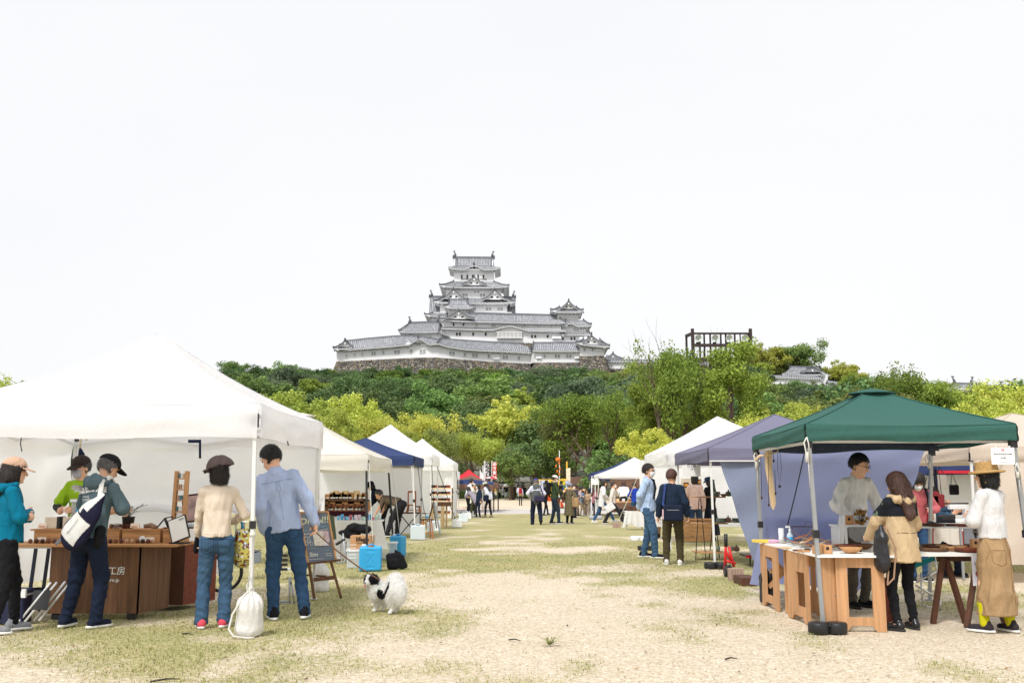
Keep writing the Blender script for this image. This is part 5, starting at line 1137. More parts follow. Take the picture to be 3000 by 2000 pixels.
# ---------------------------------------------------------------- tents
def canvas(name,rgb,tr=.35,rough=.8):return cloth(name,rgb,rough,.03,.25,trans=tr,scale=2.,bscale=30.,crease=.22)
C_white=canvas('canvas_white',(251,251,255),.5);C_cream=canvas('canvas_cream',(240,236,228),.38);C_navy=canvas('canvas_navy',(54,68,110),.12);C_lilac=canvas('canvas_lilac',(128,126,150),.2)
C_green=canvas('canvas_green',(58,100,92),.12);C_beige=canvas('canvas_beige',(222,208,194),.3);C_blue=canvas('canvas_lavender',(160,168,208),.6);C_brown=canvas('canvas_brown',(126,98,84),.2);C_red=canvas('canvas_red',(224,60,74),.3);C_grey=canvas('canvas_grey',(132,141,166),.2)
M_wpole=mat('white_pole',srgb(222,222,220),.4,.03);M_cord=mat('white_cord',srgb(232,230,222),.9,.05,bump=.6,bscale=300)
def tent(label,C,ze,zp,val,cm,lm,legs=None,sag=.07,lw=.034,legs_on=(0,1,2,3),apex=None,walls=(),cap=False,gap=0.,wrinkle=.007):
 """pop-up tent: C = ground corners near-left, near-right, far-right, far-left"""
 C=[Vector((c[0],c[1],0))for c in C];cen=sum(C,Vector())/4;T=thing('market_tent',label,'tent',cen);ap=Vector((apex[0],apex[1],zp))if apex else Vector((cen.x,cen.y,zp));rs=random.Random(len(label)+int(C[0].y*7))
 m=MB();mv=MB();ms=MB();ph=rs.random()*6
 def cw(u,k):return math.sin(u*17+ph+k*2)*.5+math.sin(u*41+ph*2+k)*.3+math.sin(u*7+k)*.5
 for i in range(4):
  A,B=C[i]+Vector((0,0,ze)),C[(i+1)%4]+Vector((0,0,ze));out=((A+B)/2-ap);out.z=0;out.normalize()
  def S(u,v):
   e=A.lerp(B,u);p=e.lerp(ap,v);p.z-=sag*math.sin(PI*v)*(1+2.2*math.sin(PI*u)*(1-v));p.z-=.02*math.sin(PI*u)*(1-v)+wrinkle*.6*cw(u+v,i)*(1-v)*v*2;return p
  m.grid(S,18,12);ms.tube([S(0,j/10)+Vector((0,0,.004))for j in range(11)],.006,4);ms.tube([S(j/12,0)+out*.008 for j in range(13)],.006,4)
  def Vl(u,v):
   p=A.lerp(B,u)-Vector((0,0,.02*math.sin(PI*u)));return p+out*(.012+wrinkle*cw(u,i)*v*1.3+.006*math.sin(v*9+u*6)+.012*math.sin(PI*v))+Vector((0,0,-val*v+.010*math.sin(u*PI*3+ph)*v+.02*math.sin(PI*u)*v))
  mv.grid(Vl,34,6)
 cn=m.build('canopy',cm,T,recalc=False);ms.build('seams',cm,cn);mv.build('valance',cm,T,recalc=False)
 if cap:MB().lathe([(0,.0),(.12,-.022),(.24,-.052),(.25,-.06)],ap+Vector((0,0,.006)),4+8).build('vent_cap',cm,cn)
 zt=ze-.06
 for k in legs_on:
  c=C[k].lerp(cen,.022);f=legs.get(k)if legs else None;f=Vector((f[0],f[1],0))if f else c.copy();top=c+Vector((0,0,zt));l=MB().bar(f,top,lw,lw,up=(0,1,0));mid=f.lerp(top,.48)
  lg_=l.build('leg',lm,T,bevel=.003);MB().box(mid,(lw*1.5,lw*1.5,.07)).build('leg_clamp',M_black,lg_);MB().box(f+Vector((0,0,.006)),(lw*2.4,lw*2.4,.012)).build('foot_plate',lm,lg_)
  MB().box(c+Vector((0,0,zt-.10)),(lw*1.7,lw*1.7,.12)).build('corner_joint',M_black,lg_)
 for i in range(4):
  A,B=C[i].lerp(cen,.03),C[(i+1)%4].lerp(cen,.03);zb=ze-val+.05;t=MB();n=2
  for q in range(n):a,b=A.lerp(B,q/n),A.lerp(B,(q+1)/n);t.bar(a+Vector((0,0,zt-.02)),b+Vector((0,0,zb)),.018,.026);t.bar(a+Vector((0,0,zb)),b+Vector((0,0,zt-.02)),.018,.026)
  t.build('truss',lm,T)
 for w_ in walls:tent_wall(T,*w_)
 return T
def tent_wall(T,P,m,name='side_wall',seed=0,amp=.025):
 """hanging cloth through four corners top-left, top-right, bottom-right, bottom-left"""
 P=[Vector(p)for p in P];n=(P[1]-P[0]).cross(P[3]-P[0]).normalized();
 def S(u,v):
  p=P[0].lerp(P[1],u).lerp(P[3].lerp(P[2],u),v);return p+n*amp*(math.sin(u*9+seed+2*v)*v+.6*math.sin(u*23+seed*2+v*4)*v+.4*math.sin((u+v)*14+seed)*(1-v)+.5*math.sin(v*13+u*5))
 return MB().grid(S,48,26).build(name,m,T,recalc=False)
t1=tent('big white pop-up tent on the left over the wooden craft counter',[(-5.32,9.2),(-2.34,9.18),(-2.30,12.05),(-5.3,12.1)],2.07,2.94,.32,C_white,M_wpole,legs={1:(-2.335,9.15)},apex=(-3.80,10.6),sag=.075)
tent_wall(t1,[(-5.3,12.08,1.95),(-2.3,12.04,1.95),(-2.3,12.10,1.06),(-5.3,12.14,1.05)],C_white,seed=2,amp=.03);m=MB();m.tube([(-5.3+3.0*i/14,12.10+.03*math.sin(i),1.04+.03*math.sin(i*1.7)+(.05 if i>11 else 0))for i in range(15)],.05,8);m.build('rolled_hem',C_white,t1)
tent_wall(t1,[(-5.3,9.25,1.75),(-5.28,12.05,1.95),(-5.26,12.05,.27),(-5.3,9.25,.3)],C_white,seed=4,amp=.03)
tent_wall(t1,[(-5.32,12.16,1.04),(-3.55,12.16,1.04),(-3.5,12.3,.27),(-5.4,12.35,.26)],C_white,seed=5,amp=.02)
text('brand_print','■■■',.07,facing((-2.33,11.9,1.90),1,0,0,-PI/2),mat('print_red',srgb(200,60,60),.8),t1)
M_red=mat('red_plastic',srgb(206,36,40),.4,.05);M_strap=cloth('strap_navy',(28,34,62))
for px,k in((586,1),(1,0)):
 if k:MB().tube([at(px,1287,9.9),at(px,1342,9.9)],.012,4).build('strap',M_strap,t1);MB().box(at(570,1292,9.9),(.12,.03,.03)).build('strap',M_strap,t1)
m=MB();m.tube([at(63,1276,9.6),at(60,1300,9.6),at(64,1322,9.6)],.005,4);m.build('tie_string',M_strap,t1)
m=MB();m.tube([at(828,1284,10.3),at(842,1292,10.3),at(845,1305,10.3)],.006,4);m.build('tie_string',M_strap,t1)
t2=tent('cream pop-up tent with black legs over the glassware stall',[(-5.2,16.5),(-2.37,16.5),(-2.35,19.3),(-5.2,19.4)],1.84,2.62,.26,C_cream,M_black,legs={1:(-2.33,16.35),2:(-2.24,19.3)},cap=True,sag=.05)
t3=tent('navy blue pop-up tent with white side wall, third in the left row',[(-5.3,25.2),(-2.47,25.2),(-2.47,27.9),(-5.3,28.0)],2.08,2.6,.24,C_navy,M_wpole,legs={1:(-2.42,25.35)},sag=.03)
tent_wall(t3,[(-5.75,27.9,2.05),(-2.5,27.9,2.05),(-2.5,27.95,.05),(-5.75,27.95,.05)],C_white,seed=1)
t4=tent('white pop-up tent with tall peak behind the navy tent',[(-5.4,30.7),(-2.45,30.7),(-2.45,33.6),(-5.4,33.7)],2.32,3.3,.34,C_white,M_wpole,sag=.05);tent_wall(t4,[(-5.4,31.,2.2),(-3.0,31.,2.2),(-3.,31.05,.05),(-5.4,31.05,.05)],C_white,seed=7)
t5=tent('white pop-up tent fourth in the left row over a wooden rack',[(-5.4,42.3),(-2.45,42.3),(-2.45,45.2),(-5.4,45.2)],2.36,3.4,.36,C_white,M_wpole,sag=.05);tent_wall(t5,[(-5.9,45.1,2.3),(-2.5,45.1,2.3),(-2.5,45.1,.02),(-5.9,45.1,.02)],C_white,seed=3);tent_wall(t5,[(-2.85,42.5,2.1),(-2.48,42.5,2.1),(-2.48,42.5,.03),(-2.85,42.5,.03)],C_white,seed=4)
t6=tent('small white tent just past the tall white ones on the left',[(-5.6,50),(-2.75,50),(-2.75,52.6),(-5.6,52.6)],2.1,2.7,.4,C_white,M_wpole)
t7=tent('red and white market tent at the far end of the left row',[(-3.6,63),(-1.95,63),(-1.95,66),(-3.6,66)],1.9,2.45,.5,C_red,M_wpole);MB().grid(lambda u,v:Vector((-2.02,62.9,0))+Vector((.45*u*v+.2*v*0,0,2.42-.75*v)),4,4).build('canopy',C_white,t7,recalc=False)
tent('brown low canopy in front of the red tent',[(-3.9,56.2),(-.75,56.2),(-.75,58.8),(-3.9,58.8)],1.55,2.0,.3,C_brown,M_black);tt=tent('brown low canopy with blue stripes beside the women at the left stalls',[(-3.6,52.8),(-.95,52.8),(-.95,55.2),(-3.6,55.2)],1.45,1.75,.25,C_brown,M_black)
for k in(0,1):MB().grid(lambda u,v:Vector((-3.6+2.65*u,52.75,1.46+.0*v))+Vector((0,.02,.09*v))+Vector((0,.5*v*.2,(.18-.3*abs(u-.5))*v)),8,2).build('blue_stripe',C_navy,tt,recalc=False)if k else None
# ropes from the left row
def guy(label,a,b,r=.006,m=None,sag=.02):o=MB().tube(rope(a,b,sag),r,5).build('guy_rope',m or M_cord,origin=Vector(a));tag(o,label,'rope');return o
guy('black and white guy rope from the fourth left tent down to a water jug',at(1281,1366,30.9),at(1333,1518,33),.011,M_black);guy('dark guy rope hanging on the near leg of the tall white tent',at(1265,1362,31),at(1270,1468,31),.010,M_black);guy('guy rope down to the tall tent water jug',at(1336,1378,42),at(1348,1455,42),.01,M_black)
guy('grey slanting guy line in front of the navy tent wall',at(1224,1366,27),at(1243,1500,27),.014,M_steel);guy('white cord from the cream tent down to the blue water can',at(1081,1357,16.3),at(1093,1594,16.15),.006);guy('white cord from the cream tent far corner to the second blue can',at(1146,1345,19.2),at(1172,1566,19.3),.006)
guy('white cord tied along the big white tent rear leg',at(932,1314,12),at(934,1500,12.1),.006);guy('white line hanging from the navy tent to the clear water can',at(1205,1362,25.2),at(1217,1548,25.4),.008)
# right side
t8=tent('green pop-up tent on the right over the wood workshop stall',[(2.74,9.3),(4.68,9.28),(4.92,11.7),(2.84,11.75)],1.885,2.33,.16,C_green,M_steel,legs={0:(2.84,9.36),3:(2.90,11.75),1:(4.83,9.4),2:(4.86,11.9)},cap=True,sag=.02,lw=.036,apex=(3.80,10.5))
tent_wall(t8,[(2.95,11.9,1.84),(4.95,11.9,1.84),(4.62,12.0,.9),(2.95,12.05,.12)],C_blue,seed=3,amp=.035);tent_wall(t8,[(2.99,12.0,.95),(4.5,12.1,.95),(4.15,12.2,.1),(3.12,13.4,.04)],C_blue,seed=8,amp=.02)
MB().grid(lambda u,v:Vector((2.9+2.0*u,11.62-.15*v,1.86-.15*v-.03*math.sin(u*PI*2))),14,4).build('rolled_wall',cloth('rolled_dark',(112,112,138)),t8,recalc=False)
m=MB();m.grid(lambda u,v:Vector((2.80+1.86*u,9.36+.0*v,1.735-.025*v)),10,1);m.grid(lambda u,v:Vector((2.80+.06*u,9.4+2.2*u,1.735-.03*v)),10,1);m.build('white_hem',C_white,t8,recalc=False)
def knots(label,p,L=.45,n=3):
 T=thing('rope_bundle',label,'rope',p);m=MB();rs=random.Random(int(p[0]*50));p=Vector(p)
 for i in range(n):q=p+Vector((rs.uniform(-.02,.02),-.02,0));m.tube([q,q+Vector((-.03,-.01,-.05)),q+Vector((0,-.01,-L*.5)),q+Vector((.02,0,-L*.52)),q+Vector((.015,0,-.06)),q],.0045,5)
 m.tube([p+Vector((0,-.02,-L*.3)),p+Vector((0,-.02,-L*.5))],.016,6);m.tube([p+Vector((.01,-.02,-L*.45)),p+Vector((.015,-.02,-L))],.0035,5);m.build('cord',M_cord,T)
knots('white cord bundle at the front left corner of the green tent',at(2360,1280,9.25),.46);knots('white cord bundle at the rear left leg of the green tent',at(2213,1322,11.7),.4);knots('white cord bundle on the rear right leg of the green tent',at(2718,1330,11.6),.32);knots('white cord bundle on the right leg beside the straw hat',at(2975,1355,9.3),.28)
guy('black cord slanting down across the lavender wall',at(2358,1320,11.6),at(2305,1545,11.6),.007,M_black);MB().tube([at(2238,1320,12.05),at(2244,1572,12.02)],.014,5).build('wall_seam',M_brown,t8)
t9=tent('lilac grey pop-up tent behind the green one',[(3.24,16.5),(6.2,16.4),(6.3,19.4),(3.2,19.6)],1.945,2.6,.22,C_lilac,M_wpole,legs={0:(3.30,16.55)},sag=.02)
tent_wall(t9,[(3.42,16.5,1.72),(5.6,16.5,1.72),(5.6,16.4,.10),(3.88,16.35,.14)],C_grey,seed=6,amp=.04);MB().bar((3.24,16.46,1.73),(5.2,16.42,1.73),.02,.02).build('white_trim',M_wpole,t9)
t10=tent('white pop-up tent with tall peak behind the lilac one',[(3.3,21.3),(6.2,21.3),(6.2,24.8),(3.3,24.8)],2.08,2.92,.3,C_white,M_wpole,sag=.03);tent_wall(t10,[(3.3,26,2.),(7.4,26,2.),(7.4,26,.3),(3.3,26,.3)],C_white,seed=9)
t11=tent('small white pop-up tent with brown rear wall at the far right',[(3.58,41.6),(6.9,41.6),(6.9,44.6),(3.65,44.6)],1.83,2.58,.16,C_white,M_wpole,legs={0:(3.46,41.8)});tent_wall(t11,[(4.4,45.0,1.75),(8.2,45,1.75),(8.2,45,.2),(4.4,45,.2)],C_brown,seed=2)
t12=tent('navy blue canopy showing behind the small white tent',[(3.62,45.9),(7,45.9),(7,49),(3.75,49)],1.95,2.55,.33,C_navy,M_wpole,legs={0:(3.5,44.8)})
t13=tent('beige pop-up tent with closed wall at the far right behind the straw hat',[(6.40,14),(9.4,14),(9.5,17.6),(6.42,17.6)],1.88,2.46,.2,C_beige,M_wpole,legs={0:(6.41,14.05)},sag=.0);tent_wall(t13,[(6.44,14.0,1.8),(9.4,14.0,1.8),(9.4,14,.25),(6.75,14,.25)],C_beige,seed=3,amp=.03);tent_wall(t13,[(6.44,14.0,1.78),(6.7,14.0,1.78),(6.52,13.95,1.2),(6.46,13.98,1.25)],C_beige,seed=3,amp=.01)
MB().tube(rope((6.85,13.95,1.78),(6.5,13.9,1.22),.03),.010,5).build('tie_rope',C_beige,t13)
t14=tent('dark blue canopy with red edge behind the beige tent',[(8.2,20.6),(11,20.6),(11,23),(8.2,23)],1.83,2.2,.28,C_navy,M_steel,legs={0:(8.9,20.7)});tent_wall(t14,[(8.5,21.0,1.72),(10.4,21.0,1.72),(10.4,21.,.3),(8.5,21.,.3)],C_grey if 0 else C_white,seed=3);MB().box((9.2,20.55,1.61),(1.3,.03,.06)).build('red_edge',C_red,t14)
for a,b,lab in(((3.3,27.5),(5.5,30),'far blue canopy glimpsed behind the pink shirted woman'),):
 pass
# cloth screen, banners, parasol, stalls in the far crowd
sc_=thing('cloth_screen','plain brown cloth screen behind the crowd','screen',at(1690,1450,60));a,b=at(1662,1396,60),at(1724,1397,60);MB().box2((a.x,60,.25),(b.x+.6,60.05,a.z)).build('cloth',C_brown,sc_);[MB().bar((x,60.1,0),(x,60.1,a.z),.06).build('post',M_brown,sc_)for x in(a.x,b.x+.6)]
def banner(label,px0,px1,py0,py1,Y,cm,txt,tcol,sz):
 a,b=at(px0,py0,Y),at(px1,py1,Y);T=thing('banner',label,'banner',(a.x,Y,0));MB().tube([(a.x-.04,Y,0),(a.x-.04,Y,a.z+.1)],.02,6).build('pole',M_wpole,T);MB().tube([(a.x-.04,Y,a.z+.03),(b.x,Y,a.z+.03)],.012,5).build('crossbar',M_wpole,T)
 f=MB().grid(lambda u,v:Vector((a.x+(b.x-a.x)*u,Y-.01+.02*math.sin(v*9+u*3),a.z+(b.z-a.z)*v)),4,14).build('flag',cm,T,recalc=False);n=len(txt)
 for i,ch in enumerate(txt):text('lettering',ch,sz,facing(((a.x+b.x)/2,Y-.05,a.z+(b.z-a.z)*(i+.5)/n)),mat('ink_'+tcol,dict(black=(.01,.01,.01),white=(.85,.85,.85))[tcol],.8),f,bold=.012)
banner('white banner with bold black characters near the far stalls',1421,1432,1354,1412,58,C_white,'クラフト市','black',.27);banner('orange red banner with white characters at the far stalls',1443,1455,1354,1403,60,canvas('canvas_orange',(226,84,48),.3),'のうまい','white',.23);banner('narrow plain white banner just left of the black lettered one',1417,1421,1368,1420,56,C_white,'','black',.2)
def parasol(label,p,R,z,c1,c2,n=8):
 T=thing('parasol',label,'parasol',(p[0],p[1],0));m=MB()
 for i in range(n):
  for j in range(2):
   a0,a1=(i*2+j)*PI/n,(i*2+j+1)*PI/n
   for q in range(3):r0,r1=R*q/3,R*(q+1)/3;h=lambda r:z+R*.28*(1-(r/R)**1.8);m.add([(p[0]+r0*math.cos(a0),p[1]+r0*math.sin(a0),h(r0)),(p[0]+r1*math.cos(a0),p[1]+r1*math.sin(a0),h(r1)),(p[0]+r1*math.cos(a1),p[1]+r1*math.sin(a1),h(r1)),(p[0]+r0*math.cos(a1),p[1]+r0*math.sin(a1),h(r0))],[(0,1,2,3)],(i%2))
 m.build('shade',[c1,c2],T,recalc=False);MB().tube([(p[0],p[1],0),(p[0],p[1],z+R*.28)],.02,6).build('pole',M_wpole,T)
parasol('red and white striped parasol beside the orange banner',(at(1437,1400,57).x,57),.42,1.8,C_red,C_white)
q=at(1436,1420,54);o=thing('signboard','brown cardboard sign board standing by the far stalls','sign',(q.x,54,0));MB().box((q.x,54,1.35),(.34,.05,.5)).build('board',mat('card',srgb(196,160,112),.9),o);MB().box((q.x,54.05,.6),(.05,.05,1.2)).build('post',M_brown,o);text('lettering','米\nめし',.13,facing((q.x,53.96,1.4)),MATS['ink_white'],o)
def colour_stall():
 T=thing('craft_stall','colourful stall of hanging cloths and yellow poles behind the phone user','stall',at(1620,1500,50));q=lambda X,Y,d=50:at(1500+X/7.84,1380+Y/7.84,d);rs=random.Random(3);My=mat('yellow_wood',srgb(232,190,60),.6)
 for X in(560,650,1075,1270):MB().bar((q(X,0).x,50+(X%3)*.4,0),(q(X,0).x,50+(X%3)*.4,q(X,190).z+(.9 if X>1200 else 0)),.07).build('post',My if X>1000 else M_wpole,T)
 MB().bar(q(560,200),q(1275,200),.07).build('rail',My,T);MB().bar(q(1080,190,50.4),q(1240,190,50.4),.09).build('rail',My,T)
 pal=[(240,220,60),(236,236,240),(200,205,225),(240,200,70),(220,90,50),(70,110,180),(30,30,34),(230,130,60),(180,60,50),(90,140,110),(236,226,200)]
 for i in range(30):
  X=rs.uniform(565,890)if i<10 else rs.uniform(1060,1260);z1=q(0,205).z-(0 if i<14 else rs.uniform(.2,1.2));h=rs.uniform(.5,1.1)if i<10 else rs.uniform(.12,.4);w_=rs.uniform(.15,.5)if i<10 else rs.uniform(.07,.2);x=q(X,0).x;y=49.9+rs.uniform(-.2,.3)
  MB().grid(lambda u,v:Vector((x+w_*u,y+.03*math.sin(u*9+i),z1-h*v)),5,2).build('hanging_cloth',cloth('stall%d'%(i%11),pal[i%11]),T,recalc=False)
 for z in(.3,.75,1.1):MB().box((q(1170,0).x,50,z),(.85,.5,.05)).build('shelf',M_brown,T)
 for i in range(16):x=q(1170,0).x+rs.uniform(-.4,.4);z=rs.choice((.33,.78,1.13));MB().lathe([(.04,0),(.06,.05),(.05,.12),(.03,.16)],(x,49.9,z),8).build('trinket',cloth('stall%d'%(i%11),pal[i%11]),T)
 p=q(1095,-20);m=MB();m.tube([(p.x,50.2,0),(p.x,50.2,p.z+1)],.02,5);m.build('pole',M_wpole,T);fz=at(1635,1345,50);[MB().ball((fz.x+(rs.uniform(-.1,.1)if i else 0),50.2,fz.z-(.07+.13*i if i else 0)),(.14,.1,.12)if i==0 else(.05,.04,.08),7).build('streamer_ball',cloth('stall7',pal[7]),T)for i in range(6)]
 p=q(1240,-60);MB().add([p+Vector((0,0,0)),p+Vector((.22,0,.05)),p+Vector((.2,0,-1.2)),p+Vector((.03,0,-1.1))],[(0,1,2,3)]).build('pennant',cloth('stall10',pal[10]),T,recalc=False)
colour_stall()
# ---------------------------------------------------------------- people
def cl(n,*rgb):return cloth('cloth_'+n,rgb)
def denim(n,rgb):return cloth('denim_'+n,rgb,bump=.8,bscale=260,crease=.9,var=.22,scale=4)
D_mid=denim('mid',(74,106,138));D_dk=denim('dark',(58,90,128));C_blk=cl('black',26,26,30);C_nv=cl('navy',28,36,56);C_wh=cloth('cloth_white',(236,236,238),trans=.12);Sw=mat('sole_white',srgb(228,228,226),.6);Sk=mat('sole_dark',(.03,.03,.03),.7)
MK=cloth('mask_white',(236,238,240),crease=.2);MKg=cloth('mask_grey',(176,176,182),crease=.3)
def pattern(name,base,cols,kind='spots',sc_=30.,thr=.5):
 m=cloth(name,base);
 if m.get('pat'):return m
 m['pat']=1;N=m.node_tree.nodes;L=m.node_tree.links;p=N['Principled BSDF'];src=p.inputs['Base Color'].links[0].from_socket;tc=N.new('ShaderNodeTexCoord')
 for i,c in enumerate(cols):
  mx=N.new('ShaderNodeMixRGB');mx.inputs[2].default_value=(*srgb(*c),1);L.new(src,mx.inputs[1])
  if kind=='plaid':
   w_=N.new('ShaderNodeTexWave');w_.inputs['Scale'].default_value=sc_*(1+.37*i);w_.bands_direction=('X','Z','Z','X')[i%4];r=N.new('ShaderNodeMath');r.operation='GREATER_THAN';r.inputs[1].default_value=thr+.1*i;L.new(tc.outputs['Object'],w_.inputs[0]);L.new(w_.outputs['Fac'],r.inputs[0]);k=N.new('ShaderNodeMath');k.operation='MULTIPLY';k.inputs[1].default_value=.6;L.new(r.outputs[0],k.inputs[0]);L.new(k.outputs[0],mx.inputs[0])
  else:
   t=N.new('ShaderNodeTexVoronoi' if kind=='spots' else 'ShaderNodeTexNoise');t.inputs['Scale'].default_value=sc_*(1+.5*i);L.new(tc.outputs['Object'],t.inputs['Vector']);r=N.new('ShaderNodeMath');r.operation='LESS_THAN' if kind=='spots' else 'GREATER_THAN';r.inputs[1].default_value=thr;L.new(t.outputs[0],r.inputs[0]);L.new(r.outputs[0],mx.inputs[0])
  src=mx.outputs[0]
 L.new(src,p.inputs['Base Color']);return m
def strap(J,o,pts,r,m,flat=True,name='strap'):
 mb=MB();pts=[Vector(p)for p in pts];
 for i in range(len(pts)-1):mb.bar(pts[i],pts[i+1]+(pts[i+1]-pts[i])*.04,r,r*.25 if flat else r,up=(0,1,.01))
 return part_in(J,o,name,mb,m)
# 1 woman in teal at the left edge
pos,H=place(4,1852,1346)
J1=person('woman in a teal hooded jacket and beige cap at the left picture edge',pos,H,-62,0,top=dict(mat=cl('teal',0,112,142),hood=cl('teal',0,112,142),hem=.86,loose=.026,sl=.008),bottom=dict(mat=C_blk,r=(.098,.066,.05)),shoes=(cl('greyshoe',140,142,148),Sw),hair=('long','dark'),hat=('cap',cl('beigecap',206,170,146),-6),arms=('fold','fold'),head=(0,4),feet=((-.12,.10),(.10,-.08)))
o=text('shoe_letter','N',.07,facing(wp(J1,np.array(J1['A'][1])+V3(.05,.07,-.02)),*(J1['R']@V3(1,0,.1))),Sw,None);tag(o,'white letter N on the side of the grey shoe','shoe letter');o.parent=J1['T'];o.matrix_local=J1['T'].matrix_basis.inverted()@o.matrix_local;[o.__delitem__(k)for k in('label','category')]
# 2 stall keeper in lime shirt
Y=11.15;pos,H=place(228,1700,1340,Y)
J2=person('masked stall keeper in a lime green shirt and dark cap behind the counter',pos,H,168,0,top=dict(mat=cl('lime',150,190,40),sleeve=.38,sl=.02,hem=.84),bottom=dict(mat=cl('khaki',120,104,70)),shoes=(C_blk,Sk),hair=('neat','salt'),hat=('cap',cl('browncap',52,44,40),12),mask=MKg,glasses=True,arms=('front',((.10,.26,1.09),(1,-.5,-.6),(-.3,.6,.1))),head=(-16,8),lean=4)
for i in(0,1):g=SDF(.01);g.chain([J2['SH'][i]+(J2['E'][i]-J2['SH'][i])*.6,J2['E'][i],J2['Wr'][i]],[.047,.046,.034]);g.build('undersleeve',cl('charcoal',50,50,54),.008,J2['T'])
# 3 man with the sling bag
pos,H=place(234,1838,1330)
J3=person('grey haired man in a green hooded shirt with white lettering, sling bag on his back',pos,H,-24,0,top=dict(mat=cl('petrol',88,108,116),hood=cl('petrol',88,108,116),sleeve=.40,sl=.02,hem=.85,loose=.028),bottom=dict(mat=cl('navyjean',26,36,58),r=(.10,.072,.062),waist=1.0),shoes=(C_nv,Sw),hair=('short','grey'),hat=('cap',C_blk,-18),arms=(((-.06,.34,1.12),(-1,-.5,-.5),(0,1,.1)),((.14,.36,1.13),(1,-.6,-.6),(-.2,1,.2))),lean=11,side=3,feet=((-.17,-.02),(.13,.06)),hip=(.05,.02),head=(-8,20),wide=1.06)
def on_back(J,u,v,out=.0):return J['C']+J['sx']*u+J['up']*v-J['fw']*(.105+out)
def project_text(J,garment,body,size,u,v,m,name='lettering',shear=0.,bold=.0,roll=0.,out=.006):
 c=bpy.data.curves.new(name,'FONT');c.body=body;c.size=size;c.align_x='CENTER';c.align_y='CENTER';c.shear=shear;c.offset=bold;c.resolution_u=3;t=bpy.data.objects.new(name,c);me=bpy.data.meshes.new_from_object(t);bpy.data.objects.remove(t)
 gm=[q for q in KIDS[J['T'].name]if q.name.startswith(garment)][0].data;bv=BVHTree.FromPolygons([x.co for x in gm.vertices],[p.vertices[:]for p in gm.polygons]);bm=bmesh.new();bm.from_mesh(me);bmesh.ops.subdivide_edges(bm,edges=[e for e in bm.edges if e.calc_length()>size*.25],cuts=2);bmesh.ops.triangulate(bm,faces=bm.faces)
 cr,sr=math.cos(roll),math.sin(roll);fw=Vector(J['fw'])
 for x in bm.verts:
  a,b=x.co.x*cr-x.co.y*sr,x.co.x*sr+x.co.y*cr;p=Vector(on_back(J,u+a,v+b,.25));h=bv.ray_cast(p,fw)[0];x.co=(h if h else p+fw*.25)-fw*out
 bm.to_mesh(me);bm.free();me.materials.clear();me.materials.append(m);return link(name,me,J['T'])
project_text(J3,'shirt','California',.108,-.07,.065,Sw,shear=.35,bold=.003,roll=.08);g=MB();g.tube([Vector(on_back(J3,-.185+.23*i/6,.018+.010*math.sin(i*1.2)+.02*i/6,.03))for i in range(7)],.004,5);link('lettering_swash',g.mesh('lettering_swash',Sw),J3['T'])
project_text(J3,'shirt','WEST COAST',.03,-.06,-.045,Sw);project_text(J3,'shirt','(====)',.045,-.06,-.015,Sw)
def seam(J,garment,pts,m,r=.0022,sign=1,n=9,name='seam'):
 gm=[q for q in KIDS[J['T'].name]if q.name.startswith(garment)][0].data;bv=BVHTree.FromPolygons([x.co for x in gm.vertices],[p.vertices[:]for p in gm.polygons]);fw=Vector(J['fw'])*sign;out=[]
 for(u0,v0),(u1,v1)in zip(pts[:-1],pts[1:]):
  for i in range(n+1):
   u,v=u0+(u1-u0)*i/n,v0+(v1-v0)*i/n;p=Vector(J['P']+J['sx']*u+J['up']*v)-fw*.5;h=bv.ray_cast(p,fw)[0]
   if h:out.append(h-fw*.0015)
 if len(out)>2:link(name,MB().tube(out,r,4).mesh(name,m),J['T'])
def pockets(J,g,m,y=-.07,w_=.058,x=.075):
 for s_ in(-1,1):seam(J,g,[(s_*x-w_,y+.055),(s_*x+w_,y+.055),(s_*x+w_*.92,y-.06),(s_*x,y-.085),(s_*x-w_*.92,y-.06),(s_*x-w_,y+.055)],m,name='pocket_seam')
 seam(J,g,[(0,.05),(0,-.12)],m);seam(J,g,[(-.15,.06),(.15,.06)],m,name='waist_seam')
sb_=SDF(.03);bc=on_back(J3,.09,-.26,.085);ax=J3['sx']*.52+J3['up']*.85;ax/=np.linalg.norm(ax);sdv=np.cross(ax,J3['fw'])
sb_.cone(bc-ax*.12,bc+ax*.11,.165,.115,fl=2.1,fd=J3['fw']);sb_.cone(bc+ax*.11,bc+ax*.30,.115,.03,fl=1.7,fd=J3['fw'])
Mb1,Mb2=cl('bag_white',214,214,210),cl('bag_navy',28,28,52)
def bagmat(c):
 q=c-bc;a=q@ax;s_=q@sdv;f=q@J3['fw'];white=((a<.045)&(a>-.20)&(np.abs(s_)<.115))|((a>.12)&(s_>-.02))|((a>.06)&(s_>.05));return np.where(white&(f<-.005),0,1)
o=worn(J3,'sling_bag',sb_,[Mb1,Mb2],.008,'white and navy sling bag on the back of the man in the lettered shirt','bag',bagmat);strap(J3,o,[bc+ax*.24,J3['SC']+J3['sx']*.11-J3['fw']*.11,J3['SC']+J3['sx']*.12+J3['up']*.06-J3['fw']*.03,J3['SC']+J3['sx']*.10+J3['fw']*.09-J3['up']*.04],.055,Mb1);strap(J3,o,[bc-ax*.16-J3['sx']*.10,bc-ax*.22-J3['sx']*.16-J3['up']*.03],.03,MATS['steel']if 0 else cl('webbing',110,112,118));strap(J3,o,[bc+sdv*.0-J3['fw']*.082+ax*.02,bc-J3['fw']*.088-ax*.14],.004,C_nv,name='zip')
pc=SDF(.02);c=J3['P']+J3['sx']*.17-J3['fw']*.04+J3['up']*.00;pc.cone(c+J3['up']*.03,c-J3['up']*.09,.055,.045,fl=1.3,fd=J3['sx']);worn(J3,'hip_pouch',pc,C_blk,.009,'black hip pouch hanging at the right side of the sling bag man','pouch')
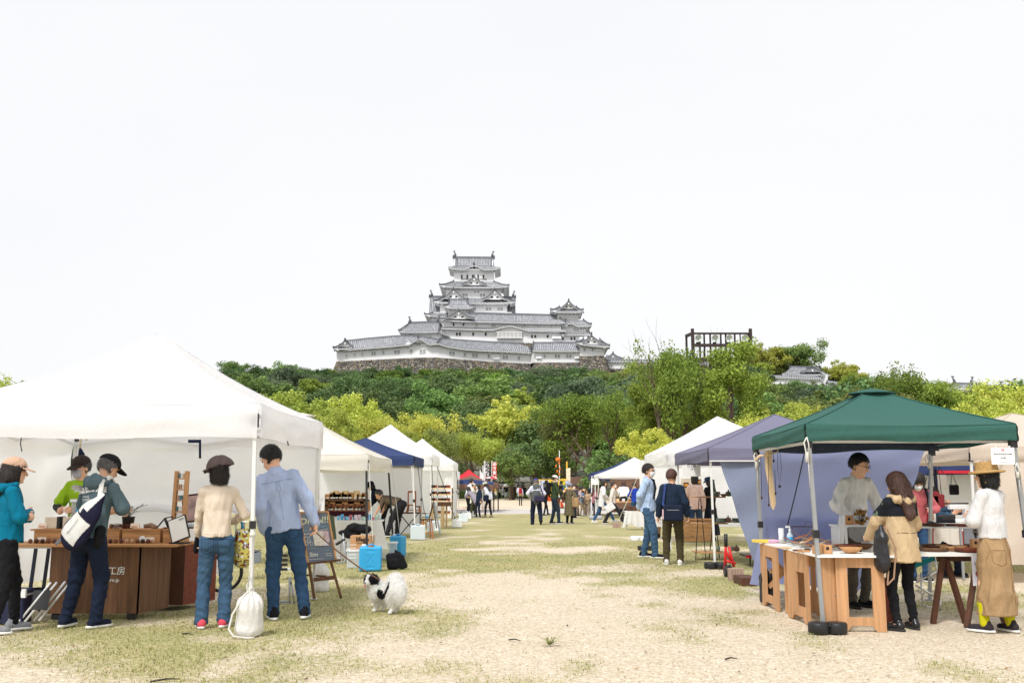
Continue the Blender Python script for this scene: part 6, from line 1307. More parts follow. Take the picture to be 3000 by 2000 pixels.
# 4 woman in cream sweater
pos,H=place(624,1838,1349)
J4=person('woman in a cream sweater, jeans and a dark peaked cloth cap',pos,H,12,0,top=dict(mat=cl('cream',226,210,192),hem=.90,loose=.012,fold=.005),bottom=dict(mat=D_mid,r=(.096,.068,.070),waist=1.0,hem=.06),shoes=(cl('pinkshoe',224,84,100),Sw),hair=('bob','dark'),hat=('news',cl('browngrey',104,92,92),62),arms=(((-.21,.20,.90),(-.5,-1,0),(-.1,.3,-1)),((.14,.24,1.06),(1,-.6,-.6),(-.5,.5,.2))),head=(24,6),feet=((-.11,0),(.09,.05)))
c=J4['P']+J4['sx']*.235+J4['fw']*.10+J4['up']*.04;g=SDF(.02);g.cone(c,c-J4['up']*.24,.08,.10,fl=1.9,fd=J4['sx']*.3+J4['fw']*.95);g.cut(c+J4['up']*.03,J4['up'])
o=worn(J4,'tote_bag',g,pattern('tote_print',(188,176,92),[(70,90,60),(206,220,230),(120,70,40)],'noise',14.,.56),.01,'patterned shopping tote hanging on the arm of the woman in cream','bag');strap(J4,o,[c+V3(0,.05,.02),c+V3(-.03,.02,.12),c+V3(-.05,.0,.16)],.02,cl('sky',60,150,200));g=SDF(.01);g.cone(J4['Wr'][0]-J4['Hd'][0]*.02,J4['Wr'][0]+J4['Hd'][0]*.12,.036,.042,fl=1.5,fd=V3(1,0,0));g.build('glove',C_blk,.008,J4['T'])
pockets(J4,'trousers',cl('stitch',40,62,88));seam(J4,'shirt',[(-.15,.03),(.15,.03)],cl('cream_seam',196,178,158))
# 5 man with the dog
pos,H=place(842,1812,1303);M_st=cl('stitch',40,62,88)
lh=at(925,1538,10.25);dl=Vector((lh.x-pos[0],lh.y-pos[1],lh.z));R5=rot('Z',14).T;lw=R5@np.array(dl)/(H/1.69)
J5=person('tall man in a light blue shirt and jeans holding a dog lead',pos,H,14,0,top=dict(mat=cloth('cloth_skyblue',(182,198,232),trans=.08),collar=cloth('cloth_skyblue',(1,1,1)),hem=.84,loose=.034,fold=.0055,sl=.008),bottom=dict(mat=D_dk,r=(.105,.074,.058),hem=.06,waist=.99),shoes=(C_blk,Sw),hair=('short','black'),arms=(((-.24,.04,.85),(-.3,-1,0)),((lw[0],lw[1],lw[2]+.02),(.9,-.8,0),(.12,.1,-1))),head=(44,26),side=-11,hip=(-.06,0),feet=((-.14,0),(.17,.02)),wide=.98)
M_sb=cl('shirt_seam',140,156,196);seam(J5,'shirt',[(-.16,.44),(.16,.44)],M_sb);seam(J5,'shirt',[(0,.44),(0,.05)],M_sb,.0018);seam(J5,'shirt',[(-.015,.44),(-.02,.34)],M_sb);seam(J5,'shirt',[(.015,.44),(.02,.34)],M_sb);pockets(J5,'trousers',M_st)
# 6 bent man, 7 black figure
pos,H=place(1150,1577,1380)
J6=person('man in a khaki shirt and black trousers bending far forward at the glass stall',(pos[0],pos[1]),1.66,74,1,top=dict(mat=cl('khakishirt',128,112,96),hem=.95,loose=.02),bottom=dict(mat=cl('blacktr',44,42,48),r=(.10,.074,.062),waist=1.),shoes=(C_blk,Sw),hair=('short','salt'),arms=(((-.12,.50,.55),(0,-1,0)),((.12,.46,.48),(0,-1,0))),lean=74,hip=(0,-.12),feet=((-.14,.12),(.14,-.06)),waistbelt=C_blk)
Y=27.2;pos=at(1122,1500,Y);J7=person('figure all in black leaning forward behind the bending man',(pos.x,Y),1.60,82,1,top=dict(mat=C_nv,hem=.86,loose=.03),bottom=dict(mat=C_blk),shoes=(C_blk,Sk),hair=('bob','black'),hat=('beanie',C_blk),arms=(((-.1,.45,.8),(0,-1,0)),((.1,.45,.8),(0,-1,0))),lean=42,head=(0,10))
# 8..12 left stalls
pos,H=place(1384,1514,1440);J8=person('woman in a grey lavender dress bending over at the left stalls',pos,1.52,42,1,top=dict(mat=cl('lavgrey',150,142,156),hem=.55,hemr=.24,loose=.035),bottom=dict(mat=cl('olivetr',84,84,62)),shoes=(C_wh,Sw),hair=('bob','dark'),arms=('front','table'),lean=52,hip=(0,-.1))
pos,H=place(1379,1514,1419);J9=person('woman in a cream vest and pale cap facing the navy cardigan',(pos[0],47.),H*1.04,-95,2,top=dict(mat=cl('creamvest',226,222,204),sleeve=.3,hem=.62,hemr=.2),bottom=dict(mat=C_blk),shoes=(C_wh,Sw),hair=('short','black'),hat=('cap',cl('palecap',206,200,190)),arms=('face','front'),head=(0,14))
J9b=person('person in a white shirt with black hair behind the pale cap',(at(1372,1500,49).x,49),1.72,-60,2,top=dict(mat=C_wh,hem=.8),bottom=dict(mat=C_blk),shoes=(C_blk,Sk),hair=('curly','black'),lean=16)
pos,H=place(1402,1516,1418);J10=person('woman in a navy cardigan and dark trousers with a mask, by the left stalls',pos,H,128,1,top=dict(mat=cl('navycard',30,44,64),hem=.80,loose=.02),bottom=dict(mat=C_nv,r=(.09,.06,.05)),shoes=(C_blk,Sw),hair=('bob','dark'),mask=MK,arms=('down',((-.28,.0,.85),(-.3,-1,0))),head=(-40,6),feet=((-.1,0),(.1,.04)))
MB2=SDF(.01).cone(J10['SC']+J10['fw']*.075-J10['up']*.03,J10['C']+J10['fw']*.125,.045,.02,fl=1.4,fd=J10['fw']);MB2.build('blouse',C_wh,.012,J10['T'])
pos,H=place(1430,1514,1414);J11=person('woman in a pale sun hat and white shirt leaning towards the left stall',pos,H*1.04,60,1,top=dict(mat=cloth('cloth_palewhite',(222,222,236)),hem=.82,loose=.04,sl=.01),bottom=dict(mat=C_blk,r=(.085,.058,.052)),shoes=(cl('tanshoe',170,150,130),Sk),hair=('long','dark'),hat=('bucket',cl('sagehat',196,198,180)),arms=('back','back'),lean=16,head=(0,14),feet=((-.08,.1),(.1,-.12)))
c=J11['P']-J11['sx']*.2+J11['fw']*.02;g=SDF(.02);g.box(c,(.10,.26,.28),.04);o=worn(J11,'shoulder_bag',g,C_nv,.015,'dark blue shoulder bag of the woman in the sun hat','bag');strap(J11,o,[c+V3(0,0,.12),J11['SC']+J11['sx']*.08-J11['fw']*.1],.03,cl('tanstrap',120,74,54))
# far group
Far=[('person in a yellow top at the far end of the left stalls',1449,1462,1422,-60,(226,170,60),(40,40,60),'short'),('woman in white with a long black skirt at the far stalls',1462,1461,1422,-80,(220,216,212),None,'bob'),('person in a long grey coat raising both hands',1473,1462,1421,-90,(140,138,148),(40,38,46),'short'),
 ('person in pale beige behind the lace parasol',1494,1457,1424,90,(214,212,196),(170,160,140),'short'),('man in dark clothes with a backpack looking right at the far end',1508,1461,1418,-120,(66,58,62),(30,30,34),'short'),('person in white and blue behind the red vest',1519,1462,1423,10,(222,224,232),(50,60,90),'short'),
 ('person in black with a white sling behind the red vest',1536,1461,1421,-20,(34,34,40),(30,30,36),'curly'),('child in pale clothes among the far stalls',1452,1463,1441,180,(200,196,176),(90,86,84),'short')]
for i,(lab,px,pf,pt,fc,tc_,bc_,hr)in enumerate(Far):
 pos,H=place(px,pf,pt);person(lab,pos,max(1.0,H),fc,2,top=dict(mat=cl('far%d'%i,*tc_),hem=.8 if i!=2 else .5,hemr=.17 if i!=2 else .2),bottom=dict(mat=cl('farb%d'%i,*(bc_ or(28,28,34))),kind='skirt' if bc_ is None else 'trousers',**(dict(hem=.14,flare=.26)if bc_ is None else{})),shoes=(C_blk if i%2 else C_wh,Sk),hair=(hr,('black','dark')[i%2]),mask=MK if i in(4,)else None,arms=('phone','phone')if i==2 else('down','front'),feet=((-.09,.05*(i%3)),(.09,-.04*(i%3))))
pos,H=place(1483,1463,1430);J=person('woman in a black top and grey skirt under the lace parasol',pos,1.5,0,2,top=dict(mat=C_blk),bottom=dict(mat=cl('greyskirt',132,138,148),kind='skirt',hem=.35,flare=.24),shoes=(C_blk,Sk),hair=('short','black'),arms=('hip','phone'))
p=J['T'].location;T=thing('lace_parasol','white parasol with black lace pattern held over the grey skirt','parasol',(p.x,p.y-.1,0));g=SDF(.01);c_=V3(p.x+.15,p.y-.15,1.38);MB().lathe([(.5,0),(.47,.12),(.36,.24),(.2,.33),(0,.37)],c_,16,wob=lambda a,z:.03*math.cos(a*8)).build('shade',pattern('lace',(220,220,218),[(60,58,60)],'spots',13.,.38),T,recalc=False);MB().tube([c_-V3(0,0,.5),c_+V3(0,0,.37)],.012,5).build('handle',M_brown,T)
pos,H=place(1525,1480,1423);J12=person('man in a red vest over a pale shirt walking away with a tan waist bag',pos,H,0,1,top=dict(mat=cl('palegrey',190,192,206),hem=.86),bottom=dict(mat=cl('dk',52,54,58),r=(.085,.058,.05)),shoes=(C_blk,Sk),hair=('short','black'),arms=('down','down'),feet=((-.07,.08),(.07,-.12)))
g=SDF(.02);g.cone(J12['W']-J12['up']*.02,J12['SC']-J12['up']*.05,.148,.13,fl=1.3,fd=J12['fw']);g.build('vest',cl('redvest',150,30,50),.02,J12['T']);g=SDF(.02).box(J12['P']-J12['fw']*.16+J12['up']*.02,(.26,.10,.2),.03);worn(J12,'waist_bag',g,cl('tan',150,116,74),.02,'tan waist bag on the back of the man in the red vest','bag')
# centre
pos,H=place(1571,1536,1402)
J13=person('man in a grey padded vest and blue cap walking away with a shoulder bag',pos,H,4,1,top=dict(mat=cloth('cloth_shirtpale',(214,214,232)),hem=.86,loose=.022,sl=.012),bottom=dict(mat=C_nv,r=(.104,.078,.074),hem=.05,waist=.98),shoes=(C_nv,Sk),hair=('neat','grey'),hat=('cap',cl('bluecap',66,66,130),12),arms=('hip','hip'),feet=((-.13,.06),(.14,-.26)),lift=(0,.09),lean=3,head=(8,14),wide=1.12)
g=SDF(.03);g.cone(J13['P']-J13['up']*.01,J13['W'],.178,.168,fl=1.2,fd=J13['fw']);g.cone(J13['W'],J13['SC']-J13['up']*.06,.172,.145,fl=1.3,fd=J13['fw']);g.cone(J13['SC']-J13['up']*.02,J13['NB'],.08,.07);g.warp(lambda P:.004*np.sin(P[...,2]*95));g.build('vest',cl('vestgrey',92,96,96),.013,J13['T'])
c=J13['P']+J13['sx']*.09-J13['fw']*.24+J13['up']*.03;g=SDF(.02).box(c,(.36,.13,.22),.05);o=worn(J13,'shoulder_bag',g,cl('bagpurple',56,52,76),.013,'dark purple shoulder bag behind the walking man in the grey vest','bag');strap(J13,o,[c+V3(.14,.02,.1),J13['SC']+J13['sx']*.14-J13['fw']*.13,J13['SC']+J13['sx']*.12+J13['up']*.03],.04,cl('bagpurple',1,1,1))
pos,H=place(1597,1511,1414);J14=person('person in black with a black cap walking right behind the grey vest',pos,H,-60,1,top=dict(mat=C_blk,hem=.84),bottom=dict(mat=C_blk,r=(.085,.056,.046)),shoes=(C_blk,Sw),hair=('bob','grey'),hat=('cap',C_blk),arms=('down','hip'),feet=((-.08,.22),(.08,-.12)))
pos,H=place(1625,1534,1393)
J15=person('man in a green hooded top and pale cap looking at his phone',pos,H,-84,1,top=dict(mat=cl('forest',58,74,50),hem=.86,loose=.024,hood=cl('forest',58,74,50),sleeve=.86),bottom=dict(mat=cl('slate',40,52,66),r=(.10,.07,.058),hem=.09),shoes=(C_nv,Sw),hair=('short','dark'),hat=('cap',cl('stonecap',214,206,202)),mask=MK,glasses=True,arms=('phone','phone'),head=(0,10),feet=((-.10,-.10),(.11,.14)))
g=SDF(.04).box(J15['C']-J15['fw']*.22-J15['up']*.03,(.28,.17,.46),.07);o=worn(J15,'backpack',g,C_blk,.014,'black backpack on the man with the phone','backpack');[strap(J15,o,[J15['SC']+J15['sx']*.09*k-J15['fw']*.15,J15['SC']+J15['sx']*.09*k+J15['up']*.04,J15['SC']+J15['sx']*.10*k+J15['fw']*.12-J15['up']*.06,J15['W']+J15['sx']*.13*k+J15['fw']*.12],.05,C_blk)for k in(-1,1)]
c=J15['Wr'][1]*.5+J15['Wr'][0]*.5+V3(0,.10,.05);g=SDF(.004).box(c,(.075,.15,.012),.004,rot('X',35));worn(J15,'phone',g,C_blk,.008,'dark phone in the hands of the man in green','phone')
pos,H=place(1668,1534,1416)
J16=person('old woman in a long green plaid coat and grey beret seen from behind',pos,H,-30,1,top=dict(mat=pattern('plaid',(88,104,80),[(104,76,68),(60,70,54),(160,110,80)],'plaid',3.2,.62),hem=.34,hemr=.24,loose=.03,sl=.01),bottom=dict(mat=C_blk),shoes=(C_blk,Sw),hair=('short','grey'),hat=('beret',cl('bluegrey',150,158,176)),arms=('hip',((.20,.20,1.02),(1,-.8,-.3))),head=(-20,10),wide=1.05)
c=J16['P']+J16['sx']*.24-J16['fw']*.04+J16['up']*-.0;g=SDF(.02).box(c,(.14,.40,.34),.03,rot('Z',55));o=worn(J16,'tote_bag',g,cl('tantote',178,146,108),.014,'tan canvas tote on the arm of the woman in the plaid coat','bag');strap(J16,o,[c+V3(.05,.1,.15),c+V3(.0,.06,.32),c+V3(-.06,-.08,.15)],.03,cl('tantote',1,1,1))
Cr=[('masked person with dark hair just behind the plaid coat',1684,1518,1420,140,(60,60,70),(40,40,46),'curly',1,0),('old woman with dark curly hair in a patterned blouse bending forward',1692,1512,1427,-80,None,(120,104,92),'curly',0,26),('woman in a straw hat and blue floral blouse at the far right stalls',1706,1511,1432,-120,'f',(206,190,166),'bob',0,12),
 ('woman with brown hair beside the floral blouse',1721,1511,1434,160,(196,170,140),(170,150,130),'bob',0,6),('woman in a pink cardigan with a grey waist bag',1741,1513,1426,-70,(166,112,124),(44,40,56),'long',0,8),('bearded man in a dark shirt and white mask behind the pink cardigan',1736,1508,1415,175,(44,54,66),(60,60,66),'short',1,0),('person in a taupe jacket half hidden at the small white tent leg',1757,1510,1421,-60,(150,136,122),(50,48,52),'short',0,6),('person in a dark top just right of the plaid coat',1679,1500,1422,-70,(70,76,92),(60,58,64),'short',0,0)]
for i,(lab,px,pf,pt,fc,tc_,bc_,hr,mk_,ln)in enumerate(Cr):
 pos,H=place(px,pf,pt);tm=pattern('paisley',(176,156,160),[(90,74,84),(210,200,200)],'spots',16.,.3)if tc_ is None else pattern('floralblue',(110,150,190),[(190,110,90),(220,225,230)],'spots',13.,.3)if tc_=='f' else cl('cr%d'%i,*tc_)
 person(lab,pos,H/(math.cos(math.radians(ln))*.5+.5),fc,1,top=dict(mat=tm,hem=.76,hemr=.18),bottom=dict(mat=cl('crb%d'%i,*bc_)),shoes=(C_wh if i in(2,3)else C_blk,Sw),hair=(hr,'brown' if i in(3,4)else 'black'),hat=('bucket',cl('strawpale',222,200,160))if i==2 else None,mask=MK if mk_ else None,glasses=(i==5),arms=('front','front')if i!=4 else('phone','front'),lean=ln,feet=((-.08,.06),(.08,-.06)))
pos,H=place(1770,1537,1405);J23=person('dark haired woman in a loose white shirt striding right',(pos[0],pos[1]+.5),H,-88,1,top=dict(mat=C_wh,hem=.66,hemr=.19,loose=.045),bottom=dict(mat=D_dk,r=(.09,.064,.056),hem=.1),shoes=(C_wh,Sw),hair=('bob','dark'),arms=('down','hip'),feet=((.0,-.36),(.05,.42)),lift=(.0,0),lean=5,head=(-20,4))
pos,H=place(1795,1537,1412);J24=person('short haired woman in a beige sweater and mask striding right with a clipboard',pos,H,-92,1,top=dict(mat=cl('oat',222,212,204),hem=.72,hemr=.175,loose=.03),bottom=dict(mat=cl('blacktr',1,1,1),r=(.095,.074,.072),hem=.06),shoes=(C_nv,Sw),hair=('short','dark'),mask=MK,arms=('face',((.26,-.10,.84),(.3,-1,0))),feet=((-.05,-.30),(.05,.42)),lean=5)
c=J24['Wr'][1]+V3(.04,-.03,-.16);g=SDF(.004).box(c,(.03,.34,.25),.006,rot('X',32));o=worn(J24,'clipboard',g,[C_wh,C_nv],.012,'white clipboard with blue back carried by the woman in beige','clipboard',lambda q:(q[:,0]<c[0]).astype(int))
pos,H=place(1829,1526,1412);J25=person('woman in a white blouse and black trousers bending to the stall on the right',pos,H*1.06,-4,1,top=dict(mat=C_wh,hem=.96,loose=.05,sl=.02),bottom=dict(mat=C_blk,r=(.105,.08,.075),waist=1.04),shoes=(C_blk,Sk),hair=('bob','brown'),arms=('front','down'),lean=24)
Y=38;pos=at(1861,1500,Y);J26=person('person in a bright blue shirt behind the light blue shirted man',(pos.x,Y),at(1861,1413,Y).z,10,1,top=dict(mat=cl('royal',36,62,160),hem=.84),bottom=dict(mat=D_dk),shoes=(C_blk,Sk),hair=('short','dark'),arms=('front','down'),lean=6)
# right middle
pos,H=place(1902,1633,1361)
J27=person('masked man with glasses in a pale blue shirt and jeans, hands behind his back',pos,H,-108,0,top=dict(mat=pattern('dotshirt',(182,204,238),[(90,110,150)],'spots',17.,.13),collar=cl('palebl',182,204,238),hem=.83,loose=.036,fold=.006,sl=.012),bottom=dict(mat=D_mid,r=(.104,.074,.064),hem=.05),shoes=(C_blk,Sw),hair=('short','dark'),mask=MK,glasses=True,arms=('back','back'),head=(-4,4),feet=((-.12,-.13),(.13,.14)))
o=worn(J27,'cross_strap',SDF(.01).chain([J27['SC']-J27['sx']*.12+J27['up']*.035,J27['SC']-J27['sx']*.07+J27['fw']*.10-J27['up']*.01,J27['C']+J27['sx']*.06+J27['fw']*.155,J27['W']+J27['sx']*.12+J27['fw']*.13],[.02,.022,.022,.02]),C_blk,.012,'black strap across the chest of the man in the pale blue shirt','strap')
pos,H=place(1973,1654,1377)
J28=person('person with short reddish hair in a navy top and olive trousers seen from behind',pos,H,-14,0,top=dict(mat=cl('deepnavy',32,46,66),hem=.78,hemr=.175,loose=.034,sl=.016,fold=.005,sleeve=.95),bottom=dict(mat=cl('olivepant',74,66,46),r=(.102,.074,.060),hem=.07),shoes=(cl('offwhiteshoe',214,212,206),Sw),hair=('short','redbrown'),arms=(((-.26,.03,.86),(-.3,-1,0)),((.27,.04,.88),(.3,-1,0))),head=(-24,2),feet=((-.12,.04),(.12,0)),wide=1.03)
c=J28['P']+J28['sx']*.04-J28['fw']*.24+J28['up']*.02;g=SDF(.02).box(c,(.34,.11,.27),.04);o=worn(J28,'shoulder_bag',g,C_nv,.01,'navy nylon shoulder bag behind the person in navy','bag');strap(J28,o,[c+V3(-.15,.02,.12),J28['W']-J28['sx']*.14-J28['fw']*.17,J28['SC']-J28['sx']*.10-J28['fw']*.13,J28['SC']-J28['sx']*.10+J28['up']*.03],.035,cl('strapblue',56,74,130));part_in(J28,o,'pocket_zip',MB().box(c+V3(0,-.058,.05),(.2,.006,.008)),MATS['steel']);part_in(J28,o,'keyring',MB().box(c+V3(-.17,-.03,-.02),(.025,.02,.16)),cl('pinktag',226,190,200))
pos,H=place(2040,1584,1391);J29=person('woman with a black bob in a pink floral blouse facing the white tent stall',pos,H,4,1,top=dict(mat=pattern('pinkfloral',(232,204,194),[(206,140,120),(214,160,150)],'spots',24.,.26),hem=.80,hemr=.18,loose=.034,sl=.02),bottom=dict(mat=D_dk),shoes=(C_blk,Sk),hair=('bob','black'),arms=('front','down'),feet=((-.1,0),(.12,.03)))
Y=26.5;pos=at(1938,1500,Y);person('person in a navy bucket hat and white top half hidden behind the two shoppers',(pos.x,Y),at(1938,1392,Y).z,-20,1,top=dict(mat=C_wh),bottom=dict(mat=cl('tanleop',150,120,90)),shoes=(C_blk,Sk),hair=('long','black'),hat=('bucket',C_nv),arms=('front','front'))
Y=25;pos=at(2082,1500,Y);person('person in black with a dark blue hat beside the display stand',(pos.x,Y),at(2077,1398,Y).z,40,1,top=dict(mat=C_blk,hem=.6,hemr=.2),bottom=dict(mat=C_nv,kind='skirt',hem=.15,flare=.25),shoes=(C_blk,Sk),hair=('long','black'),hat=('bucket',cl('denimhat',40,56,86)),arms=('front','front'),head=(0,14))
pockets(J28,'trousers',cl('olseam',50,44,30),-.10);seam(J28,'shirt',[(0,.5),(0,-.1)],C_nv)
# right near
Y=11.25;pos,H=place(2512,1700,1331,Y)
J32=person('smiling stall keeper with glasses in a white shirt under the green tent',pos,H,-158,0,top=dict(mat=cloth('cloth_linen',(244,243,242),trans=.1),collar=cl('linenc',228,226,224),hem=.84,loose=.036,fold=.007,sleeve=.80,sl=.014),bottom=dict(mat=cl('greytr',92,86,76)),shoes=(C_blk,Sk),hair=('short','black'),glasses=True,arms=(((-.22,.16,.93),(-1,-.6,0)),((.20,.20,.95),(1,-.6,0))),head=(26,14),lean=8)
pos,H=place(2655,1845,1388)
J33=person('woman with long brown hair in a black and beige hooded jacket at the wood stall',pos,H,20,0,top=dict(mat=[cl('jacketbeige',204,178,140),cl('jacketblack',30,34,42),cl('jacketsage',106,120,100)],hem=.72,hemr=.225,loose=.045,sl=.016,fold=.004,hood=cl('jacketbeige',1,1,1),matfn=lambda c:np.where(c[:,2]<1.03,0,np.where(c[:,2]<1.30,np.where(np.abs(c[:,0])<.19,1,np.where(c[:,0]<0,2,0)),np.where(c[:,0]<-.13,2,np.where(c[:,2]<1.36,1,0))))),bottom=dict(mat=C_blk,r=(.092,.062,.048),hem=.1),shoes=(mat('loafer',(.015,.015,.017),.25),Sk),hair=('long','brown'),arms=('table','front'),feet=((-.10,.0),(.12,.03)),head=(10,8))
M_js=cl('jackseam',20,22,28);seam(J33,'shirt',[(-.2,.12),(.2,.12)],M_js);seam(J33,'shirt',[(-.2,-.15),(.2,-.15)],cl('jackhem',176,150,112))
g=SDF(.03);c=J33['P']-J33['sx']*.27-J33['fw']*.05+J33['up']*.08;g.cone(c,c-J33['up']*.22,.07,.10,fl=1.5,fd=J33['sx']);g.cone(c+J33['up']*.1,c,.03,.07);g.warp(folds(.008,22,14));o=worn(J33,'drawstring_bag',g,mat('nylon_black',(.02,.02,.024),.35,bump=.4,bscale=20),.008,'black drawstring bag hanging at the left of the hooded jacket','bag');strap(J33,o,[c+V3(.03,-.05,.08),c+V3(.10,-.07,-.10),c+V3(.06,-.07,-.36),c+V3(.0,-.05,-.42),c+V3(.02,-.05,-.30)],.010,cl('cordtan',176,142,116),False)
pos,H=place(2927,1850,1361)
J34=person('woman in a straw hat, white ribbed sweater and long tan skirt, arms folded',pos,H,34,0,top=dict(mat=C_wh,rib=1,hem=.93,hemr=.155,loose=.032,sl=.014,fold=.003),bottom=dict(mat=cl('tanskirt',172,142,106),kind='skirt',hem=.17,flare=.205,pleat=4,fold=.01,waist=1.02),shoes=(cl('darkshoe',56,50,56),Sw),hair=('bob','black'),hat=('straw',cloth('straw',(206,168,110),bump=.9,bscale=120)),arms=('fold','fold'),head=(14,4),waistbelt=cl('redbelt',118,40,50),feet=((-.12,.06),(.10,-.06)))
seam(J34,'skirt',[(.02,.06),(.03,-.55)],cl('skirtseam',140,106,68));seam(J34,'skirt',[(-.13,.03),(-.15,-.22)],cl('skirtseam',1,1,1));pockets(J34,'skirt',cl('skirtseam',1,1,1),-.13,.05,.085)
for i in(0,1):SDF(.01).chain([J34['A'][i]+V3(0,0,.01),J34['A'][i]+(J34['K'][i]-J34['A'][i])*.5],[.043,.052]).build('sock',cl('yellowsock',200,196,30),.008,J34['T'])
q=J34['HD']+J34['Rh']@V3(-.078,-.01,-.062);link('earring',MB().ball(q,.012,8).mesh('earring',mat('gold',srgb(206,160,60),.3,metal=.8)),J34['T'])
Y=14.2;pos=at(2683,1500,Y);J35=person('masked woman in a pink shirt with a backpack looking down at the bags',(pos.x,Y),at(2680,1390,Y).z/.97,178,0,top=dict(mat=cl('rose',196,104,110),hem=.84,loose=.03,fold=.006),bottom=dict(mat=D_dk),shoes=(C_blk,Sw),hair=('bob','dark'),mask=MK,arms=('front','down'),lean=16,head=(-8,30))
o=worn(J35,'backpack',SDF(.02).chain([J35['SC']+J35['sx']*.11+J35['up']*.02,J35['SC']+J35['sx']*.12+J35['fw']*.11-J35['up']*.04,J35['W']+J35['sx']*.14+J35['fw']*.13],[.022,.026,.022]).chain([J35['SC']-J35['sx']*.11+J35['up']*.02,J35['SC']-J35['sx']*.12+J35['fw']*.11-J35['up']*.04,J35['W']-J35['sx']*.14+J35['fw']*.13],[.022,.026,.022]).box(J35['C']-J35['fw']*.22,(.27,.15,.40),.06),C_blk,.012,'black backpack worn by the woman in pink','backpack');SDF(.02).chain([J35['W']-J35['sx']*.13,J35['W']-J35['sx']*.20-J35['up']*.25,J35['P']-J35['sx']*.24-J35['up']*.42],[.05,.05,.03]).build('tied_cardigan',cl('crimson',150,26,44),.012,J35['T'])
Y=15.3;pos=at(2735,1500,Y);J36=person('seated person in a denim shirt behind the hanging bags',(pos.x,Y+.1),1.66,190,0,top=dict(mat=D_mid,hem=.86),bottom=dict(mat=C_nv),shoes=(C_blk,Sk),hair=('short','dark'),arms=('front',((-.16,.34,.93),(-1,0,-.5),(-.6,.5,.6))),sit=.52,feet=((-.12,.42),(.12,.42)),lean=8)
# ---------------------------------------------------------------- goods, tables and everything on the ground
ORD='first second third fourth fifth sixth seventh eighth ninth tenth eleventh twelfth thirteenth fourteenth fifteenth'.split()
W_oak=wood('wood_oak',(196,148,100),0);W_oakz=wood('wood_oak_upright',(192,144,98),2,var=.2);W_dark=wood('wood_dark',(84,52,36),2);W_brn=wood('wood_brown',(108,76,52),2,var=.35);W_red=wood('wood_reddish',(124,62,44),0);W_pale=wood('wood_pale',(222,190,146),2,var=.14);W_ply=wood('plywood',(194,148,106),2,var=.22);W_top=wood('wood_top',(190,140,92),0)
M_card=mat('cardboard',srgb(192,146,106),.9,.06);M_paper=mat('paper',srgb(238,236,232),.8,.02);M_bluep=mat('blue_plastic',srgb(48,160,216),.35,.04,spec=.5);M_navyp=mat('navy_plastic',srgb(28,36,66),.4);M_wplas=mat('white_plastic',srgb(232,234,236),.35,.03);M_grn=mat('green_fabric',srgb(58,66,48),.9);M_slate=mat('chalkboard',srgb(112,124,138),.7,.08,5);M_chalk=mat('chalk',srgb(232,232,224),.95,.1,40);M_chalkb=mat('chalk_blue',srgb(140,200,220),.95);M_chalky=mat('chalk_cream',srgb(214,216,180),.95)
M_clear=glassy('clear_plastic',(.80,.86,.90),.15,.38);M_glass=glassy('tinted_glass',(.45,.75,.9),.08,.6);M_water=glassy('water_jug',(.78,.88,.93),.2,.62)
def one(mb,name,m,label,cat,group=None,bevel=0,recalc=True):
 vs_=mb.v;o=Vector((sum(v[0]for v in vs_)/len(vs_),sum(v[1]for v in vs_)/len(vs_),min(v[2]for v in vs_)));return tag(mb.build(name,m,None,bevel,recalc,origin=o),label,cat,group)
def boxthing(name,c,d,m,label,cat,rz=0,group=None,bevel=.004):return one(MB().box(c,d,rz),name,m,label,cat,group,bevel)
def panel(mb,poly,hole,M,t):
 """flat board with an opening; poly and hole in board coordinates, same corner count, M places it"""
 n=len(poly);P=lambda p,z:M@Vector((p[0],p[1],z));V=[P(p,z)for z in(0,t)for p in poly]+[P(p,z)for z in(0,t)for p in hole];F=[]
 for i in range(n):
  j=(i+1)%n;F+=[(i,j,2*n+j,2*n+i),(n+i,3*n+i,3*n+j,n+j),(i,n+i,n+j,j),(2*n+i,2*n+j,3*n+j,3*n+i)]
 return mb.add(V,F)
# --- counter of the left stall
tc_=thing('craft_counter','long oak counter top on dark wooden pedestals under the big white tent','counter',(-4.3,10.5,0))
for k in range(3):MB().box((-4.28,10.26+.235*k,.722),(1.84,.232,.022)).build('plank',W_top,tc_)
for x0,x1,y in((-4.63,-3.72,10.2),):
 for k in range(5):a=x0+(x1-x0)*k/5;MB().box2((a+.001,y,.06),(a+(x1-x0)/5-.001,y+.02,.708)).build('board',W_brn,tc_)
 MB().add([(x1,y,.06),(x1+.13,y+.5,.06),(x1+.13,y+.5,.708),(x1,y,.708),(x1-.02,y,.06),(x1+.11,y+.5,.06),(x1+.11,y+.5,.708),(x1-.02,y,.708)],[(0,1,2,3),(7,6,5,4),(3,2,6,7),(0,4,5,1),(1,5,6,2),(0,3,7,4)]).build('side_board',W_brn,tc_)
 for x in(x0+.08,x1-.08):MB().box((x,y+.05,.03),(.08,.08,.06)).build('foot',M_black,tc_)
l_=text('lettering','器工房',.088,facing((-4.0,10.193,.47)),M_paper,tc_);text('lettering','op-pro.jp',.05,facing((-4.02,10.193,.385)),M_paper,tc_)
ped=thing('wooden_pedestal','second dark wooden pedestal behind the woman in cream','pedestal',(-3.72,11.1,0));MB().box2((-3.95,11.0,.05),(-3.55,11.5,.70)).build('body',W_dark,ped);MB().add([(-3.54,11.0,.05),(-3.34,11.5,.05),(-3.34,11.5,.7),(-3.54,11.0,.7)],[(0,1,2,3)]).build('side_board',W_red,ped);MB().box2((-3.93,11.02,0),(-3.86,11.1,.05)).build('foot',M_black,ped)
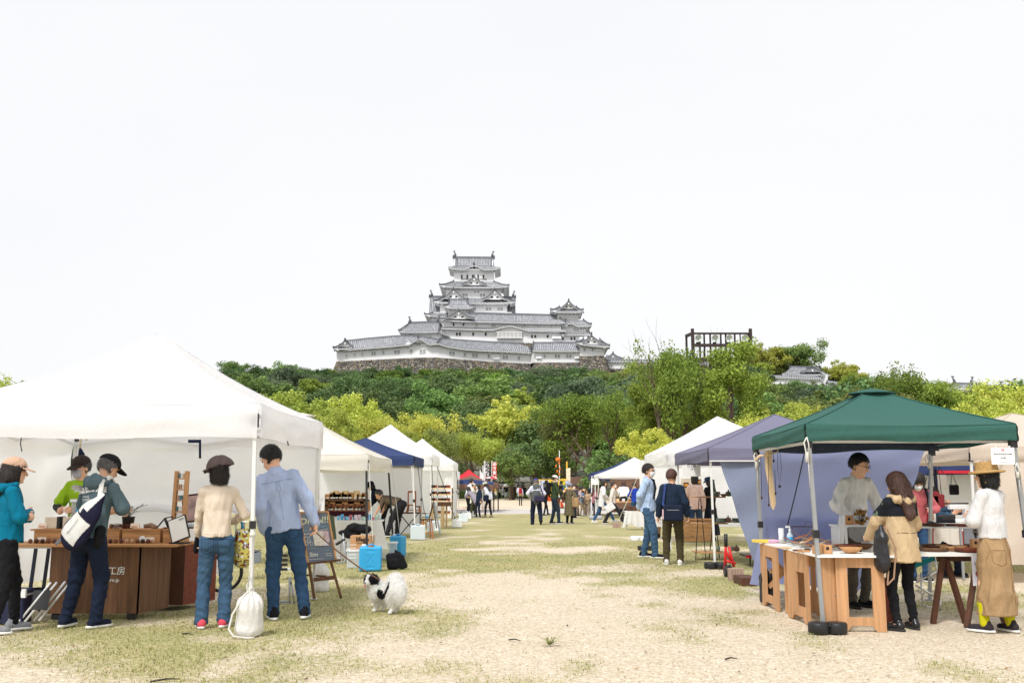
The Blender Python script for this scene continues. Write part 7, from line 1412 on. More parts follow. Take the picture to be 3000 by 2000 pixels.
ft=thing('folding_table','folding table with navy metal legs at the left end of the counter','table',(-4.95,10.4,0));MB().box((-5.0,10.5,.70),(.75,.5,.02)).build('table_top',M_wplas,ft);[MB().bar((x,y,0),(x+.05,y,.69),.028).build('leg',M_navyp,ft)for x,y in((-4.88,10.3),(-4.92,10.68),(-5.3,10.3),(-5.3,10.7))];MB().bar((-4.87,10.3,.22),(-4.5,10.35,.28),.02).bar((-4.87,10.3,.12),(-4.5,10.3,.12),.03).build('brace',M_navyp,ft)
for k,(x0,x1)in enumerate(((-4.93,-4.05),(-4.02,-3.63),(-3.60,-3.42))):T=thing('display_step',('long oak step box at the left of the counter','middle oak step box behind the tablet','short oak step box at the right end of the counter')[k],'display box',((x0+x1)/2,10.5,.735));MB().box2((x0,10.45,.734),(x1,10.47,.86)).build('front_board',W_oak,T);MB().box2((x0-.04 if k==0 else x0,10.44,.86),(x1,10.75,.875)).build('top_board',W_top,T);MB().box2((x0,10.47,.734),(x0+.015,10.74,.86)).box2((x1-.015,10.47,.734),(x1,10.74,.86)).build('end_boards',W_oak,T)
rs=random.Random(4);Wb=[mat('bead%d'%i,srgb(*c),.5,.25,20)for i,c in enumerate(((120,74,52),(70,44,36),(196,160,128),(96,60,56)))]
for i in range(22):
 x=-4.93+.062*i if i<11 else-4.22+.055*(i-11);one(MB().ball((x,10.38,.757),(.022,.022,.024),10),'wooden_ball',Wb[(0,1,1,0,3,2,2,0,1,3,2)[i%11]],'small turned wooden ball in the row along the front edge of the counter','wooden ball','turned wooden balls along the counter')
for i in range(5):one(MB().ball((-4.40+.058*i,10.52,.900),.026,10),'wooden_ball',Wb[2],'pale wooden ball in the short row on top of the step box','wooden ball','pale wooden balls on the step box')
for x,w_ in((-4.80,.16),(-4.61,.17)):T=thing('gift_box','cream gift box with black sleeve, '+('left' if x<-4.7 else 'right')+' one of the two on the step box','box',(x,10.6,.876));MB().box((x,10.6,.935),(w_-.03,.14,.118)).build('box_body',mat('creambox',srgb(226,214,196),.8),T,bevel=.004);MB().box((x+w_/2-.005,10.6,.937),(.03,.144,.124)).build('sleeve',M_black,T)
for i,(x,z)in enumerate(((-4.83,.89),(-4.83,.75),(-4.44,.75),(-3.88,.89),(-3.72,.75))):T=thing('price_card','small cream price card, '+('before the gift boxes','at the left end of the bead row','between the bead groups','by the flower pot','beside the small round plate')[i],'price card',(x,10.40,z));MB().add([(x-.045,10.40,z),(x+.045,10.40,z),(x+.045,10.42,z+.045),(x-.045,10.42,z+.045),(x+.045,10.44,z),(x-.045,10.44,z)],[(0,1,2,3),(3,2,4,5)]).build('card',mat('cardcream',srgb(240,222,204),.8),T);MB().box((x,10.397,z+.012),(.06,.003,.012)).build('print',mat('print_orange',srgb(220,150,110),.8),T)
b_=thing('storage_tub','frosted storage tub with a mark standing behind the counter','tub',(-4.55,10.9,.735));MB().box((-4.62,10.9,.98),(.2,.2,.33)).build('tub',M_clear,b_,bevel=.01);MB().box((-4.62,10.9,1.16),(.22,.22,.03)).build('lid',M_wplas,b_);MB().box((-4.64,10.79,1.03),(.04,.005,.09)).box((-4.61,10.79,.99),(.05,.005,.02)).build('mark',M_bluep,b_)
def potplant(loc,label):
 T=thing('potted_plant',label,'potted plant',loc);rs=random.Random(3);l=Vector(loc);MB().lathe([(.05,0),(.065,.11),(.07,.12),(.06,.12),(.055,.10),(0,.10)],loc,16).build('pot',M_black,T);m=MB();f=MB()
 for i in range(26):
  a=rs.random()*6.28;L=rs.uniform(.08,.2);p=[l+Vector((0,0,.1)),l+Vector((math.cos(a)*L*.5,math.sin(a)*L*.3,.12+L*.5)),l+Vector((math.cos(a)*L*1.15,math.sin(a)*L*.6,.13+L*rs.uniform(.5,.9)))];m.tube(p,.0018,4)
  for k in range(12):q=p[0].lerp(p[1],k/6)if k<6 else p[1].lerp(p[2],(k-6)/6);b=rs.random()*6.28;e=Vector((math.cos(b),math.sin(b),rs.uniform(-.3,.6)))*.022;s_=Vector((-math.sin(b),math.cos(b),0))*.007;f.add([q,q+e*.5+s_,q+e,q+e*.5-s_],[(0,1,2,3)])
 m.build('stems',M_twig,T);f.build('leaves',leafmat('leaf_pot',(.03,.07,.025),(.11,.17,.06)),T,recalc=False)
potplant((-4.03,10.62,.876),'small leafy plant in a black pot on the counter right of the lettered shirt')
def nest(loc,R,label,m,n=60,h=.05):rs=random.Random(8);mb=MB();l=Vector(loc);[mb.tube([l+Vector((math.cos(a+q)*R*rs.uniform(.6,1),math.sin(a+q)*R*.7,rs.uniform(0,h)))for q in(0,.35,.7,1.)],.0022,4)for a in[rs.random()*6.28 for _ in range(n)]];return one(mb,'twig_nest',m,label,'twig nest',recalc=False)
nest((-4.06,10.5,.877),.11,'brown twig wreath in front of the potted plant',mat('twigred',srgb(104,62,44),.9))
one(MB().tube([(-3.83,10.52,.90),(-3.76,10.55,.91),(-3.70,10.5,.885)],[.02,.028,.03],8),'driftwood',wood('driftwood',(150,120,98),0),'piece of driftwood on the step box beside the plant','driftwood')
for i in range(3):one(MB().tube([(-3.62+.07*i,10.5,.885),(-3.5+.06*i,10.52,.885)],.008,6),'wooden_pen',Wb[i],'turned wooden pen lying on the middle step box, '+('left','middle','right')[i],'pen')
T=thing('bent_stand','black bent metal stand on the step box left of the tablet','stand',(-3.62,10.6,.876));MB().tube([(-3.72,10.6,.88),(-3.64,10.6,.98),(-3.56,10.6,1.0),(-3.56,10.6,.92)],.008,6).tube([(-3.64,10.6,.98),(-3.60,10.6,.89)],.014,6).build('tube',M_black,T)
T=thing('small_plate','small round painted plate in front of the step box','plate',(-3.80,10.42,.735));MB().lathe([(.0,0),(.035,.004),(.036,.01),(0,.008)],(0,0,0),14).build('dish',M_paper,T).rotation_euler=(1.3,0,0);KIDS[T.name][0].location=(0,0,.036);KIDS[T.name][0].data.transform(Matrix.Translation(wloc(T)))
T=thing('menu_tablet','tilted white board in a black frame standing on the counter','framed board',(-3.42,10.35,.735));R=Matrix.Rotation(-.38,3,'Y')@Matrix.Rotation(-.35,3,'X');c=Vector((-3.40,10.33,.88));MB().box(c,(.20,.014,.26),0,0,R).build('frame',M_black,T,bevel=.004);MB().box(c+R@Vector((0,-.009,0)),(.172,.004,.232),0,0,R).build('sheet',M_paper,T);MB().box(c+R@Vector((.05,-.012,.09)),(.05,.004,.02),0,0,R).build('clip',M_steel,T);MB().box((-3.38,10.33,.742),(.2,.1,.012)).build('base',M_black,T)
T=thing('display_rack','tall narrow wooden rack of soap packs standing on the counter','rack',(-3.52,10.7,.876));rs=random.Random(9)
for sg,s2 in((-1,0),(1,.0)):MB().bar((-3.50+sg*.058,10.62,.86),(-3.50+sg*.055,10.66,1.47),.035,.06).build('side_board',W_oakz,T)
for i in range(5):
 z=.93+.115*i;MB().box((-3.50,10.63+.01*i,z),(.085,.09,.012)).build('shelf',W_oak,T)
 for k in range(3):MB().box((-3.525+.024*k,10.62+.01*i,z+.033),(.016,.03,.05),rs.uniform(-.2,.2)).build('pack',[M_paper,Wb[2],M_slate,mat('packteal',srgb(90,130,140),.7)][rs.randrange(4)],T)
T=thing('portrait_picture','framed portrait picture half hidden behind the woman in cream','picture',(-3.40,10.85,.876));R=Matrix.Rotation(-.12,3,'Y');c=Vector((-3.43,10.85,1.08));MB().box(c,(.22,.02,.30),0,0,R).build('frame',W_dark,T);MB().box(c-Vector((0,.013,0)),(.18,.004,.26),0,0,R).build('picture',mat('pic',srgb(200,176,176),.6,.5,6),T)
T=thing('jar_tray','tray of little glass jars at the right end of the counter','tray',(-3.38,10.5,.876));MB().box((-3.36,10.52,.885),(.17,.1,.012)).build('tray',W_dark,T);[MB().lathe([(.014,0),(.014,.035),(.008,.045)],(-3.42+.03*i,10.5,.892),8).build('jar',M_water,T)for i in range(5)]
# --- under and beside the counter
T=thing('cool_box','navy blue cool box with pale handle on the grass at the far left','cool box',(-4.83,9.95,0));MB().box((-4.83,9.95,.14),(.25,.2,.28)).build('body',M_navyp,T,bevel=.012);MB().box((-4.83,9.95,.305),(.27,.22,.05)).build('lid',M_navyp,T,bevel=.015);MB().box((-4.83,9.95,.275),(.275,.225,.018)).build('rim',mat('rimgrey',srgb(180,184,190),.5),T);MB().box((-4.71,9.85,.29),(.05,.03,.08)).build('latch',M_wplas,T)
T=thing('folding_stool','white metal folding stool leaning against the counter box','folding stool',(-4.68,9.9,0));[MB().tube([(-4.74+dx,9.85+dy,.02),(-4.55+dx,9.98+dy,.33),(-4.52+dx,10.0+dy,.38)],.011,8).build('leg',M_wplas,T)for dx,dy in((0,0),(.05,.02),(.10,.09),(.15,.1))];MB().grid(lambda u,v:Vector((-4.66+.16*u,9.9+.02*u+.05*v,.13+.18*v)),3,3).build('seat',M_black,T,recalc=False)
o=SDF(.02).box((-4.72,10.32,.19),(.30,.14,.22),.03).build('tool_bag',C_blk,.015,None,(-4.72,10.32,.08));tag(o,'black soft case under the table beside the cool box','bag')
T=thing('umbrella','folded dark umbrella with curved pale handle hanging from the tent frame','umbrella',at(236,1280,11.9));p=at(236,1290,11.8);MB().tube([p+Vector((.07,0,.0)),p+Vector((.07,0,.035)),p+Vector((.035,0,.05)),p+Vector((0,0,.03)),p+Vector((0,0,-.09))],.012,8).build('handle',mat('bamboo',srgb(216,204,170),.5),T);MB().tube([p+Vector((0,0,-.09)),p+Vector((.02,0,-.16)),p+Vector((.05,0,-.42))],[.012,.04,.01],8).build('cloth',C_nv,T)
T=thing('bicycle','bicycle wheel seen behind the woman in cream','bicycle',(-3.45,12.6,0));m=MB();m.tube([(-3.56,12.6+.0*a,.24+0)if 0 else(-3.58+.235*math.cos(a),12.6,.27+.235*math.sin(a))for a in[i*PI/14 for i in range(29)]],.022,6,cap=False);m.build('tyre',M_black,T);m=MB();[m.tube([(-3.58,12.6,.27),(-3.58+.22*math.cos(a),12.6,.27+.22*math.sin(a))],.002,3)for a in[i*PI/9 for i in range(18)]];m.build('spokes',M_steel,T);MB().tube([(-3.6,12.57,.27),(-3.8,12.55,.62),(-4.3,12.55,.6)],.015,6).build('frame_tube',M_red,T)
MB_=None
def sack(c,R,h,label,neck=None):
 c=V3(*c);g=SDF(.03);g.cone(c+V3(0,0,R*.75),c+V3(0,0,h*.62),R,R*.96);g.cone(c+V3(0,0,h*.62),c+V3(0,0,h),R*.9,.02);g.cut(c,(0,0,-1));g.ell(c+V3(0,0,.05),(R*1.02,R*1.02,.08))
 g.cut(c+V3(0,0,.002),(0,0,-1));g.warp(lambda P:.006*np.sin(np.arctan2(P[...,1]-c[1],P[...,0]-c[0])*13)*np.clip((P[...,2]-c[2]-h*.4)/(h*.5),0,1)*2+.004*np.sin(P[...,2]*30+P[...,0]*25));T=thing('sandbag',label,'sandbag',tuple(c));V,F=g.mesh(.009);link('sack',np_mesh('sack',V-c,F,[cloth('sackcloth',(226,224,220),crease=.6)]),T)
 return T
T=sack((-2.33,9.1,0),.118,.40,'white sandbag tied to the front pole of the big white tent');MB().tube([(-2.335,9.08,.39),(-2.37,9.05,.36),(-2.45,8.98,.20),(-2.47,8.95,.08),(-2.42,8.93,.02),(-2.30,8.92,.008),(-2.24,8.93,.008)],.009,7).build('rope',M_cord,T);MB().tube([(-2.345,9.10,.30),(-2.36,9.08,.44),(-2.33,9.08,.50),(-2.31,9.08,.42),(-2.34,9.07,.38)],.008,6).tube([(-2.33,9.11,.36),(-2.33,9.11,.42)],.03,8).build('knot',M_cord,T)
MB().tube([(-2.36,9.12,.86),(-2.34,9.12,.60),(-2.36,9.10,.40)],.006,5).tube([(-2.335,9.12,.86),(-2.335,9.12,.9)],.028,8).build('rope',M_cord,T)
sack((-2.42,12.9,0),.105,.38,'grey white sandbag behind the chalkboard easel')
# --- chalkboard easel
T=thing('chalkboard_easel','OPEN chalkboard on a wooden easel beside the man with the dog','chalkboard',(-2.33,12,0));E_=lambda px,py,Y=12.:at(px,py,Y);tl,tr_,br,bl_=E_(878,1501,12.08),E_(960,1498,12.02),E_(984,1639,11.85),E_(903,1651,11.9)
MB().add([tl,tr_,br,bl_],[(0,1,2,3)]).build('board',M_slate,T,recalc=False);[MB().bar(a,b,.018,.022).build('frame_bar',W_oak,T)for a,b in((tl,tr_),(tr_,br),(bl_,tl))];MB().bar(bl_-Vector((.04,0,0)),br+Vector((.06,-.02,0)),.03,.025).build('tray',W_brn,T)
for a,b in(((905,1650),(921,1753)),((968,1640),(1000,1741)),((893,1600),(878,1672))):q0,q1=E_(*a,11.9),E_(b[0],b[1],11.93 if b[0]>900 else 12.5);q1.z=max(0,min(q1.z,.02))if b[0]>900 else 0;MB().bar(q0,q1,.03,.03).build('leg',W_brn,T)
MB().bar(E_(919,1697,11.9),E_(984,1690,11.88),.02,.045).build('crossbar',W_brn,T);MB().bar(E_(885,1683,12.2),E_(955,1687,11.95),.02,.02).build('brace',W_dark,T)
ux=(tr_-tl).normalized();uy=(tl-bl_).normalized();un=ux.cross(uy)
def chalk(px,py,s_,size,m,rot_=0.,bold=.0):
 c=(tl+tr_+br+bl_)/4;P=E_(px,py);k=((c-Vector((0,0,HC))).dot(un))/((P-Vector((0,0,HC))).dot(un));p=Vector((0,0,HC))+(P-Vector((0,0,HC)))*k+un*.006;R=Matrix((ux,un.cross(ux),un)).transposed().to_4x4();return text('chalk_lettering',s_,size,Matrix.Translation(p)@R@Matrix.Rotation(rot_,4,'Z'),m,T,bold=bold)
chalk(921,1525,'OPEN!!',.115,M_chalky,.05,.002);chalk(945,1543,'ACCESSORY',.022,M_chalkb,.15);chalk(946,1552,'ENGRAVING',.024,M_chalk,.2);chalk(948,1560,'WORKSHOP',.024,M_chalk,.2);chalk(896,1554,'DIO',.026,M_chalkb);chalk(900,1563,'Botchi',.026,M_chalk,.1);chalk(902,1572,'Forest',.026,M_chalk,.1);chalk(920,1624,'Sim',.075,M_chalk,.03,.001);chalk(926,1637,'Design Specimen Message',.018,M_chalk,.03);chalk(961,1612,'ABOUT',.02,M_chalkb,.05);chalk(963,1620,'Solitaire',.022,M_chalk,.05);chalk(965,1626,'Bracelet',.022,M_chalk,.05);chalk(914,1606,'~~~~~~~~',.022,M_chalk,.05)
for i,(px,py)in enumerate(((905,1583),(899,1591),(913,1591))):c=(tl+tr_+br+bl_)/4;P=E_(px,py);k=((c-Vector((0,0,HC))).dot(un))/((P-Vector((0,0,HC))).dot(un));p=Vector((0,0,HC))+(P-Vector((0,0,HC)))*k+un*.006;m=MB();[m.tube([p+ux*.02*r_*math.cos(a)+uy*.03*r_*math.sin(a)for a in[j*PI/6 for j in range(13)]],.0015,4,cap=False)for r_ in(1,.6)];m.build('chalk_drawing',M_chalk,T)
for px,py,w_,h_,c_ in((935,1578,.13,.17,(222,214,200)),(952,1570,.11,.13,(206,180,184)),(944,1575,.07,.07,(176,130,92)),(956,1590,.07,.06,(226,226,236))):P=E_(px,py);c=(tl+tr_+br+bl_)/4;k=((c-Vector((0,0,HC))).dot(un))/((P-Vector((0,0,HC))).dot(un));p=Vector((0,0,HC))+(P-Vector((0,0,HC)))*k+un*(.008+.002*(c_[0]%5));a,b=ux*w_/2,uy*h_/2;MB().add([p-a-b,p+a-b,p+a+b,p-a+b],[(0,1,2,3)]).build('pinned_print',mat('print%d'%c_[0],srgb(*c_),.8,.2,30),T,recalc=False)
# --- glassware stall goods
def jug(loc,d,m,label,capm,rz=0,group=None):
 T=thing('water_jug',label,'water jug',loc,group);c=V3(*loc);g=SDF(.015);g.box(c+V3(0,0,d[2]*.47),(d[0],d[1],d[2]*.90),.035,rot('Z',rz));g.box(c+V3(0,0,d[2]*.91),(d[0]*.5,.045,d[2]*.09),.018,rot('Z',rz),k=.02);g.box(c+V3(0,0,d[2]*.94),(d[0]*.28,d[1],.05),.012,rot('Z',rz),neg=1)
 if m is M_bluep:
  for a in(-38,38):g.box(c+rot('Z',rz)@V3(0,-d[1]*.5,d[2]*.45),(.018,.012,d[2]*.42),.004,rot('Z',rz)@rot('Y',a),k=.004,neg=1)
  for zz in(.76,.16):g.box(c+rot('Z',rz)@V3(0,-d[1]*.5,d[2]*zz),(.13,.010,.03),.004,rot('Z',rz),k=.004,neg=1)
 V,F=g.mesh(.009 if d[0]>.2 else .02);link('jug_body',np_mesh('jug_body',V-c,F,[m]),T);q=c+rot('Z',rz)@V3(-d[0]*.30,0,d[2]*.92);MB().lathe([(.035,0),(.035,d[2]*.07),(0,d[2]*.07)],tuple(q),12).build('cap',capm,T);MB().tube([Vector(c+rot('Z',rz)@V3(-.05,0,d[2]*.93)),Vector(c+rot('Z',rz)@V3(0,0,d[2]*1.0)),Vector(c+rot('Z',rz)@V3(.07,0,d[2]*.93))],.012,6).build('handle',m,T);return T
jug((-2.22,15.95,0),(.35,.19,.42),M_bluep,'blue plastic water can behind the dog',M_wplas,6);jug((-2.16,19.2,0),(.27,.2,.43),M_bluep,'second blue water can next to the black bag',M_wplas,-30)
T=thing('clear_bin','clear plastic bin of packing under the cardboard carton','bin',(-2.62,16.6,0));c=at(1046,1660,16.7);MB().box((c.x,16.7,.14),(.30,.28,.27)).build('bin_body',M_clear,T,bevel=.01);MB().box((c.x,16.7,.285),(.33,.31,.03)).build('rim',M_wplas,T);SDF(.02).box((c.x,16.7,.18),(.2,.2,.1),.04).build('contents',C_cream,.02,T);SDF(.02).box((c.x+.02,16.72,.07),(.22,.2,.08),.03).build('contents',C_blk,.02,T)
T=thing('carton','brown cardboard carton standing on the clear bin','carton',(c.x+.05,16.7,.30));MB().box((c.x+.08,16.7,.41),(.36,.28,.22)).build('box',M_card,T,bevel=.003);text('lettering','lifego',.10,facing((c.x+.10,16.555,.46)),M_dark,T,bold=.002);text('lettering','TROPICAL FRUIT',.025,facing((c.x+.10,16.555,.40)),M_dark,T);g=SDF(.03);[g.ell((c.x+.08+dx,16.7,.53),(.09,.1,.05))for dx in(-.1,0,.1)];g.warp(folds(.008,30,30));g.build('rags',C_grey,.015,T)
T=thing('black_coats','heap of black coats and bags piled in front of the glassware table','coats',at(1050,1560,17));g=SDF(.05);[g.ell(at(px,py,17.0),r_)for px,py,r_ in((1040,1545,(.14,.12,.09)),(1065,1550,(.14,.12,.08)),(1010,1560,(.12,.1,.06)),(1030,1566,(.16,.1,.06)))];g.warp(folds(.010,12,12));V,F=g.mesh(.014);link('coat',np_mesh('coat',V-np.array(T.location),F,[C_blk]),T)
g=SDF(.03);p=at(1160,1664,16.3);g.box((p.x-.03,16.3,.135),(.24,.17,.27),.05,rot('Y',-8));g.box((p.x+.09,16.33,.12),(.12,.15,.23),.04,rot('Y',-20));g.chain([(p.x-.10,16.28,.24),(p.x-.09,16.25,.32),(p.x-.01,16.25,.31),(p.x+.02,16.28,.24)],[.018,.014,.014,.018],k=.01);g.box((p.x-.04,16.21,.10),(.16,.04,.14),.02);g.cut((0,0,.002),(0,0,-1));g.warp(folds(.007,16,12));tag(g.build('black_bag',C_blk,.012,None,(p.x,16.3,0)),'black nylon bag standing between the two blue water cans','bag')
T=thing('clear_bin','clear empty bin between the second blue can and the black bag','bin',(-2.4,18.6,0));MB().box((at(1135,1600,18.6).x,18.6,.15),(.33,.25,.28)).build('bin_body',M_clear,T,bevel=.01);MB().box((at(1135,1600,18.6).x,18.6,.3),(.36,.28,.025)).build('rim',M_wplas,T)
T=thing('camp_chair','dark green camp chair with tube frame behind the chalkboard','chair',at(980,1700,14.2));q=lambda X,Yp,d=14.2:at(870+X/4.9,1480+Yp/4.9,d);MB().add([q(450,130),q(530,150),q(570,480),q(500,500)]+[q(450,130,14.6),q(530,150,14.6),q(570,480,14.7),q(500,500,14.7)],[(0,1,2,3),(7,6,5,4),(0,4,5,1),(1,5,6,2),(2,6,7,3),(3,7,4,0)]).build('backrest',M_grn,T);MB().tube([q(660,400),q(700,780),q(690,810),q(560,820)],.012,7).build('frame_tube',M_steel,T);MB().tube([q(560,560),q(690,480)],.02,6).build('armrest',M_black,T);m=MB();[m.box((q(620,0).x,14.5,q(0,580+k*48).z),(.38,.008,.008))for k in range(5)];[m.box((q(560+k*45,0).x,14.5,q(0,690).z),(.008,.008,.3))for k in range(4)];m.build('wire_rack',M_wplas,T)
tb=thing('glassware_table','table with a white cloth and small painted glasses','table',at(1055,1600,17.6));a,b=at(985,1526,17.6),at(1113,1526,17.6);MB().box2((a.x,17.55,.70),(b.x,18.15,.725)).build('table_top',M_wplas,tb);MB().grid(lambda u,v:Vector((a.x+(b.x-a.x+.04)*u+.12*v*(u>.92),17.53-.02*math.sin(u*30)*v,.73-v*(.36+.12*(u>.8)))),40,6).build('tablecloth',C_white,tb,recalc=False);MB().box2((a.x,17.53,.727),(b.x+.02,18.15,.733)).build('tablecloth_top',C_white,tb);[MB().bar((x,y,0),(x,y,.7),.03).build('leg',M_steel,tb)for x in(a.x+.1,b.x-.05)for y in(17.6,18.1)]
gl=[('light blue',(120,190,226)),('sky blue',(96,176,220)),('speckled red',(190,110,120)),('pale pink',(232,206,212)),('pale green',(190,222,204)),('deep blue',(90,120,200)),('clear',(214,226,232)),('orange tinted',(232,168,110))]
for i in range(15):k=(0,1,5,0,2,1,3,3,4,4,1,1,2,4,6)[i];h=(.075,.10,.05,.06,.09,.06,.09,.09,.05,.06,.09,.10,.05,.10,.12)[i];x=a.x+.03+(b.x-a.x-.06)*i/14;gm_=mat('glass_'+gl[k][0],srgb(*gl[k][1]),.2,.3,60);one(MB().lathe([(.018,0),(.022,.002),(.03,h),(.027,h),(.02,.006),(0,.006)],(x,17.66+.07*(i%3),.734),12),'glass_cup',gm_,gl[k][0]+' glass on the white cloth table, '+ORD[i]+' from the left','glass')
sh=thing('display_shelf','low wooden display shelf with little boxes behind the glassware','shelf',at(1015,1560,18.8));q=lambda X,Yp,d=18.8:at(900+X/5.227,1400+Yp/5.227,d);a,b=q(280,500),q(925,325);[MB().box2((a.x,18.7,z-.03),(b.x,19.0,z)).build('shelf_board',W_red if z<1 else W_brn,sh)for z in(b.z,b.z-.10,a.z)];[MB().box2((x,18.7,a.z),(x+.06,19.0,b.z)).build('side_board',W_brn,sh)for x in(a.x,b.x-.06)];MB().box2((a.x,18.98,a.z),(b.x,19.0,b.z)).build('back_board',W_dark,sh);MB().box2((a.x,18.68,a.z-.1),(b.x,18.7,a.z-.01)).build('runner',cloth('runner',(60,24,36)),sh);MB().box2((a.x,18.7,0),(b.x,19.0,a.z-.11)).build('stand',C_white,sh)
for j,(z,xs)in enumerate(((b.z,(300,360,405,435,490,545,590,640,720,790,850)),(a.z,(310,360,430,480,550,620,665,735,790,845,890)))):
 for i,X in enumerate(xs):h=.10+.06*((i*7+j)%3)/2;T=thing('wooden_box','small wooden box, '+ORD[i]+' from the left on the '+('top' if j==0 else 'lower')+' board behind the glassware','wooden box',(q(X,0).x,18.75,z),'trinket boxes on the display shelf');MB().box((q(X,0).x+.05,18.8,z+h/2),(.105 if i%3 else .14,.1,h)).build('box',[W_oak,W_top,W_pale][i%3],T);MB().box((q(X,0).x+.04,18.74,z+.03),(.05,.004,.03)).build('tag',M_paper,T)
def stool(loc,h,w_,m,label,rz=0,back=False,group=None):
 T=thing('stool' if not back else 'chair',label,'stool' if not back else 'chair',loc,group);l=Vector(loc);R=Matrix.Rotation(rz,3,'Z');MB().box(l+Vector((0,0,h-.015)),(w_,w_,.03),rz).build('seat',W_dark if not back else m,T,bevel=.004)
 for sx_ in(-1,1):
  for sy in(-1,1):MB().bar(l+R@Vector((sx_*w_*.46,sy*w_*.46,0)),l+R@Vector((sx_*w_*.34,sy*w_*.34,h-.03)),.03).build('leg',m,T)
 for sx_,sy in((0,-1),(0,1)):MB().bar(l+R@Vector((-w_*.4,sy*w_*.42,h*.3)),l+R@Vector((w_*.4,sy*w_*.42,h*.3)),.02).build('rung',m,T)
 if back:
  for sx_ in(-1,1):MB().bar(l+R@Vector((sx_*w_*.42,w_*.44,h)),l+R@Vector((sx_*w_*.42,w_*.48,h+.34)),.035).build('back_post',m,T)
  MB().bar(l+R@Vector((-w_*.45,w_*.48,h+.34)),l+R@Vector((w_*.45,w_*.48,h+.34)),.045,.05).build('back_rail',m,T)
 return T
W_st=wood('wood_stool',(176,108,60),2,var=.2)
def stl(X,Yf,Yt,w_,lab,rz=.3,back=False):p=gp(1150+X/6.27,1350+Yf/6.27);t=at(1150+X/6.27,1350+Yt/6.27,p.y);stool(tuple(p),t.z,w_,W_st,lab,rz,back)
stl(262,1300,1010,.27,'wooden stool with dark seat left of the clear water can');stl(625,1430,1060,.30,'square wooden stool right of the clear water can holding a spray bottle');stl(565,1215,950,.27,'wooden stool half hidden behind the square one');stl(150,1300,1080,.27,'low wooden stool behind the bending man')
st_=thing('stool_table','black legged table with small chairs on it before the navy tent wall','table',at(1195,1560,27.5));a,b=at(1165,1500,27.4),at(1231,1500,27.4);MB().box2((a.x,27.2,a.z-.03),(b.x,27.7,a.z)).build('table_top',W_dark,st_);[MB().bar((x0,27.4,0),(x1,27.4,a.z-.03),.025).build('leg',M_black,st_)for x0,x1 in((a.x+.05,b.x-.05),(b.x-.05,a.x+.05),(a.x,a.x),(b.x,b.x))]
for X,w_ in((1205,.24),(1222,.18),(1171,.18)):stool((at(X,1500,27.45).x,27.45,a.z),.17 if w_<.2 else .21,w_,W_st,{1205:'small wooden child chair standing on the black table',1222:'low wooden bench right of the child chair on the table',1171:'low wooden bench left of the child chair on the table'}[X],0,X==1205)
def spray(loc,label):T=thing('spray_bottle',label,'spray bottle',loc);MB().lathe([(.03,0),(.033,.02),(.033,.10),(.015,.125),(.012,.14)],loc,12).build('bottle',M_water,T);MB().lathe([(.034,.03),(.034,.085)],loc,12).build('label',M_bluep,T);MB().lathe([(.013,.14),(.013,.16),(.006,.165),(.006,.19)],loc,10).box((loc[0]-.02,loc[1],loc[2]+.19),(.05,.014,.014)).build('pump',M_wplas,T)
p=gp(1250,1577);spray((p.x-.0,p.y,at(1250,1520,p.y).z),'pump spray bottle standing on the square stool')
jug((-2.35,25.3,0),(.37,.26,.40),M_water,'large clear collapsible water can between the stools',M_navyp,5)
for px,py,w_,h_,m_,lab in((1262,1560,.22,.34,M_water,'clear round water can behind the square stool'),(1277,1557,.26,.36,M_wplas,'white water can with dark lid left of the workbench'),(1339,1545,.33,.30,M_wplas,'white water can with blue lid right of the workbench'),(1357,1529,.34,.34,M_water,'clear water can behind the blue lidded one'),(1372,1521,.24,.30,M_wplas,'white water can with blue cap before the bending woman'),(1364,1515,.24,.30,M_wplas,'white water can standing furthest back in the left row'),(1381,1514,.2,.3,M_wplas,'white water can nearest the bending woman')):
 p=gp(px,py);jug((p.x,p.y,0),(w_,w_*.7,h_),m_,lab,M_navyp,8)
T=thing('step_ladder','folding wooden ladder frame before the tall white tent','ladder',at(1275,1565,28));[MB().bar(at(px0,y0,28.2),at(px1,y1,Yd),.035).build('leg',m_,T)for px0,y0,px1,y1,Yd,m_ in((1270,1470,1258,1517,28.6,W_brn),(1272,1470,1290,1563,27.9,M_steel),(1268,1470,1279,1545,28.9,M_steel))]
T=thing('work_bench','tall wooden work bench made of pale planks beside the shelf rack','work bench',gp(1304,1546));p=gp(1304,1546);q=lambda px,py:at(px,py,p.y);a,b=q(1282,1482),q(1320,1470);MB().box2((a.x,p.y,a.z),(b.x,p.y+.5,b.z)).build('top_box',W_brn,T);[MB().bar((x,p.y+dy,0),(x,p.y+dy,a.z),w_,.05).build('leg',W_pale,T)for x,dy,w_ in((q(1283,0).x,.0,.07),(q(1312,0).x,.0,.11),(q(1292,0).x,.4,.06),(q(1320,0).x,.4,.06))];[MB().box2((q(1286,0).x,p.y+.05,q(0,y).z),(q(1318,0).x,p.y+.1,q(0,y-4).z)).build('crossbar',W_pale,T)for y in(1506,1528)]
T=thing('tall_rack','tall slim wooden rack with small goods in the fourth white tent','rack',at(1296,1530,40));q=lambda X,Yp:at(1150+X/6.27,1350+Yp/6.27,40);[MB().bar((q(X,0).x,40,0),(q(X,0).x,40,q(0,490).z),.05).build('post',W_brn,T)for X in(715,1105)];rs=random.Random(2)
for Yp in(490,605,725,960):z=q(0,Yp).z;MB().box2((q(715,0).x,39.85,z-.04),(q(1105,0).x,40.15,z)).build('shelf',W_pale,T);[MB().box((q(740+70*k,0).x,40,z+.05),(.2,.1,.08+.04*rs.random())).build('small_item',[M_black,W_red,W_dark][k%3],T)for k in range(5)]
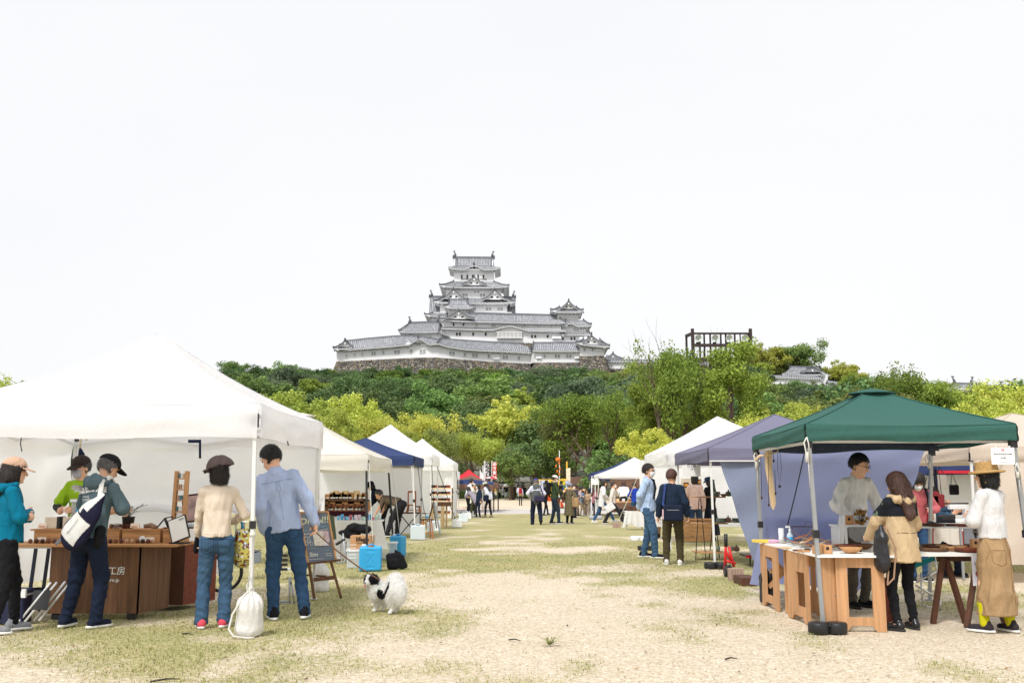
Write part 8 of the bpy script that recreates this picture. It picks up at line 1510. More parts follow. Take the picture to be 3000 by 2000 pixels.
# --- right row goods
T=thing('table','table covered with a long white cloth beside the light blue shirt','table',gp(1862,1552));p=gp(1862,1552);a,b=at(1832,1497,p.y),at(1886,1497,p.y);MB().grid(lambda u,v:Vector((a.x-.10*v+(b.x-a.x+.2*v)*u,p.y-.05*math.sin(u*26)*v,a.z-(a.z-.05-.15*abs(math.sin(u*5)))*v)),40,10).build('tablecloth',C_white,T,recalc=False);MB().box2((a.x,p.y,a.z-.01),(b.x,p.y+.7,a.z+.004)).build('tablecloth_top',C_white,T);[MB().bar((x,p.y+.1,0),(x,p.y+.1,a.z-.02),.03).build('leg',M_steel,T)for x in(a.x+.05,b.x-.05)];MB().box(((a.x+b.x)/2,p.y+.3,a.z+.08),(.4,.3,.14)).build('box',W_dark,T)
T=thing('table','small table with a grey draped cloth under the navy and white tents','table',gp(1735,1510));p=gp(1735,1510);a,b=at(1716,1471,p.y),at(1756,1471,p.y);MB().grid(lambda u,v:Vector((a.x-.18*v*(1-u)+(b.x-a.x)*u,p.y-.03*math.sin(u*20)*v,a.z-(.38+.2*(u<.3))*v)),24,5).build('tablecloth',canvas('canvas_palegrey',(196,196,208),.2),T,recalc=False);MB().box2((a.x,p.y,a.z-.02),(b.x,p.y+.6,a.z)).build('table_top',M_wplas,T);[MB().bar((x,p.y+.1,0),(x,p.y+.1,a.z),.03).build('leg',M_steel,T)for x in(a.x+.05,b.x-.05)]
T=thing('table','brown stall table before the bending woman in white','table',at(1810,1520,38));a,b=at(1800,1490,38),at(1880,1468,38);MB().box2((a.x,38,a.z-.0),(b.x,38.05,b.z-.05)).build('cloth',C_brown,T);MB().box2((a.x,38,b.z-.05),(b.x,38.6,b.z)).build('table_top',W_oak,T);[MB().box((a.x+.15+.22*k,38.2,b.z+.05),(.1,.1,.1)).build('small_item',[W_pale,C_white,W_oak][k%3],T)for k in range(5)]
def paver(px,py,w_,d_,h_,lab,n=5):
 p=gp(px,py);T=thing('paver_block',lab,'paver block',(p.x,p.y,0));mm=mat('paver',srgb(168,142,128),.95,.15,20,.5)
 for i in range(n):MB().box((p.x-w_/2+w_*(i+.5)/n,p.y+d_/2,h_/2),(w_/n-.004,d_,h_)).build('paver',mm,T,bevel=.003)
paver(1808,1545,.25,.2,.17,'reddish paver block tied to the white guy rope',2);paver(2159,1701,.21,.12,.17,'stack of brown pavers beside the red hand truck',5)
guy('white guy rope from the tall white tent down to the reddish paver',at(1870,1392,30),at(1808,1533,32.3),.012)
T=thing('wood_counter','low counter of brown planks in front of the pink floral blouse','counter',at(2035,1580,24.6));a,b=at(1985,1576,24.4),at(2090,1535,24.4);[MB().box2((a.x,24.4,.02+.125*k),(b.x,24.44,.14+.125*k)).build('plank',W_oak,T)for k in range(4)];MB().box2((a.x-.03,24.35,.52),(b.x,24.9,.55)).build('top_board',W_top,T)
T=thing('plank_screen','pale plank panel with two framed dark pictures in the white tent','display panel',at(2015,1430,25.5));a,b=at(1997,1490,25.5),at(2056,1401,25.5);[MB().box2((a.x+(b.x-a.x)*k/6+.003,25.5,.5),(a.x+(b.x-a.x)*(k+1)/6-.003,25.52,b.z)).build('plank',mat('panelwood',srgb(206,192,172),.8),T)for k in range(6)]
for px,py in((2010,1420),(2045,1411)):c=at(px,py,25.4);f=MB().box(c,(.13,.03,.13)).build('picture_frame',W_dark,T);MB().box(c-Vector((0,.018,0)),(.09,.004,.06)).build('picture',mat('amber',srgb(220,150,50),.5,.4,20),f)
for px,py,w_,h_,Y,ls,lab in((2026,1378,.32,.20,17.9,('ひとひ','工房'),'paper sign hanging from the lilac tent edge'),(2938,1335,.215,.155,9.22,('36','Wood Workshop Cuddar','木工房','---------------'),'white paper sign numbered 36 clipped to the green tent edge'),(1742,1410,.3,.25,41.3,('35',),'small white sign on the navy tent leg')):
 c=at(px,py,Y);T=thing('paper_sign',lab,'sign',c);s_=MB().box(c,(w_,.006,h_)).build('paper',M_paper,T)
 for i,l in enumerate(ls):text('lettering',l,h_*(.2 if i==0 else .105)*(1 if Y<10 else 1.3),facing(c+Vector((0,-.006,h_*(.36-.24*i)))),(mat('ink_pink',srgb(214,90,110),.8)if(i==0 and Y<10)else mat('ink_blue',srgb(70,80,120),.8)),s_)
 for dx in(-.3,.3):MB().box(c+Vector((dx*w_,0,h_/2+.006)),(.012,.014,.02)).build('clip',M_wplas,T)
# display stand with pottery
T=thing('display_stand','black metal A frame stand with three wooden shelves of pottery','display stand',gp(2080,1640));p=gp(2080,1640);q=lambda px,py,d=0.:at(px,py,p.y+d)
for px0,px1,d in((2048,2038,0),(2052,2068,0),(2092,2108,.5),(2096,2078,.5)):f=q(px1,1640,d);f.z=0;MB().bar(q(px0,1458,d*.4),f,.014).build('leg',M_black,T)
for y_,x0,x1,lb_ in((1454,2035,2125,'upper'),(1531,2033,2132,'middle'),(1616,2040,2125,'lower')):
 a,b=q(x0,y_),q(x1,y_);MB().box2((a.x,p.y-.05,a.z-.02),(b.x,p.y+.18,a.z)).build('shelf_board',W_top,T);MB().box2((a.x,p.y+.19,a.z-.02),(b.x,p.y+.42,a.z)).build('shelf_board',W_top,T)
 its={1454:(('cup',2057),('cup',2066),('bowl',2080),('gourd',2095),('gourd',2108)),1531:(('stack',2070),('plate',2100),('gourd',2090),('stack',2115)),1616:(('cup',2060),('cup',2098),('gourd',2110))}[y_]
 for i,(k,px)in enumerate(its):
  c=(q(px,0).x,p.y+.12+.06*(i%2),a.z);mt=mat('glaze%d'%(i%4),srgb(*((120,138,120),(206,198,180),(134,104,82),(96,108,96))[i%4]),.4,.25,25)
  pr=dict(cup=[(.03,0),(.045,.09),(.04,.09),(.028,.01),(0,.01)],bowl=[(.03,0),(.08,.05),(.075,.05),(.025,.01),(0,.01)],gourd=[(0,0),(.05,.01),(.065,.045),(.05,.08),(.012,.10),(.01,.13)],plate=[(.05,0),(.11,.02),(.11,.025),(0,.01)],stack=[(.09,0),(.09,.01),(.085,.012),(.095,.03),(.085,.035),(.09,.05),(.08,.055),(.09,.08),(0,.082)])[k]
  one(MB().lathe(pr,c,14),{'cup':'pottery_cup','bowl':'pottery_bowl','gourd':'gourd_vase','plate':'pottery_plate','stack':'plate_stack'}[k],mt,dict(cup='glazed pottery cup',bowl='wide pottery bowl',gourd='round gourd shaped vase',plate='flat pottery plate',stack='stack of pottery plates')[k]+', %s from left on the %s shelf of the metal stand'%(ORD[i],lb_),'pottery')
def weight(c,s_,lab,m=None):
 T=thing('leg_weight',lab,'weight',c);l=Vector(c);m=m or M_black;[MB().lathe([(.09*s_,0),(.10*s_,.012*s_),(.10*s_,.085*s_),(.09*s_,.1*s_),(.03*s_,.1*s_)],l+Vector((dx*s_,0,.001)),20).build('weight_disc',m,T)for dx in(-.085,.085)];MB().box(l+Vector((0,.02,.05*s_)),(.17*s_,.14*s_,.09*s_)).build('weight_bridge',m,T,bevel=.01);MB().box(l+Vector((0,-.06*s_,.09*s_)),(.03*s_,.03*s_,.04*s_)).build('latch',m,T)
weight((3.30,16.5,0),1.0,'black plastic weight round the leg of the lilac tent');weight((2.85,9.27,0),.95,'black plastic weight round the front leg of the green tent');weight((4.93,9.35,0),1.0,'black plastic weight at the right edge beside the straw hat woman');weight((2.80,21.3,0),.9,'black weight behind the olive trousers');weight((3.45,41.6,0),1.5,'grey weight under the small white tent leg',mat('greyplastic',srgb(170,172,178),.5));weight((3.12,24.8,0),1.2,'pale weight behind the two shoppers',M_wplas)
T=thing('hand_truck','red folding hand truck with black wheels behind the pavers','hand truck',gp(2140,1685));p=gp(2138,1688);q=lambda px,py,d=0.:at(px,py,p.y+d)
for a,b,r_ in(((2127,1575),(2124,1665),.022),((2135,1600),(2150,1660),.02),((2122,1640),(2155,1650),.02),((2126,1610),(2140,1640),.016)):MB().tube([q(*a),q(*b)],r_,8).build('tube',M_red,T)
MB().tube([q(2126,1563),q(2127,1600)],.028,8).build('grip',M_black,T)
for px in(2126,2138):m=MB();c=q(px,1672);m.lathe([(.02,-.02),(.09,-.02),(.10,0),(.09,.02),(.02,.02)],(0,0,0),18);m.v=[tuple(c+Vector((v[2],v[1],v[0])))for v in m.v];m.build('wheel',M_black,T)
T=thing('planter_box','low dark wooden tray behind the black sandbag','tray',at(2192,1708,13.7));a=at(2172,1706,13.6);MB().box2((a.x,13.6,.0),(a.x+.22,14.1,.11)).build('box',W_dark,T,bevel=.005)
g=SDF(.03);g.chain([(2.87,11.55,.06),(2.86,11.55,.30),(2.87,11.58,.40)],[.07,.065,.03]);g.chain([(2.96,11.6,.06),(2.94,11.6,.34)],[.07,.03]);g.cut((0,0,.003),(0,0,-1));g.warp(folds(.008,20,12));tag(g.build('sandbag',mat('nylon_black',(.02,)*3),.009,None,(2.9,11.6,0)),'black sandbag tied round the rear left leg of the green tent','sandbag')
T=thing('camp_stretcher','dark red and black camp bed under the grey cloth','camp bed',(4.3,16.9,0));MB().box((4.45,17.2,.17),(1.1,.5,.03)).build('bed_cloth',M_black,T);MB().box((4.45,16.94,.16),(1.1,.02,.04)).build('rail',M_red,T);[MB().bar((x,17,0),(x,17,.16),.02).build('leg',M_black,T)for x in(3.98,4.8)]
# --- wood workshop tables
tw=thing('workshop_table','long plywood trestle table with a white top under the green tent','table',(3.2,10,0));zt=.682
MB().add([(2.80,9.32,zt),(3.52,9.30,zt),(3.52,9.78,zt),(3.28,9.85,zt),(3.28,11.65,zt),(2.84,11.65,zt)]+[(2.80,9.32,zt-.018),(3.52,9.30,zt-.018),(3.52,9.78,zt-.018),(3.28,9.85,zt-.018),(3.28,11.65,zt-.018),(2.84,11.65,zt-.018)],[(0,1,2,3,4,5),(11,10,9,8,7,6)]+[(i,i+6,(i+1)%6+6,(i+1)%6)for i in range(6)]).build('table_top',M_paper,tw)
H_=zt-.02;oc=lambda w_,h_:[(0,0),(w_*.2,0),(w_*.28,.05),(w_*.72,.05),(w_*.8,0),(w_,0),(w_,h_),(0,h_)]
def rect8(x0,x1,y0,y1):return[(x0,y0),(x0+(x1-x0)*.2,y0),(x0+(x1-x0)*.3,y0),(x0+(x1-x0)*.7,y0),(x0+(x1-x0)*.8,y0),(x1,y0),(x1,y1),(x0,y1)]
def PM(o_,ax):ax=Vector(ax).normalized();n=ax.cross(Vector((0,0,1)));return Matrix.Translation(Vector(o_))@Matrix((ax,Vector((0,0,1)),n)).transposed().to_4x4()
for o_,ax,w_,hx,hy,nm in(((2.99,9.42,0),(1,-.12,0),.43,(.24,.74),(.19,.86),'end_panel'),((2.83,10.42,0),(.05,-1,0),.62,(.45,.85),(.22,.72),'side_panel'),((2.84,11.55,0),(.0,-1,0),.72,(.3,.72),(.2,.82),'side_panel'),((2.84,9.40,0),(1,.35,0),.24,(.6,.9),(.45,.5),'corner_panel'),((2.86,10.48,0),(1,.1,0),.34,(.55,.85),(.35,.75),'cross_panel'),((2.87,10.75,0),(1,.1,0),.34,(.55,.85),(.35,.75),'cross_panel')):
 panel(MB(),oc(w_,H_),rect8(w_*hx[0],w_*hx[1],H_*hy[0],H_*hy[1]),PM(o_,ax),.02).build(nm,W_ply,tw)
for a,b in(((2.87,11.4,.2),(3.2,11.3,.55)),((2.87,11.4,.55),(3.2,11.3,.2)),((2.87,11.35,.38),(3.2,11.3,.38))):MB().bar(a,b,.02,.05).build('brace',W_ply,tw)
t2_=thing('trestle_table','table on dark brown A shaped trestle legs with wooden trays','table',(4.2,9.9,0));a,b=at(2690,1619,9.75),at(2890,1617,9.75);MB().box2((a.x,9.72,a.z-.03),(b.x,10.2,a.z)).build('table_top',M_paper,t2_)
for(x0,y0),(x1,y1),d in(((2762,1632),(2732,1802),0),((2772,1640),(2828,1795),0),((2862,1640),(2832,1832),-.25),((2868,1640),(2944,1812),-.1)):f=at(x1,y1,9.9+d);f.z=0;MB().bar(at(x0,y0,9.85),f,.045,.045).build('leg',W_dark,t2_)
MB().bar(at(2745,1636,9.9),at(2890,1634,9.9),.04,.05).build('beam',W_dark,t2_)
def traything(px0,px1,py,Y,lab,m,h=.03,d=.16):
 a,b=at(px0,py,Y),at(px1,py,Y);L=b.x-a.x;z=a.z;m_=MB();n=14
 m_.lathe([(.36,0),(.46,h*.6),(.5,h),(.48,h),(.42,h*.6),(.33,.006),(0,.006)],(0,0,0),20);m_.v=[((a.x+b.x)/2+v[0]*L,Y+v[1]*d*2,z+v[2])for v in m_.v];one(m_,'wooden_tray',m,lab,'tray')
traything(2692,2775,1617,10.0,'long dark wooden tray at the left of the trestle table',W_brn,.05);traything(2745,2830,1612,10.1,'pale carved tray in the middle of the trestle table',W_oak,.05);traything(2800,2888,1616,9.85,'reddish wooden tray at the right of the trestle table',W_red,.045);traything(2700,2790,1606,10.2,'dark carved platter behind the long tray',W_dark,.04);traything(2830,2893,1606,10.15,'brown platter beside the wooden flower block',W_brn,.04)
us=thing('white_shelf','white box shelf with dark trays behind the trestle table','shelf',at(2780,1600,10.5));a,b=at(2680,1541,10.4),at(2872,1541,10.4);MB().box2((a.x,10.4,a.z-.02),(b.x,10.75,a.z)).build('shelf_board',M_wplas,us);MB().box2((b.x-.17,10.4,.66),(b.x,10.42,a.z-.021)).build('side_board',mat('shelfgrey',srgb(170,174,186),.7),us);MB().box2((a.x,10.4,.66),(a.x+.02,10.75,a.z-.021)).build('side_board',M_wplas,us)
traything(2690,2770,1541,10.5,'dark shallow tray left on the white shelf',W_dark,.028);traything(2768,2850,1541,10.5,'brown shallow tray right on the white shelf',W_red,.024)
def block(px,py,Y,w_,h_,lab,hole=True,z=None):
 c=at(px,py,Y);z=c.z if z is None else z;T=thing('wooden_block',lab,'wooden block',(c.x,Y,z));MB().box((c.x,Y,z+h_/2),(w_,w_*.8,h_)).build('block',W_oakz,T,bevel=.006)
 if hole:m=MB().lathe([(0,0),(.016,0),(.016,.006),(0,.006)],(0,0,0),12);m.v=[(c.x-.005+v[0],Y-w_*.4-v[2]+.004,z+h_*.62+v[1])for v in m.v];m.build('hole',M_dark,T)
block(2423,1612,9.55,.085,.085,'oak block with round hole beside the right front pole',z=zt);block(2393,1611,9.52,.075,.075,'oak block half hidden behind the front pole',False,z=zt);block(2407,1606,9.85,.07,.08,'oak block standing behind the front ones',False,z=zt);block(2487,1542,10.8,.075,.10,'oak block with round hole on the white stand',z=.905);block(2857,1605,9.95,.08,.09,'oak block holding dried flowers on the trestle table')
T=thing('white_stand','white box stand with grey cloth on the workshop table','stand',(3.7,10.9,.68));a,b=at(2450,1543,10.8),at(2552,1543,10.8);MB().box2((a.x,10.75,.885),(b.x,11.05,.905)).build('top_board',M_wplas,T);[MB().box2((x,10.75,.60),(x+.03,11.05,.885)).build('leg',M_wplas,T)for x in(a.x+.02,a.x+.07,b.x-.03)];MB().grid(lambda u,v:Vector((a.x+.11+(b.x-a.x-.16)*u,10.745,.885-(.10+.06*math.sin(u*PI))*v)),10,4).build('cloth',cloth('greylinen',(150,150,152)),T,recalc=False)
T=thing('tilted_frame','narrow white price frame standing on the workshop table','price frame',at(2465,1590,10.3));MB().add([at(2461,1590,10.3),at(2470,1590,10.4),at(2474,1511,10.45),at(2459,1511,10.38)],[(0,1,2,3)]).build('card',mat('card_white',srgb(240,242,250),.5),T,recalc=False);MB().bar(at(2470,1590,10.42),at(2474,1511,10.46),.012).bar(at(2459,1600,10.3),at(2461,1520,10.38),.01).build('edge',M_wplas,T)
def dried(loc,R,h,n,m,lab,seed):
 rs=np.random.RandomState(seed);cl_=[(loc[0]+rs.normal(0,R*.45),loc[1]+rs.normal(0,R*.3),loc[2]+rs.uniform(.1,1)*h,R*.28)for _ in range(14)];V,F=crown_leaves(cl_,n,.008,rs);T=thing('dried_flowers',lab,'dried flowers',loc);link('petals',np_mesh('petals',V-np.array(loc),F,[m],smooth=False),T);mb=MB();[mb.tube([loc,(loc[0]+rs.normal(0,R*.6),loc[1],loc[2]+h*rs.uniform(.6,1.25))],.0015,3)for _ in range(30)];mb.build('stems',M_twig,T)
dried((at(2518,1540,10.75).x,10.72,.906),.085,.15,1600,leafmat('dry_leaf',(.22,.12,.04),(.55,.40,.14)),'bunch of golden brown dried flowers before the stall keeper in white',4);c=at(2860,1590,9.95);dried((c.x,9.95,c.z+.04),.03,.09,300,mat('dry_grey',srgb(150,140,124),.9),'small grey dried flowers in the oak block',6)
def leafheap():
 T=thing('dried_leaves','heap of long dried brown and grey leaves on the workshop table','dried leaves',(3.02,10.4,zt));rs=random.Random(6);ms=[mat('dry%d'%i,srgb(*c),.8,.25,20)for i,c in enumerate(((176,120,72),(150,144,124),(196,188,166),(120,96,74),(190,110,60)))]
 for i in range(56):
  x=rs.uniform(2.9,3.18);y=rs.uniform(10.0,10.9);z=zt+.01+.07*rs.random()*(1-abs(x-3.05)/.25)**.5 if abs(x-3.05)<.25 else zt+.01;a=rs.uniform(-.6,.6)+(PI if rs.random()<.3 else 0);L=rs.uniform(.10,.22);w_=rs.uniform(.008,.018);u=Vector((math.cos(a),math.sin(a)*.6,rs.uniform(-.05,.35 if i%5 else 1.1)));s_=Vector((-math.sin(a),math.cos(a),.3))*w_;p=Vector((x,y,z));cv=Vector((0,0,.02*rs.random()))
  MB().add([p,p+u*L*.3+s_+cv,p+u*L*.65+s_*.9+cv,p+u*L,p+u*L*.65-s_*.9+cv,p+u*L*.3-s_+cv],[(0,1,5),(1,2,4,5),(2,3,4)],0).build('leaf',ms[i%5],T,recalc=False)
leafheap()
T=thing('wire_basket','rusty wire basket with a handle on the workshop table','basket',(3.15,11.2,zt));m=MB();x0,x1,y0,y1,z0_,z1_=3.07,3.31,11.1,11.25,zt+.04,zt+.19
for z in(z0_,z1_):m.tube([(x0,y0,z),(x1,y0,z),(x1,y1,z),(x0,y1,z),(x0,y0,z)],.003,4)
for i in range(9):u=x0+(x1-x0)*i/8;v=x0+(x1-x0)*min(8,i+2)/8;w2=x0+(x1-x0)*max(0,i-2)/8;m.tube([(u,y0,z0_),(v,y0,z1_)],.0015,3);m.tube([(u,y0,z0_),(w2,y0,z1_)],.0015,3)
m.tube([(x0+.14,y0,z1_),(x0+.15,y0,z1_+.05),(x0+.18,y0,z1_+.06),(x0+.21,y0,z1_+.05),(x0+.22,y0,z1_)],.003,5);m.build('wire',mat('rust',srgb(96,76,72),.8),T,recalc=False)
one(MB().lathe([(.03,0),(.03,.17),(0,.17)],(2.99,11.25,zt),14),'white_canister',M_wplas,'white cylinder canister at the back of the workshop table','canister');spray((3.03,11.05,zt),'small pump bottle with blue label on the workshop table');spray((3.10,11.3,zt),'clear pump bottle beside the wire basket')
boxthing('yellow_folder',(2.86,11.45,zt+.02),(.26,.16,.03),mat('yellow',srgb(244,206,90),.6),'yellow folder at the left end of the workshop table','folder',.1);one(MB().tube([(2.86,11.3,zt+.025),(3.02,11.28,zt+.025)],.018,8),'pink_roll',mat('pinkroll',srgb(232,176,216),.5),'pink plastic roll beside the yellow folder','roll')
for i,(px,py,Y,d)in enumerate(((2337,1596,9.95,(.09,.06,.016)),(2355,1600,9.8,(.11,.05,.018)),(2365,1596,10.05,(.05,.05,.02)),(2300,1590,10.4,(.12,.08,.012)))):c=at(px,py,Y);boxthing('wooden_plate',(c.x,Y,zt+d[2]/2+.001),d,[W_red,W_oak,W_dark,W_pale][i],('reddish wooden slab on the workshop table','oak slab beside the reddish slab','small dark square box by the front pole','pale slab below the dried leaves')[i],'wooden slab',.1*i)
for i,(px,Y,R,lab,m_)in enumerate(((2492,9.62,.11,'wide carved bowl with wavy rim at the front of the table',W_oak),(2478,10.1,.12,'shallow reddish bowl behind the wavy bowl',W_red),(2528,10.2,.11,'brown bowl nearest the hooded jacket',W_brn))):c=at(px,1600,Y);one(MB().lathe([(.35*R,0),(.7*R,.02),(R,.055),(.96*R,.056),(.62*R,.025),(0,.01)],(c.x,Y,zt+.001),28,wob=(lambda a,z:.06*math.sin(a*6)*z/.05)if i==0 else None),'wooden_bowl',m_,lab,'bowl')
for i in range(2):p0=at(2590+i*12,1745-5*i,9.95+.1*i);MB_=MB().bar((p0.x,p0.y,.42),(p0.x-.06,p0.y-.15,.02),.07,.02);one(MB_,'leaning_plank',W_red,('reddish plank leaning under the table by the hooded jacket','second reddish plank just behind the leaning one')[i],'plank')
T=thing('folding_chair','silver tube folding chair behind the woman in the hooded jacket','chair',at(2728,1780,10.3));q=lambda X,Yp,d=10.4:at(2600+X/2.24,1200+Yp/2.24,d);[MB().tube([q(*a),q(*b)],.010,8).build('tube',mat('chrome',(.75,.76,.78),.15,metal=1.),T)for a,b in(((310,960),(330,1110)),((220,1070),(230,1280)),((340,1050),(190,1130)),((185,1150),(300,1215)),((345,1240),(350,1310)),((230,1280),(350,1310)),((195,1185),(240,1205)))]
MB().add([q(130,1010),q(300,960),q(320,985),q(150,1050)],[(0,1,2,3)]).build('seat',cloth('tealseat',(40,140,150)),T,recalc=False)
T=thing('table_sign','white sign with black and red print hanging from the trestle table','sign',at(2868,1670,9.7));a,b=at(2852,1715,9.68),at(2893,1627,9.68);s_=MB().box2((a.x,9.68,a.z),(b.x+.14,9.69,b.z)).build('sheet',mat('sign_white',srgb(226,228,240),.7),T);text('lettering','Wood',.042,facing((a.x+.075,9.674,b.z-.075)),M_dark,s_);text('lettering','Cu',.11,facing((a.x+.09,9.674,b.z-.17)),mat('print_dred',srgb(150,50,60),.8),s_,bold=.003)
# driftwood mobile and necklaces
T=thing('driftwood_mobile','hanging driftwood branch with bark strip at the left of the green tent','mobile',at(2250,1325,11.4));q=lambda X,Yp,d=11.3:at(2200+X/2.412,1250+Yp/2.412,d);Wd=wood('driftpale',(206,180,142),2);MB().tube([q(30,235),q(60,205),q(110,200),q(180,180),q(205,140)],[.012,.015,.012,.008,.004],7).build('branch',Wd,T)
MB().add([q(95,175),q(150,160),q(150,300),q(178,540),q(160,590),q(140,560),q(120,400),q(100,290)]+[q(95,175,11.33),q(150,160,11.33),q(150,300,11.34),q(178,540,11.33),q(160,590,11.33),q(140,560,11.33),q(120,400,11.33),q(100,290,11.33)],[(0,1,2,7),(7,2,6),(6,2,3),(6,3,5),(5,3,4),(15,10,9,8),(0,8,9,1),(1,9,10,2),(2,10,11,3),(7,15,8,0),(6,14,15,7)]).build('bark_strip',Wd,T)
for X,Y0,Y1 in((70,210,500),(155,165,240),(120,200,550),(168,300,470)):l=MB().tube([q(X,Y0),q(X+4,(Y0+Y1)/2),q(X+6,Y1)],.003,4).build('string',M_twig,T);MB().ball(q(X+6,Y1),(.012,.01,.02),7).build('bead',Wb[i%4],l)
T=thing('necklace','black cord necklace with a round pendant hanging beside the driftwood','necklace',q(200,190));MB().tube([q(188,180),q(190,300),q(203,405),q(216,300),q(205,180)],.0025,4).build('cord',M_black,T);MB().ball(q(203,420),(.016,.008,.016),10).build('pendant',M_black,T)
# bags and things in the beige tent
q=lambda X,Yp,d=15.:at(2600+X/5.2275,1300+Yp/5.2275,d)
def hbag(lab,c,w_,h_,m_,X,Yt,Y=15.,sh_='bag'):
 T=thing('hanging_bag',lab,'bag',q(*c,Y));p=V3(*q(*c,Y));g=SDF(.02).box(p,(w_,.05,h_),.015);V,F=g.mesh(.012);link('bag_body',np_mesh('bag_body',V-np.array(T.location),F,[m_]),T);t=q(X,Yt,Y);MB().tube([p+V3(-w_*.3,0,h_*.5),t,p+V3(w_*.3,0,h_*.5)],.006,5).build('strap',M_black,T)
Ld=mat('leather_red',srgb(128,40,48),.5);Lt=mat('leather_tan',srgb(196,124,84),.5)
hbag('dark red leather bag hanging left of the others in the beige tent',(705,850),.17,.24,Ld,700,330);hbag('square dark red leather bag hanging beside it on the right',(770,870),.20,.20,Ld,780,340);hbag('tan leather shoulder bag behind the green tent pole',(590,850),.12,.18,Lt,640,340);hbag('black round bag hanging before the pale wall',(1020,700),.14,.15,C_blk,985,440);hbag('white cloth bag hanging behind the leather bags',(820,580),.17,.22,C_white,790,340,15.6);hbag('narrow dark umbrella bag hanging in the beige tent',(740,600),.05,.42,C_nv,740,340,15.3)
T=thing('sewing_table','table with a sewing machine and cloths in the beige tent','table',q(800,1300,14.6));a,b=q(480,1215,14.4),q(1190,1215,14.4);MB().box2((a.x,14.4,a.z-.03),(b.x,15.0,a.z)).build('table_top',M_wplas,T);MB().grid(lambda u,v:Vector((a.x+.1+(b.x-a.x-.2)*u,14.39-.02*math.sin(u*22),a.z-.03-.36*v*(.6+.4*abs(u-.5)*2))),24,5).build('tablecloth',C_cream,T,recalc=False);[MB().bar((x,14.45,0),(x,14.45,a.z-.03),.03).build('leg',M_steel,T)for x in(a.x+.05,b.x-.05)]
T=thing('sewing_machine','pale sewing machine on the table at the beige wall','sewing machine',q(1110,1200,14.6));p=q(1110,1200,14.6);MB().box(p+Vector((0,0,.03)),(.30,.14,.05)).build('base',M_wplas,T,bevel=.008);MB().box(p+Vector((.10,0,.14)),(.07,.11,.18)).build('column',M_wplas,T,bevel=.008);MB().box(p+Vector((-.01,0,.22)),(.28,.10,.07)).build('arm',M_wplas,T,bevel=.01);MB().tube([p+Vector((-.11,0,.19)),p+Vector((-.11,0,.07))],.008,6).build('needle_bar',M_steel,T);MB().tube([p+Vector((-.2,0,.27)),p+Vector((.14,0,.27))],.012,6).build('spool_rod',M_black,T)
boxthing('cloth_pile',tuple(q(830,1180,14.6)),(.34,.2,.06),C_blk,'pile of dark cloths on the sewing table','cloth pile',.1,bevel=.02);boxthing('black_case',tuple(q(900,1140,14.6)),(.22,.16,.10),M_black,'black case with yellow mark on the sewing table','case',.1,bevel=.02)
T=thing('picture_board','white wooden picture frame standing behind the green tent pole','frame',q(655,1200,14.3));a,b=q(575,1195,14.3),q(735,1030,14.3);MB().box2((a.x,14.3,a.z),(b.x,14.32,b.z)).build('frame',M_wplas,T);MB().box2((a.x+.03,14.295,a.z+.03),(b.x-.03,14.299,b.z-.03)).build('panel',W_oak,T)
boxthing('red_cool_box',tuple(q(1120,1470,15.)),(.34,.26,.26),M_red,'red cool box under the sewing table','cool box',.1,bevel=.02);
T=thing('cart','black folding cart with wheels under the sewing table','cart',q(800,1560,15.3));[MB().tube([q(X,1500,15.3)+Vector((.12*math.cos(a),0,.12*math.sin(a)))for a in[i*PI/8 for i in range(17)]],.015,5,cap=False).build('wheel',M_black,T)for X in(770,900)];MB().box(q(840,1450,15.3),(.5,.3,.12)).build('basket',M_black,T)
# cables and boxes seen between the woman in cream and the blue shirt
q=lambda X,Yp,d=14.5:at(450+X/2.412,1250+Yp/2.412,d)
T=thing('plastic_crate','grey plastic storage box behind the front tent pole','crate',q(705,960));MB().box2(tuple(q(648,968)),tuple(q(762,880,14.9))).build('crate_body',mat('crategrey',srgb(150,162,178),.5),T,bevel=.01);MB().box2(tuple(q(645,884,14.45)),tuple(q(765,872,14.95))).build('lid',M_navyp,T)
T=thing('black_basket','black slotted basket between the legs of the man with the dog','basket',q(910,1010));a,b=q(875,1015),q(948,885);[MB().box2((a.x,14.5,a.z+(b.z-a.z)*k/4),(b.x,14.52,a.z+(b.z-a.z)*(k+.6)/4)).build('slat',M_black,T)for k in range(4)];MB().box2((a.x,14.52,a.z),(b.x,14.8,a.z+.02)).build('base',M_wplas,T)
T=thing('folding_chair','steel tube chair legs behind the man with the dog','chair',q(970,1290,11.6));[MB().tube([q(*a,11.6),q(*b,11.6)],.011,8).build('leg',M_steel,T)for a,b in(((960,1060),(962,1295)),((975,1110),(995,1250)),((815,1240),(805,1295)),((850,1235),(960,1230)),((850,1252),(990,1245)),((960,1060),(975,1110)))]
T=thing('gas_table','low pale table with blue cloth behind the tote bag','table',q(620,900));MB().box2(tuple(q(555,672,14.5)),tuple(q(700,665,14.9))).build('table_top',M_wplas,T);MB().box2(tuple(q(560,925,14.6)),tuple(q(650,765,14.65))).build('blue_cloth',M_bluep,T);[MB().bar(q(X,980,14.6),q(X,670,14.6),.02).build('leg',M_steel,T)for X in(580,640)]
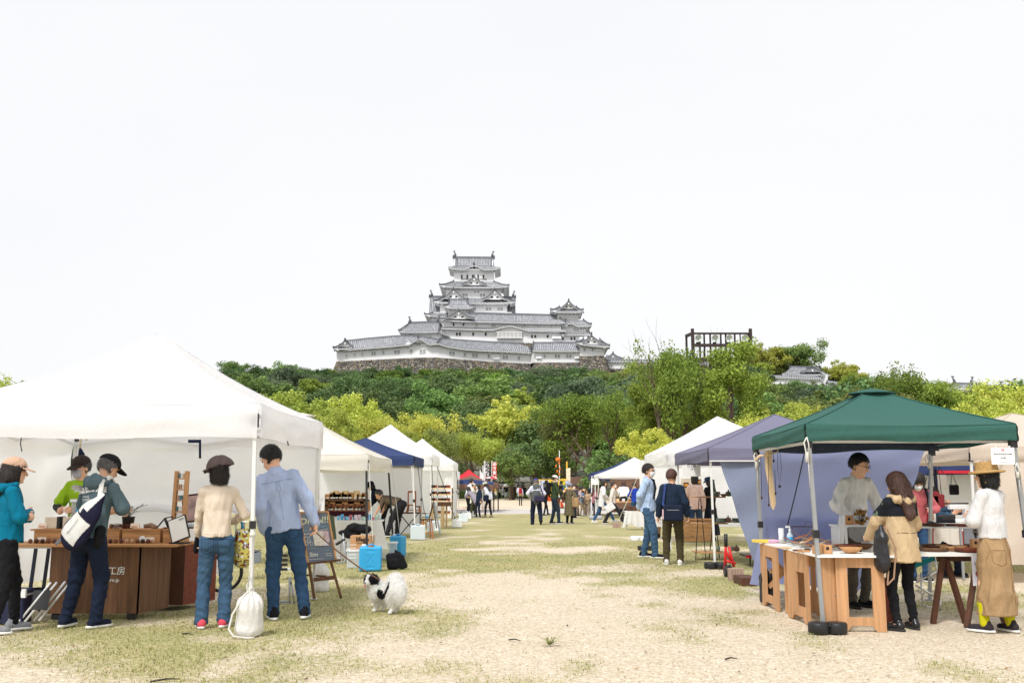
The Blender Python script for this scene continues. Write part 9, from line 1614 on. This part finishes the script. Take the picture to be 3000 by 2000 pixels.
# ---------------------------------------------------------------- the dog and its lead
def dog():
 T=thing('dog','fluffy white and black small dog on a lead looking at the camera','dog',(-1.32,10.72,0));T.rotation_euler=(0,0,0);o_=V3(-1.32,10.72,0)
 # trunk runs away from the viewer to the left: rump near right, head turned back to the viewer at the left
 P=lambda X,Yp,d=0.:np.array(at(1040+X/9.8,1660+Yp/9.8,10.72+d))-o_
 ru,ch,nk,hd=P(1230,660,-.10),P(650,640,.12),P(560,480,.10),P(430,300,.04)
 g=SDF(.04);g.chain([P(1190,700,-.10),(ru+ch)/2,ch],[.098,.092,.084]);g.chain([ch,nk,hd+V3(.03,.02,-.03)],[.092,.080,.06]);g.ell(P(560,640,.06),(.07,.09,.11));g.ell(P(1320,760,-.12),(.068,.08,.115));g.ell(P(1060,790,-.08),(.055,.07,.115))
 ft_={'fl':(P(560,1250,.10),P(620,900,.12)),'fr':(P(820,1230,.18),P(830,860,.18)),'bl':(P(1040,1350,-.10),P(1080,1050,-.06)),'br':(P(1190,1310,.02),P(1210,1020,-.04))}
 for k,(f,u)in ft_.items():
  f=f.copy();f[2]=.016;mid=(f+u)/2+V3(.012 if k[0]=='b' else 0,.03 if k[0]=='b' else 0,0);g.chain([u,mid,f+V3(0,0,.02)],[.05 if k[0]=='b' else .042,.024,.020],k=.03);g.ell(f+V3(-.012,-.014,.002),(.024,.032,.018),k=.015)
  if k in('fl','fr'):g.cone(u+V3(.02,.02,-.02),mid+V3(.03,.02,-.02),.045,.014)
 tl_=[P(1230,480,-.08),P(1190,350,-.02),P(1150,270,.02)];g.chain(tl_,[.065,.078,.065]);g.ell(P(1170,420,-.05),(.085,.07,.06));g.ell(P(1330,600,-.12),(.06,.07,.09))
 hdm=SDF(.015);f_=V3(-.45,-.85,-.12);f_/=np.linalg.norm(f_)
 g.ell(hd,(.075,.075,.072));mz=hd+f_*.065+V3(-.008,0,-.022);g.ell(mz,(.032,.038,.028),k=.02)
 fur=lambda P_:.010*np.sin(P_[...,2]*80+6*np.sin(P_[...,0]*40)+P_[...,1]*50)*.5+.006*np.sin(P_[...,0]*210+P_[...,2]*60)*np.sin(P_[...,1]*180)+.004*np.sin(P_[...,2]*330+P_[...,0]*250)
 g.warp(lambda P_:fur(P_)*.6*np.clip((P_[...,2]-.08)/.1,0,1)*np.where(np.sqrt(((P_-mz)**2).sum(-1))<.05,.1,1));g.cut((0,0,.001),(0,0,-1))
 wht,blk=cloth('fur_white',(250,248,245),bump=.5,bscale=300,crease=.3,trans=.3),cloth('fur_black',(34,32,38),bump=.9,bscale=300)
 def mf(c):
  b=np.zeros(len(c),bool);q=c-hd;inface=q[:,0]*.88-q[:,1]*-.0
  head=(np.sqrt((q**2).sum(-1))<.098)&(q[:,2]>-.045);sx_=q@V3(.88,-.47,0);blaze=(np.abs(sx_+.004)<.020+.1*np.clip(q[:,2],0,.1)*0)&((q@f_)>.0);mz_=np.sqrt(((c-mz)**2).sum(-1))<.040
  b|=head&~blaze&~mz_;b|=np.sqrt(((c-P(780,720,.0))**2*np.array([1,.25,1])).sum(-1))<.062;b|=(np.abs((c-P(960,560,-.0))@V3(.9,0,-.38))<.014)&(np.abs(c[:,2]-P(0,550)[2])<.09)&(c[:,0]>P(850,0)[0])&(c[:,0]<P(1040,0)[0]);return b.astype(int)
 V,F=g.mesh(.0065);link('body',np_mesh('body',V,F,[wht,blk],mf(V[F].mean(1))),T)
 nr=np.random.RandomState(2);idx=nr.choice(len(V),9000);me=KIDS[T.name][0].data;N=np.zeros((len(V),3));a,b,c=V[F[:,0]],V[F[:,1]],V[F[:,2]];fn=np.cross(b-a,c-a);[np.add.at(N,F[:,k],fn)for k in range(4)];N/=np.maximum(np.linalg.norm(N,axis=1),1e-12)[:,None];v=V[idx];n=N[idx];ok=(v[:,2]>.07)&(np.sqrt(((v-mz)**2).sum(-1))>.045);v,n=v[ok],n[ok];dn=n*.7+V3(.05,0,-.55)+nr.normal(size=v.shape)*.25;tp_=v[:,2]>P(0,420)[2];tl2=tp_&(v[:,0]>P(900,0)[0]);dn[tl2]=n[tl2]*1.1+nr.normal(size=(tl2.sum(),3))*.2;dn/=np.linalg.norm(dn,axis=1)[:,None];L=nr.uniform(.012,.034,len(v));sd_=np.cross(dn,nr.normal(size=dn.shape));sd_/=np.linalg.norm(sd_,axis=1)[:,None]
 Vf=np.stack([v+sd_*.0016,v-sd_*.0016,v+dn*L[:,None]],1).reshape(-1,3);mi_=mf(v);link('fur',np_mesh('fur',Vf,np.arange(len(Vf)).reshape(-1,3),[wht,blk],mi_,smooth=False),T)
 for sg in(-1,1):e=hd+V3(.88,-.47,0)*(.060*sg)+V3(0,0,.005);q_=SDF(.015);q_.chain([e+V3(0,0,.03),e+V3(.88*.02*sg,-.01*sg,-.035)],[.026,.020]);q_.warp(lambda P_:.004*np.sin(P_[...,2]*200+P_[...,0]*150));q_.build('ear',blk,.006,T)
 mm=MB();mm.ball(mz+f_*.034+V3(0,0,.010),(.011,.009,.009),8);link('nose',mm.mesh('nose',M_black),T);
 for sg in(-1,1):link('eye',MB().ball(hd+f_*.062+V3(.88,-.47,0)*.028*sg+V3(0,0,.014),.0085,8).mesh('eye',mat('dog_eye',(.01,.006,.005),.08)),T)
 link('tongue',MB().ball(mz+f_*.028+V3(-.004,0,-.026),(.010,.008,.020),8).mesh('tongue',mat('tongue',srgb(206,110,120),.4)),T);hm_=mat('harness',srgb(120,168,140),.8)
 link('harness',MB().tube([P(560,660,.0),P(640,600,-.03),P(740,480,-.02),P(780,410,.02)],.008,6).mesh('harness',hm_),T);T.scale=(.93,.93,.93);return Vector(P(560,210,.0)*.93+o_),Vector(P(700,380,.0)*.93+o_)
ring,ring2=dog()
hand=wp(J5,J5['Wr'][1]+J5['Hd'][1]*.07*J5['s']);tag(MB().tube([hand+Vector((-.03,0,.14)),hand+Vector((-.06,0,.08)),hand+Vector((-.02,0,-.02)),hand+Vector((.02,0,.05)),hand+Vector((.05,-.01,.14)),hand+Vector((.03,0,.05)),hand+Vector((0,-.02,-.02))]+rope(hand+Vector((.01,-.02,-.03)),ring2+Vector((0,-.02,.03)),.03,8),.0075,6).build('dog_lead',mat('lead',srgb(122,92,66),.7),origin=hand),'brown rope lead from the hand of the man to the dog','lead')
